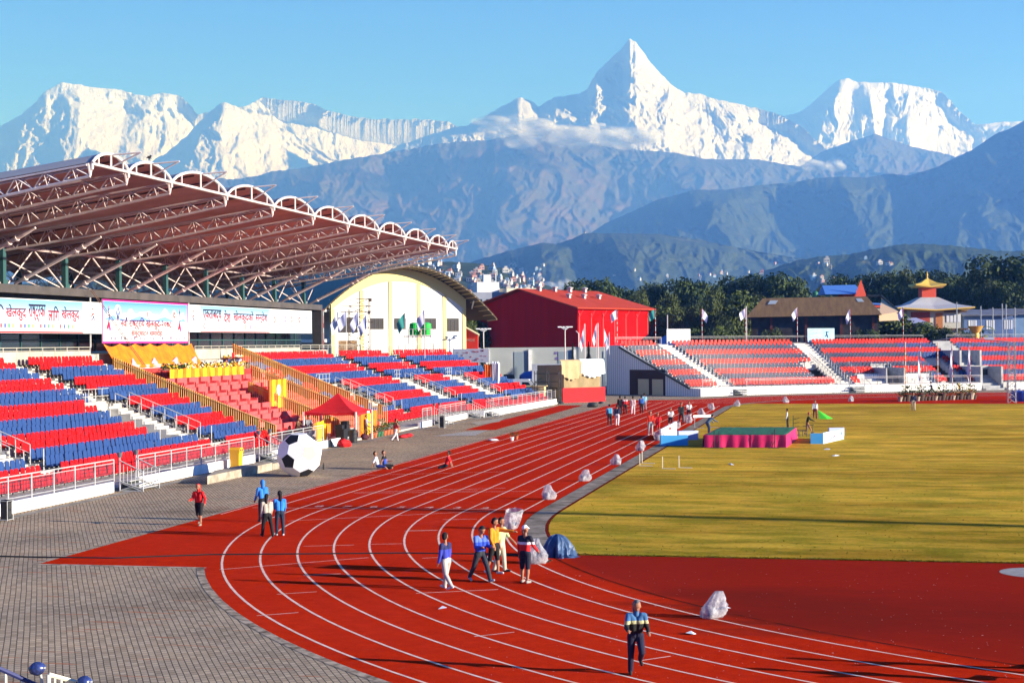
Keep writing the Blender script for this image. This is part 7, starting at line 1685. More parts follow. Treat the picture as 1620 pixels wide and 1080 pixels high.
# ================================================================== TREES AND BUSHES
leaf_d = mat("dark_leaf_mat", (.060, .095, .018), .75, col2=(.016, .030, .006), scale=.35, spec=.25)
leaf_o = mat("olive_leaf_mat", (.085, .105, .020), .75, col2=(.022, .034, .007), scale=.35, spec=.25)
leaf_b = mat("bright_leaf_mat", (.10, .13, .022), .75, col2=(.03, .045, .008), scale=.5, spec=.25)
bark = mat("bark_mat", (.10, .075, .055), .95, col2=(.05, .035, .025), scale=2)
def crown_mesh(seed, lobes, spread, n_leaf, size, m_, squash=.75, name="crown"):
    """unit-high crown (0..1) of leaf clumps gathered on uneven lobes, with gaps between them"""
    rng = random.Random(seed); nr = np.random.RandomState(seed); L = []
    for i in range(lobes):
        a = rng.uniform(0, 6.283); r = spread * (rng.random() ** .6); z = rng.uniform(.24, .86); r *= (1.15 - abs(z - .45) * 1.1); L.append((r * math.cos(a), r * math.sin(a), z, rng.uniform(.13, .235)))
    L.append((0, 0, .82, .17)); vs = []; fs = []
    for i in range(n_leaf):
        x, y, z, r = L[i % len(L)]; d = nr.normal(size=3); d /= np.linalg.norm(d); rr = r * (.55 + .5 * rng.random()); p = np.array([x + d[0] * rr, y + d[1] * rr, z + d[2] * rr * squash])
        nrm = d * .7 + nr.normal(size=3) * .5 + np.array([0, 0, .3]); nrm /= np.linalg.norm(nrm); a = np.cross(nrm, nr.normal(size=3)); a /= np.linalg.norm(a); b = np.cross(nrm, a); s = size * rng.uniform(.6, 1.3)
        o = len(vs); vs += [tuple(p + a * s), tuple(p + b * s * .62), tuple(p - a * s), tuple(p - b * s * .62)]; fs.append((o, o + 1, o + 2, o + 3))
    me = bpy.data.meshes.new(name); me.from_pydata(vs, [], fs); me.materials.append(m_); me.update(); return me, L
def trunk_mesh(L, name="trunk"):
    m = MB(); m.tube([(0, 0, -.02), (.01, 0, .15), (0, .01, .35), (.0, 0, .6)], [.030, .024, .018, .008], 7)
    for x, y, z, r in L[:9]: m.tube([(0, 0, .16 + .2 * (z - .2)), (x * .5, y * .5, .18 + z * .42), (x, y, z)], [.012, .008, .003], 5)
    return m.mesh(name, bark)
PROT = []
for sd, lb, sp, nl, sz, mm in ((1, 17, .38, 6800, .021, leaf_d), (2, 14, .31, 6000, .021, leaf_d), (3, 19, .45, 7200, .020, leaf_o), (4, 14, .28, 5200, .023, leaf_b)):
    cm, L = crown_mesh(sd, lb, sp, nl, sz, mm); PROT.append((cm, trunk_mesh(L)))
def tree(px, top, dpt, wid, k, lab, cat="tree", name="broadleaf_tree", group=None, bot=0.0, rot=None):
    b_ = at(px, 541, dpt); b_.z = bot; H_ = at(px, top, dpt).z - bot; w_ = wid * 1.5 / F_PX * dpt; nat = (.40, .34, .48, .30)[k] * 2 + .2
    t = thing(name, lab, cat, b_, (px * 1.7) % 6.28 if rot is None else rot, group); s = w_ / nat; t.scale = (s, s, H_); link("trunk", PROT[k][1], t); link("crown", PROT[k][0], t); return t
rowt = [(905, 436, 318, 60, 1), (938, 431, 322, 74, 0), (985, 444, 330, 62, 0), (1012, 452, 310, 50, 2), (1040, 437, 335, 58, 0), (1085, 431, 330, 70, 0), (1062, 458, 285, 60, 2), (1118, 436, 345, 60, 0), (1150, 425, 350, 66, 1), (1132, 452, 290, 62, 2),
        (1182, 428, 352, 60, 0), (1222, 423, 345, 92, 0), (1262, 436, 340, 60, 1), (1170, 455, 292, 56, 3), (1205, 460, 300, 64, 2), (1300, 446, 350, 56, 2), (1336, 425, 372, 60, 0), (1366, 424, 376, 56, 1), (1396, 421, 378, 62, 0), (1428, 419, 372, 60, 2), (1460, 417, 380, 64, 0), (1492, 420, 374, 62, 1), (1524, 424, 378, 62, 0), (1548, 418, 365, 56, 2), (1096, 478, 268, 56, 2), (1045, 480, 272, 46, 3), (1255, 462, 300, 56, 0), (1408, 440, 342, 70, 0), (1470, 440, 338, 70, 0), (1520, 445, 330, 70, 2)]
rowt.sort()
ordn = lambda i: ["first", "second", "third", "fourth", "fifth", "sixth", "seventh", "eighth", "ninth", "tenth", "eleventh", "twelfth", "thirteenth", "fourteenth", "fifteenth", "sixteenth", "seventeenth", "eighteenth", "nineteenth", "twentieth", "twenty-first", "twenty-second", "twenty-third", "twenty-fourth", "twenty-fifth", "twenty-sixth", "twenty-seventh", "twenty-eighth", "twenty-ninth", "thirtieth"][i]
for i, (px, top, dp, wd, k) in enumerate(rowt):
    tree(px, top, dp, wd, k, f"{['dark green', 'dark slender', 'olive green', 'brighter green'][k]} tree, {ordn(i)} from the left in the dense row behind the halls", group="dense row of trees behind the halls and houses")
tree(1588, 392, 330, 118, 0, "biggest dark broad crowned tree towering at the right edge"); tree(1566, 432, 325, 62, 2, "olive lower tree leaning out left of the biggest tree"); tree(1612, 438, 318, 60, 0, "dark tree under the biggest tree at the right edge")
tree(752, 478, 262, 34, 1, "dark tree between the white hall and the red hall"); tree(742, 500, 250, 26, 3, "small green tree under the eave of the white hall"); tree(808, 470, 340, 30, 0, "dark tree behind the left slope of the red hall roof")
for i, (px, top, dp, wd, k, lab) in enumerate(((1410, 492, 262, 82, 3, "rounded bright green bush between the shed and the pagoda house"), (1462, 506, 258, 52, 3, "light green bushy tree before the pagoda house"), (1500, 514, 254, 50, 2, "olive bush before the blue painted house"), (1137, 513, 250, 42, 3, "yellowish green bush left of the brown roofed shed"), (1222, 516, 250, 40, 2, "small olive bush under the front of the brown roofed shed"), (1090, 512, 252, 40, 0, "dark bush behind the top railing right of the blank billboard"), (1370, 516, 252, 40, 0, "dark bush at the right foot of the brown roofed shed"), (1535, 520, 250, 36, 0, "dark shrub behind the gold cauldron"))):
    tree(px, top, dp, wd, k, lab, "bush", "round_bush")
cb, Lc = crown_mesh(9, 26, .22, 2600, .030, mat("fir_leaf_mat", (.022, .034, .012), .8, col2=(.010, .016, .006), scale=.5), 1.0)
for i, (px, top, dp, wd, lab) in enumerate(((763, 541, 207, 30, "dark sparse conifer by the left lamp post before the grey wall"), (906, 543, 214, 22, "young conifer left of the flags by the far gate"), (931, 540, 216, 32, "young dark conifer among the flags by the far gate"))):
    b_ = at(px, 541, dp); b_.z = 0; H_ = at(px, top, dp).z; t = thing("young_conifer", lab, "tree", b_, i); w_ = wd / F_PX * dp; t.scale = (w_ / .64, w_ / .64, H_)
    m = MB(); rng = random.Random(i)
    for q in range(1500):
        z = rng.random() ** .8; r = .33 * (1 - z) * rng.random() ** .4 * (.7 + .3 * math.sin(z * 30)); a = rng.uniform(0, 6.28); c_ = Vector((r * math.cos(a), r * math.sin(a), z - .12 * r)); d_ = Vector((math.cos(a), math.sin(a), -.15)) * .05; s_ = Vector((-math.sin(a), math.cos(a), 0)) * .02
        m.add([c_ - d_, c_ + s_, c_ + d_, c_ - s_], [(0, 1, 2, 3)])
    m.build("crown", MATS["fir_leaf_mat"], t); m = MB(); m.tube([(0, 0, 0), (0, 0, .95)], [.02, .004], 5); m.build("trunk", bark, t)
b_ = at(1550, 541, 252); b_.z = 0; t = thing("banana_plant", "pale green banana plant with broad arching leaves behind the gold cauldron", "plant", b_); m = MB(); rng = random.Random(5)
for i in range(16):
    a = rng.uniform(0, 6.28); L_ = rng.uniform(2.2, 3.4); d_ = Vector((math.cos(a), math.sin(a), 0)); s_ = Vector((-d_.y, d_.x, 0)); z0 = rng.uniform(6.5, 8.5); vs = []
    for q in range(7): u = q / 6; w_ = .42 * math.sin(math.pi * min(1, u * .9 + .08)); c_ = d_ * L_ * u * .8 + Vector((0, 0, z0 + 2.2 * u - 2.4 * u * u)); vs += [tuple(c_ - s_ * w_), tuple(c_ + s_ * w_ + Vector((0, 0, .08)))]
    m.add(vs, [(2 * q, 2 * q + 1, 2 * q + 3, 2 * q + 2) for q in range(6)])
m.build("leaves", mat("banana_leaf_mat", (.13, .17, .03), .6, col2=(.07, .10, .02), scale=.8), t); m = MB(); m.tube([(0, 0, 0), (0, 0, 8)], [.25, .15], 7); m.build("stem", leaf_o, t)
for i, (px, top, dp) in enumerate(((1514, 478, 252), (1552, 484, 250), (1571, 486, 251), (1586, 480, 246), (1592, 481, 249), (1606, 486, 247))):
    b_ = at(px, 541, dp); b_.z = 0; t = thing("pole", f"pale vertical pole behind the far stand, {ORD[i + 1]} from the left near the cauldron", "pole", b_); m = MB(); m.tube([(0, 0, 0), (0, 0, at(px, top, dp).z)], .09, 5); m.build("shaft", galv, t)

# ================================================================== PEOPLE
skin = mat("skin_mat", (.30, .135, .075), .6, spec=.3); hairm = mat("black_hair_mat", (.012, .009, .008), .6)
def cm(c, k=[0]):
    nm = "cloth_%d_%d_%d_mat" % tuple(int(x * 999) for x in c)
    return mat(nm, c, .85, col2=tuple(x * .8 for x in c), scale=6, detail=3)
def _cap(m, a, b, ra, rb, n=10):
    a, b = Vector(a), Vector(b); m.blob(a, ra, n); m.blob(b, rb, n)
    if (b - a).length > 1e-4: m.tube([a, b], [ra, rb], n)
def person(px, py, H, hd, lab, pose=None, c=None, fine=False, loc=None, z=0.0, hood=None, cap_=None, group=None, hair_long=False, seat=None):
    P = dict(lean=4, th=(0, 0), kn=(2, 2), ab=(3, 3), sh=((5, 8), (5, 8)), el=(10, 10), head=(0, 0), twist=0)
    if pose: P.update(pose)
    C = dict(top=(.1, .1, .1), bottom=(.03, .03, .04), shoe=(.05, .05, .05), sleeve=True, legs=True, skin=None, top2=None, sleevec=None, hair=(.012, .009, .008))
    if c: C.update(c)
    cap = []          # (a, b, ra, rb, tag)
    rd = R
    ln = rd(P['lean']); up = Vector((0, math.sin(ln), math.cos(ln)))
    hip = Vector((0, 0, .52)); feet = []
    def leg(s, i):
        a, k, ab = rd(P['th'][i]), rd(P['kn'][i]), rd(P['ab'][i]); h = hip + Vector((s * .055, 0, -.005))
        d1 = Vector((s * math.sin(ab), math.sin(a), -math.cos(a))).normalized(); kn = h + d1 * .242; a2 = a - k; d2 = Vector((s * math.sin(ab) * .4, math.sin(a2), -math.cos(a2))).normalized(); an = kn + d2 * .232
        fd = Vector((s * .12, math.cos(a2 * .6), math.sin(a2 * .6))).normalized(); toe = an + fd * .10 + d2 * .022; heel = an + d2 * .024 - fd * .02
        cap.append((h, kn, .062, .046, 'thigh')); cap.append((kn, kn + (an - kn) * .42, .044 if C['legs'] else .036, .042 if C['legs'] else .037, 'shin')); cap.append((kn + (an - kn) * .35, an, .042 if C['legs'] else .035, .036 if C['legs'] else .022, 'shin'))
        cap.append((heel, toe, .026, .022, 'foot')); feet.append(min(heel.z, toe.z) - .025)
    leg(-1, 0); leg(1, 1)
    tw = rd(P['twist']); rx = Vector((math.cos(tw), math.sin(tw), 0))
    wa, ch, nk = hip + up * .10, hip + up * .22, hip + up * .325
    for s in (-1, 1):
        cap.append((hip + Vector((s * .03, 0, 0)), wa + Vector((s * .035, 0, 0)), .070, .062, 'pelvis')); cap.append((wa + rx * s * .035 - up * .035, ch + rx * s * .048, .066, .068, 'torso'))
        cap.append((ch + rx * s * .04, nk + rx * s * .075 - up * .03, .064, .040, 'torso'))
    cap.append((nk - up * .02, nk + up * .05, .034, .030, 'neck'))
    hp, hy = rd(P['head'][0]), rd(P['head'][1]); hu = Vector((0, math.sin(ln * .4 + hp), math.cos(ln * .4 + hp))); hc = nk + up * .035 + hu * .075
    fw = Vector((math.sin(hy) * 1, math.cos(hy), 0)); fw = (fw - hu * fw.dot(hu)).normalized()
    cap.append((hc + hu * .018, hc - hu * .022 + fw * .012, .056, .043, 'head')); cap.append((hc - hu * .012 + fw * .052, hc - hu * .02 + fw * .058, .009, .011, 'head'))
    sdv = hu.cross(fw)
    for s in (-1, 1): cap.append((hc + sdv * s * .052 - hu * .004, hc + sdv * s * .054 - hu * .02, .012, .009, 'head'))
    for q in () if (hood or cap_) else ((.02, -.018, .050), (.035, -.006, .048)): cap.append((hc + hu * q[0] + fw * q[1], hc + hu * (q[0] - .03) + fw * (q[1] - .014), q[2] + .005, q[2] - .004, 'hair'))
    if hair_long: cap.append((hc - fw * .03, nk - fw * .045 - up * .03, .045, .028, 'hair'))
    if hood: cap.append((hc + hu * .014 - fw * .034, nk + up * .01 - fw * .034, .058, .048, 'hood')); cap.append((hc + hu * .050 - fw * .004, hc + hu * .03 - fw * .03, .034, .050, 'hood'))
    if cap_: cap.append((hc + hu * .038, hc + hu * .03 - fw * .01, .050, .052, 'cap')); cap.append((hc + hu * .022 + fw * .05, hc + hu * .012 + fw * .085, .020, .010, 'cap'))
    hands = []
    def arm(s, i):
        f_, ab = rd(P['sh'][i][0]), rd(P['sh'][i][1]); e = rd(P['el'][i]); S0 = nk + rx * s * .108 - up * .038
        d1 = (Vector((0, math.sin(f_), -math.cos(f_))) * math.cos(ab) + rx * s * math.sin(ab)).normalized(); el = S0 + d1 * .165; f2 = f_ + e; inw = -.25 * math.sin(min(e, 1.6)) if ab < 1.2 else 0
        d2 = (Vector((0, math.sin(f2), -math.cos(f2))) * math.cos(ab) + rx * s * (math.sin(ab) + inw)).normalized(); wr = el + d2 * .142
        cap.append((S0, el, .043, .035, 'uarm')); cap.append((el, wr, .033 if C['sleeve'] else .026, .027 if C['sleeve'] else .019, 'farm'))
        pl = wr + d2 * .045; cap.append((wr, pl, .018, .021, 'hand'))
        if fine:
            sp_ = d2.cross(Vector((0, 0, 1)) if abs(d2.z) < .9 else Vector((0, 1, 0))).normalized(); nr_ = d2.cross(sp_)
            for q in range(4): o = pl + sp_ * (-.016 + .0105 * q); L_ = (.034, .040, .038, .030)[q]; m1 = o + d2 * L_ * .6; cap.append((o, m1, .0062, .0058, 'hand')); cap.append((m1, m1 + (d2 * .7 + nr_ * .7).normalized() * L_ * .55, .0058, .005, 'hand'))
            o = wr + d2 * .018 - sp_ * .018 * s; cap.append((o, o + (d2 * .6 - sp_ * s * .8).normalized() * .03, .008, .006, 'hand'))
        else: cap.append((pl, pl + d2 * .035, .019, .010, 'hand'))
        hands.append(pl)
    arm(-1, 0); arm(1, 1)
    zo = -min(feet) if seat is None else seat - (hip.z - .06)
    m = MB()
    for a, b, ra, rb, tg in cap: _cap(m, Vector(a) * H, Vector(b) * H, ra * H, rb * H)
    me = m.mesh("body", skin); o = bpy.data.objects.new("body", me); COL.objects.link(o); md = o.modifiers.new("r", 'REMESH'); md.mode = 'VOXEL'; md.voxel_size = .0105 if fine else .02
    bpy.context.view_layer.update(); em = bpy.data.meshes.new_from_object(o.evaluated_get(_DG())); bpy.data.objects.remove(o); bpy.data.meshes.remove(me)
    n = len(em.vertices); co = np.empty(n * 3); em.vertices.foreach_get('co', co); co = co.reshape(-1, 3)
    # two passes of smoothing
    ne = len(em.edges); ev = np.empty(ne * 2, dtype=np.int64); em.edges.foreach_get('vertices', ev); ev = ev.reshape(-1, 2)
    for _ in range(2):
        acc = np.zeros_like(co); cnt_ = np.zeros(n); np.add.at(acc, ev[:, 0], co[ev[:, 1]]); np.add.at(acc, ev[:, 1], co[ev[:, 0]]); np.add.at(cnt_, ev[:, 0], 1); np.add.at(cnt_, ev[:, 1], 1); co = co * .5 + .5 * acc / np.maximum(cnt_, 1)[:, None]
    npoly = len(em.polygons); fc = np.empty(npoly * 3); em.vertices.foreach_set('co', co.ravel()); em.update(); em.polygons.foreach_get('center', fc); fc = fc.reshape(-1, 3)
    best = np.full(npoly, 1e9); tagi = np.zeros(npoly, dtype=int)
    for i, (a, b, ra, rb, tg) in enumerate(cap):
        a, b = np.array(a) * H, np.array(b) * H; ab = b - a; L2 = max(1e-9, ab @ ab); u = np.clip(((fc - a) @ ab) / L2, 0, 1); d = np.linalg.norm(fc - (a + u[:, None] * ab), axis=1) - (ra + (rb - ra) * u) * H; k = d < best; best[k] = d[k]; tagi[k] = i
    mats_ = []; key = {}
    def mi(mm):
        if mm.name not in key: key[mm.name] = len(mats_); mats_.append(mm)
        return key[mm.name]
    sk = skin; top, bot = cm(C['top']), cm(C['bottom']); t2 = cm(C['top2']) if C['top2'] else top; slv = cm(C['sleevec']) if C['sleevec'] else top
    look = {'thigh': bot, 'pelvis': bot, 'shin': bot if C['legs'] else sk, 'foot': cm(C['shoe']), 'torso': top, 'neck': sk if not hood else t2, 'head': sk, 'hair': cm(C['hair']), 'hood': cm(hood) if hood else sk, 'cap': cm(cap_) if cap_ else sk, 'uarm': slv, 'farm': slv if C['sleeve'] else sk, 'hand': sk}
    pm = np.array([mi(look[cap[i][4]]) for i in range(len(cap))])[tagi]
    tags_ = np.array([cap[i][4] for i in range(len(cap))])[tagi]
    if C['top2']: pm[np.isin(tags_, ['torso', 'uarm']) & (fc[:, 2] > (hip.z + .215) * H)] = mi(t2)
    if C.get('band'): pm[np.isin(tags_, ['torso', 'uarm']) & (fc[:, 2] > (hip.z + .17) * H) & (fc[:, 2] < (hip.z + .215) * H)] = mi(cm(C['band']))
    em.materials.clear()
    for mm in mats_: em.materials.append(mm)
    em.polygons.foreach_set('material_index', pm.astype(np.int32)); em.polygons.foreach_set('use_smooth', np.ones(npoly, dtype=bool)); em.name = "person"; em.update()
    L0_ = loc if loc is not None else G(px, py)
    o = link("person", em, None, L0_ + Vector((0, 0, z + zo * H)), -R(hd) + YAW); tag(o, lab, "person", group)
    if fine and not hood:
        m = MB()
        for s in (-1, 1): m.blob((hc + fw * .05 + sdv * s * .02 + hu * .004) * H, .0065 * H, 6)
        m.blob((hc + fw * .047 - hu * .035) * H, (.012 * H, .006 * H, .004 * H), 6); m.build("eyes", hairm, o)
    return o, [h * H for h in hands]
blk, nvy, wht, gry, red_, blu = (.015, .015, .018), (.015, .02, .06), (.72, .71, .70), (.42, .40, .37), (.58, .015, .012), (.02, .07, .50)
walk = dict(th=(22, -18), kn=(10, 22), sh=((-18, 8), (16, 8)), el=(18, 22)); walk2 = dict(th=(-16, 20), kn=(24, 8), sh=((16, 8), (-16, 8)), el=(20, 16)); run = dict(lean=12, th=(48, -22), kn=(70, 60), sh=((-40, 14), (35, 12)), el=(90, 85)); std = dict(th=(3, -3), kn=(3, 3))
person(1006, 1066, 1.56, 176, "jogger in grey hood, black and blue jacket and dark trousers running towards the camera", dict(lean=16, th=(30, 4), kn=(88, 10), sh=((-8, 14), (22, 12)), el=(78, 62), head=(22, 0)), dict(top=(.015, .016, .014), top2=(.05, .15, .32), bottom=(.012, .012, .035), shoe=(.02, .02, .02), band=(.42, .42, .22)), True, hood=(.10, .10, .105))
person(706, 932, 1.58, -52, "boy in blue jacket and pale grey trousers walking on the inner lanes", dict(lean=3, th=(-14, 16), kn=(22, 6), ab=(5, 5), sh=((4, 6), (2, 6)), el=(10, 12), head=(0, 75)), dict(top=(.035, .05, .36), bottom=(.46, .43, .38), shoe=(.60, .58, .56), sleevec=(.04, .06, .40), top2=(.02, .025, .10)), True)
person(760, 920, 1.66, 148, "man in blue jacket with white shoulder and dark jeans looking at his phone", dict(lean=5, th=(26, -20), kn=(6, 16), ab=(6, 6), sh=((18, 6), (14, 6)), el=(75, 82), head=(30, -5)), dict(top=(.025, .07, .48), bottom=(.03, .035, .045), shoe=(.30, .34, .38), top2=(.10, .18, .55)), True)
person(782, 908, 1.66, 128, "man in orange jacket and black shorts pointing to the right", dict(lean=2, th=(6, -10), kn=(4, 12), sh=((82, 14), (8, 10)), el=(6, 25), head=(10, -20)), dict(top=(.78, .25, .012), bottom=(.012, .012, .012), shoe=(.60, .58, .55), legs=False), True)
person(792, 905, 1.62, 120, "person in pale green shirt half hidden behind the orange jacket", dict(th=(8, -8), kn=(4, 8), sh=((25, 12), (5, 8)), el=(25, 12)), dict(top=(.42, .50, .26), bottom=(.50, .47, .36), shoe=(.03, .03, .03), sleeve=False), True)
person(831, 922, 1.62, 28, "coach in white cap with navy, white and red top standing by the litter bag", dict(lean=2, th=(4, -5), kn=(3, 4), sh=((4, 8), (20, 12)), el=(8, 32), head=(-4, 35)), dict(top=(.62, .018, .020), top2=(.02, .02, .035), band=(.72, .70, .70), bottom=(.012, .014, .03), shoe=(.30, .28, .25), legs=False), True, cap_=(.78, .78, .80))
bag(848, 891, .80, "clear litter bag held beside the coach in the white cap", 16, .05, 1.1)
person(315, 831, 1.58, 196, "person in red hooded jacket and black shorts running on the track corner", dict(lean=6, th=(12, -14), kn=(8, 26), sh=((-6, 24), (8, 16)), el=(50, 75), head=(10, 0)), dict(top=(.62, .010, .010), bottom=(.012, .012, .014), shoe=(.28, .24, .18), legs=False), True, hood=(.62, .010, .010))
person(416, 825, 1.60, -30, "person in bright blue hooded jacket and black trousers seen from behind", dict(th=(2, -8), kn=(3, 8), sh=((12, 10), (4, 8)), el=(25, 12)), dict(top=(.03, .20, .62), bottom=(.012, .012, .014), shoe=(.10, .08, .07)), True, hood=(.03, .20, .62))
person(423, 849, 1.52, -25, "woman in beige hooded top and black trousers leaning towards her companion", dict(lean=4, th=(14, -14), kn=(4, 4), ab=(7, 7), sh=((2, 6), (4, 6)), el=(10, 30), head=(6, 30)), dict(top=(.46, .41, .32), bottom=(.010, .010, .012), shoe=(.02, .02, .02)), True, hair_long=True)
person(443, 847, 1.58, -12, "woman with long hair in bright blue top and dark jeans beside the beige top", dict(lean=2, th=(4, -4), kn=(3, 3), sh=((14, 6), (10, 6)), el=(60, 40), head=(10, -25)), dict(top=(.03, .22, .66), bottom=(.018, .025, .05), shoe=(.55, .55, .55)), True, hair_long=True)
sit = dict(lean=-14, th=(62, 74), kn=(88, 100), ab=(10, 10), sh=((-28, 16), (-26, 14)), el=(8, 8))
person(598, 742, 1.62, 92, "boy in white T-shirt sitting at the edge of the outer lane, leaning back", dict(sit, th=(80, 86), kn=(30, 40)), dict(top=(.74, .73, .74), bottom=(.02, .04, .20), shoe=(.5, .5, .5), sleeve=False, legs=False), True, seat=.06)
person(609, 741.5, 1.66, 100, "athlete in black and blue vest sitting on the outer lane with raised knees", dict(sit, lean=-6, th=(88, 70), kn=(105, 72), sh=((20, 12), (-20, 12)), el=(70, 8)), dict(top=(.03, .08, .45), top2=(.012, .012, .016), bottom=(.012, .012, .014), shoe=(.62, .58, .52), sleeve=False, legs=False, sleevec=(.30, .135, .075)), True, seat=.06)
person(706, 741, 1.62, -86, "athlete in red shirt sitting on the lanes leaning back on both hands", dict(sit, th=(76, 60), kn=(82, 60)), dict(top=(.62, .012, .016), bottom=(.012, .012, .014), shoe=(.62, .60, .58), sleeve=False), True, seat=.06)
# walkers and runners on the far straight
for a in ((964.5, 672.5, 1.70, -10, "man with pale blue jacket and black trousers walking away on the straight", std, dict(top=(.06, .30, .52), bottom=blk)), (976.5, 673, 1.72, 10, "person in navy jacket and white trousers walking beside the pale blue jacket", walk, dict(top=nvy, bottom=(.60, .58, .62), shoe=wht)),
          (981, 655, 1.70, 0, "person all in black walking away on the far lanes", std, dict(top=blk, bottom=blk)), (989, 655, 1.66, 0, "person in red and white jacket walking away on the far lanes", std, dict(top=(.45, .015, .02), top2=(.6, .5, .5), bottom=blk)), (1001.5, 655.5, 1.72, 5, "person all in pinkish white walking away on the far lanes", walk2, dict(top=(.66, .50, .50), bottom=(.66, .58, .60), shoe=wht)),
          (1015, 653.5, 1.66, 0, "person with blue backpack walking away on the far lanes", std, dict(top=(.03, .12, .42), bottom=blk)), (1019.5, 650, 1.78, 0, "person in pale blue shirt half hidden behind the blue backpack", walk, dict(top=(.22, .50, .66), bottom=(.25, .22, .24))),
          (1029, 688.5, 1.76, 178, "man in red jacket and grey trousers walking towards the camera by the litter bag", std, dict(top=(.62, .03, .012), bottom=(.40, .38, .38), shoe=wht)), (1041, 683, 1.58, 190, "boy in red running kit beside the man in the red jacket", run, dict(top=(.60, .012, .018), bottom=(.50, .012, .018), legs=False, sleeve=False)),
          (1061, 675, 1.66, 185, "runner in white T-shirt and black tights on the inner lanes", run, dict(top=wht, bottom=blk, sleeve=False, shoe=wht)), (1078, 669.5, 1.74, 178, "man in black tracksuit with a white stripe walking on the inner lanes", walk, dict(top=blk, bottom=(.03, .03, .035))), (1090, 662, 1.66, 185, "runner in white T-shirt and dark shorts behind the litter bags", run, dict(top=wht, bottom=blk, legs=False, sleeve=False)),
          (1289.5, 662, 1.62, 190, "woman in white shirt and maroon trousers walking with the green cloth", walk, dict(top=(.60, .58, .60), bottom=(.16, .015, .03), hair=(.12, .02, .015))), (1277, 687, 1.62, 100, "person with orange head covering in dark camouflage top bending by the frame", dict(lean=14, th=(-5, 30), kn=(12, 8), sh=((30, 10), (40, 10)), el=(40, 30)), dict(top=(.05, .06, .02), bottom=(.30, .135, .075), hair=(.55, .07, .02), legs=False)),
          (1445, 649.5, 1.75, 185, "man in navy top and beige trousers standing on the far grass", std, dict(top=nvy, bottom=(.58, .46, .34), shoe=(.3, .2, .15))), (1474.5, 624, 1.72, -70, "runner in black and white striding along the far bend", dict(run, th=(45, -30), kn=(40, 35)), dict(top=blk, top2=(.45, .45, .5), bottom=blk, shoe=wht)), (1246, 677, 1.50, -80, "person in dark green vest and white shirt behind the landing mat", std, dict(top=(.05, .07, .05), bottom=blk, sleevec=wht)),
          (579, 692, 1.66, 95, "person in grey shirt standing beside the black drum", dict(std, sh=((30, 8), (10, 8)), el=(60, 20)), dict(top=(.26, .27, .33), bottom=(.10, .08, .07))), (626, 698, 1.62, 60, "person in red and white top walking past the flower pots carrying something", walk, dict(top=(.45, .03, .04), top2=(.30, .135, .075), bottom=(.62, .55, .58), shoe=blk, sleeve=False))):
    person(*a)
pb = G(1121, 708); person(0, 0, 1.6, 60, "person in slate jacket leaning over the near left corner of the landing mat", dict(lean=48, th=(30, 20), kn=(30, 24), sh=((40, 8), (50, 8)), el=(20, 20), head=(20, 0)), dict(top=(.06, .10, .16), bottom=(.03, .05, .12)), loc=a.__class__ and G(1119, 690.5), z=0.2)
for i, (px, py, hd, col_, lab) in enumerate(((470, 712, 120, (.10, .045, .02), "person in brown jacket seated by the fence behind the football"), (487, 708, 150, (.20, .20, .22), "person in grey jacket seated beside the brown jacket behind the football"), (496, 712, 200, (.28, .28, .30), "person in pale grey top seated lowest behind the football"), (455, 712, 100, (.03, .03, .035), "person in black seated leftmost behind the football"))):
    person(px, py, 1.62, hd, lab, dict(lean=12, th=(84, 80), kn=(80, 80), sh=((30, 8), (25, 8)), el=(50, 45), head=(14, 0)), dict(top=col_, bottom=blk), loc=G(px, py), seat=.45 + .35 * (i in (0, 1)))
# a runner outside the frame to the right whose shadow crosses the near lanes
person(0, 0, 1.65, 180, "runner beyond the right edge of the picture on the near lanes", run, dict(top=nvy, bottom=blk), loc=G(1685, 1084)); person(0, 0, 1.65, 200, "second runner beyond the right edge of the picture on the near lanes", run, dict(top=blk, bottom=nvy), loc=G(1740, 1066))
mp_ = G(1620, 831); ml = thing("floodlight_mast", "tall floodlight mast right of the field throwing a long shadow over the grass", "mast", (mp_.x + 62, mp_.y - 7.9, 0)); m = MB(); m.tube([(0, 0, 0), (0, 0, 22)], [.5, .34], 8); m.build("shaft", galv, ml); m = MB()
for i in range(3): m.tube([(0, -1.6, 20.2 + .8 * i), (0, 1.6, 20.2 + .8 * i)], .06, 5)
m.build("lamp_arm", galv, ml)

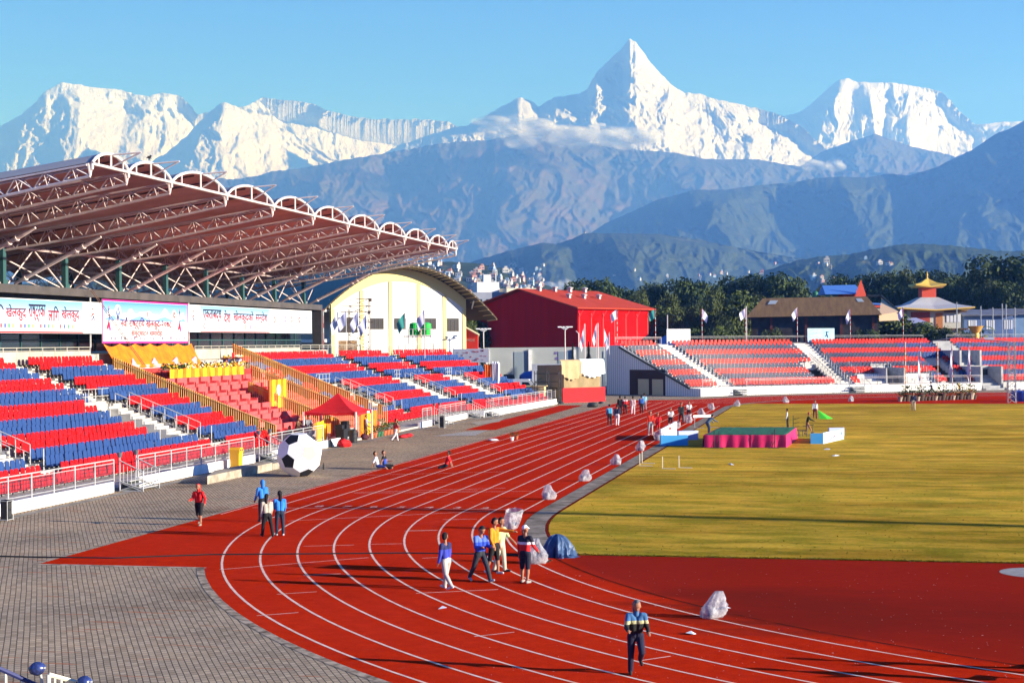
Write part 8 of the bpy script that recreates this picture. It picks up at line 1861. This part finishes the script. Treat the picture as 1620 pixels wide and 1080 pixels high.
# near railing with covered floodlights in the lower left corner
t = thing("front_railing", "dark blue and cream railing in the near lower left corner", "railing", c2w(-9.9, 32.0)); creamp = mat("cream_rail_mat", (.66, .60, .45), .5); nvr = mat("navy_rail_mat", (.03, .035, .12), .5)
def corner(px, py, d): p = at(px, py, d); return p - t.location
m = MB(); a_, b_ = corner(-12, 1052, 31), corner(92, 1098, 31.5); m.tube([a_, b_], .05, 6); m.tube([a_ - Vector((0, 0, .55)), b_ - Vector((0, 0, .55))], .04, 5); m.build("blue_rail", nvr, t)
m = MB()
for u in (.2, .45, .62): p = a_.lerp(b_, u); m.tube([p, p - Vector((0, 0, 1.2))], .03, 5)
c_, d_ = corner(77, 1066, 31), corner(135, 1082, 31.5); m.tube([c_, d_], .045, 6); m.tube([c_, c_ - Vector((0, 0, 2))], .045, 6); m.tube([corner(87, 1071, 31), corner(87, 1071, 31) - Vector((0, 0, 2))], .025, 5); m.tube([corner(97, 1074, 31), corner(97, 1074, 31) - Vector((0, 0, 2))], .025, 5); m.build("cream_rail", creamp, t)
for i, (px, py) in enumerate(((59, 1057), (133, 1079))):
    p = at(px, py, 31.2); t = thing("covered_floodlight", "round floodlight wrapped in dark blue plastic " + ("on the near corner railing" if i == 0 else "at the picture's lower edge"), "floodlight", p, R(30)); m = MB(); m.blob((0, 0, 0), (.16, .13, .13), 14, wob=.09, seed=i); m.build("wrap", mat("wrapped_blue_mat", (.03, .05, .20), .25, col2=(.015, .02, .06), scale=9, spec=.7), t, smooth=True); m = MB(); m.tube([(.06, .05, -.1), (.1, .1, -.35)], .03, 5); m.box((.1, .02, .02), (.12, .2, .03)); m.build("bracket", galv, t)
# a crow on the roof edge
p = Vector((XT + .2, onX(236, 262, XT + .2)[0], zt(XT) + .95)); t = thing("crow", "small black crow perched on the second white roof arch", "bird", p); m = MB(); m.blob((0, 0, .12), (.09, .2, .09), 8); m.blob((0, .2, .22), (.06, .08, .06), 8); m.tube([(0, .27, .22), (0, .35, .2)], [.02, .004], 5); m.tube([(0, -.15, .1), (0, -.36, .04)], [.05, .02], 5); m.tube([(.03, 0, .05), (.03, .02, -.05)], .01, 4); m.tube([(-.03, 0, .05), (-.03, .02, -.05)], .01, 4); m.build("body", hairm, t)
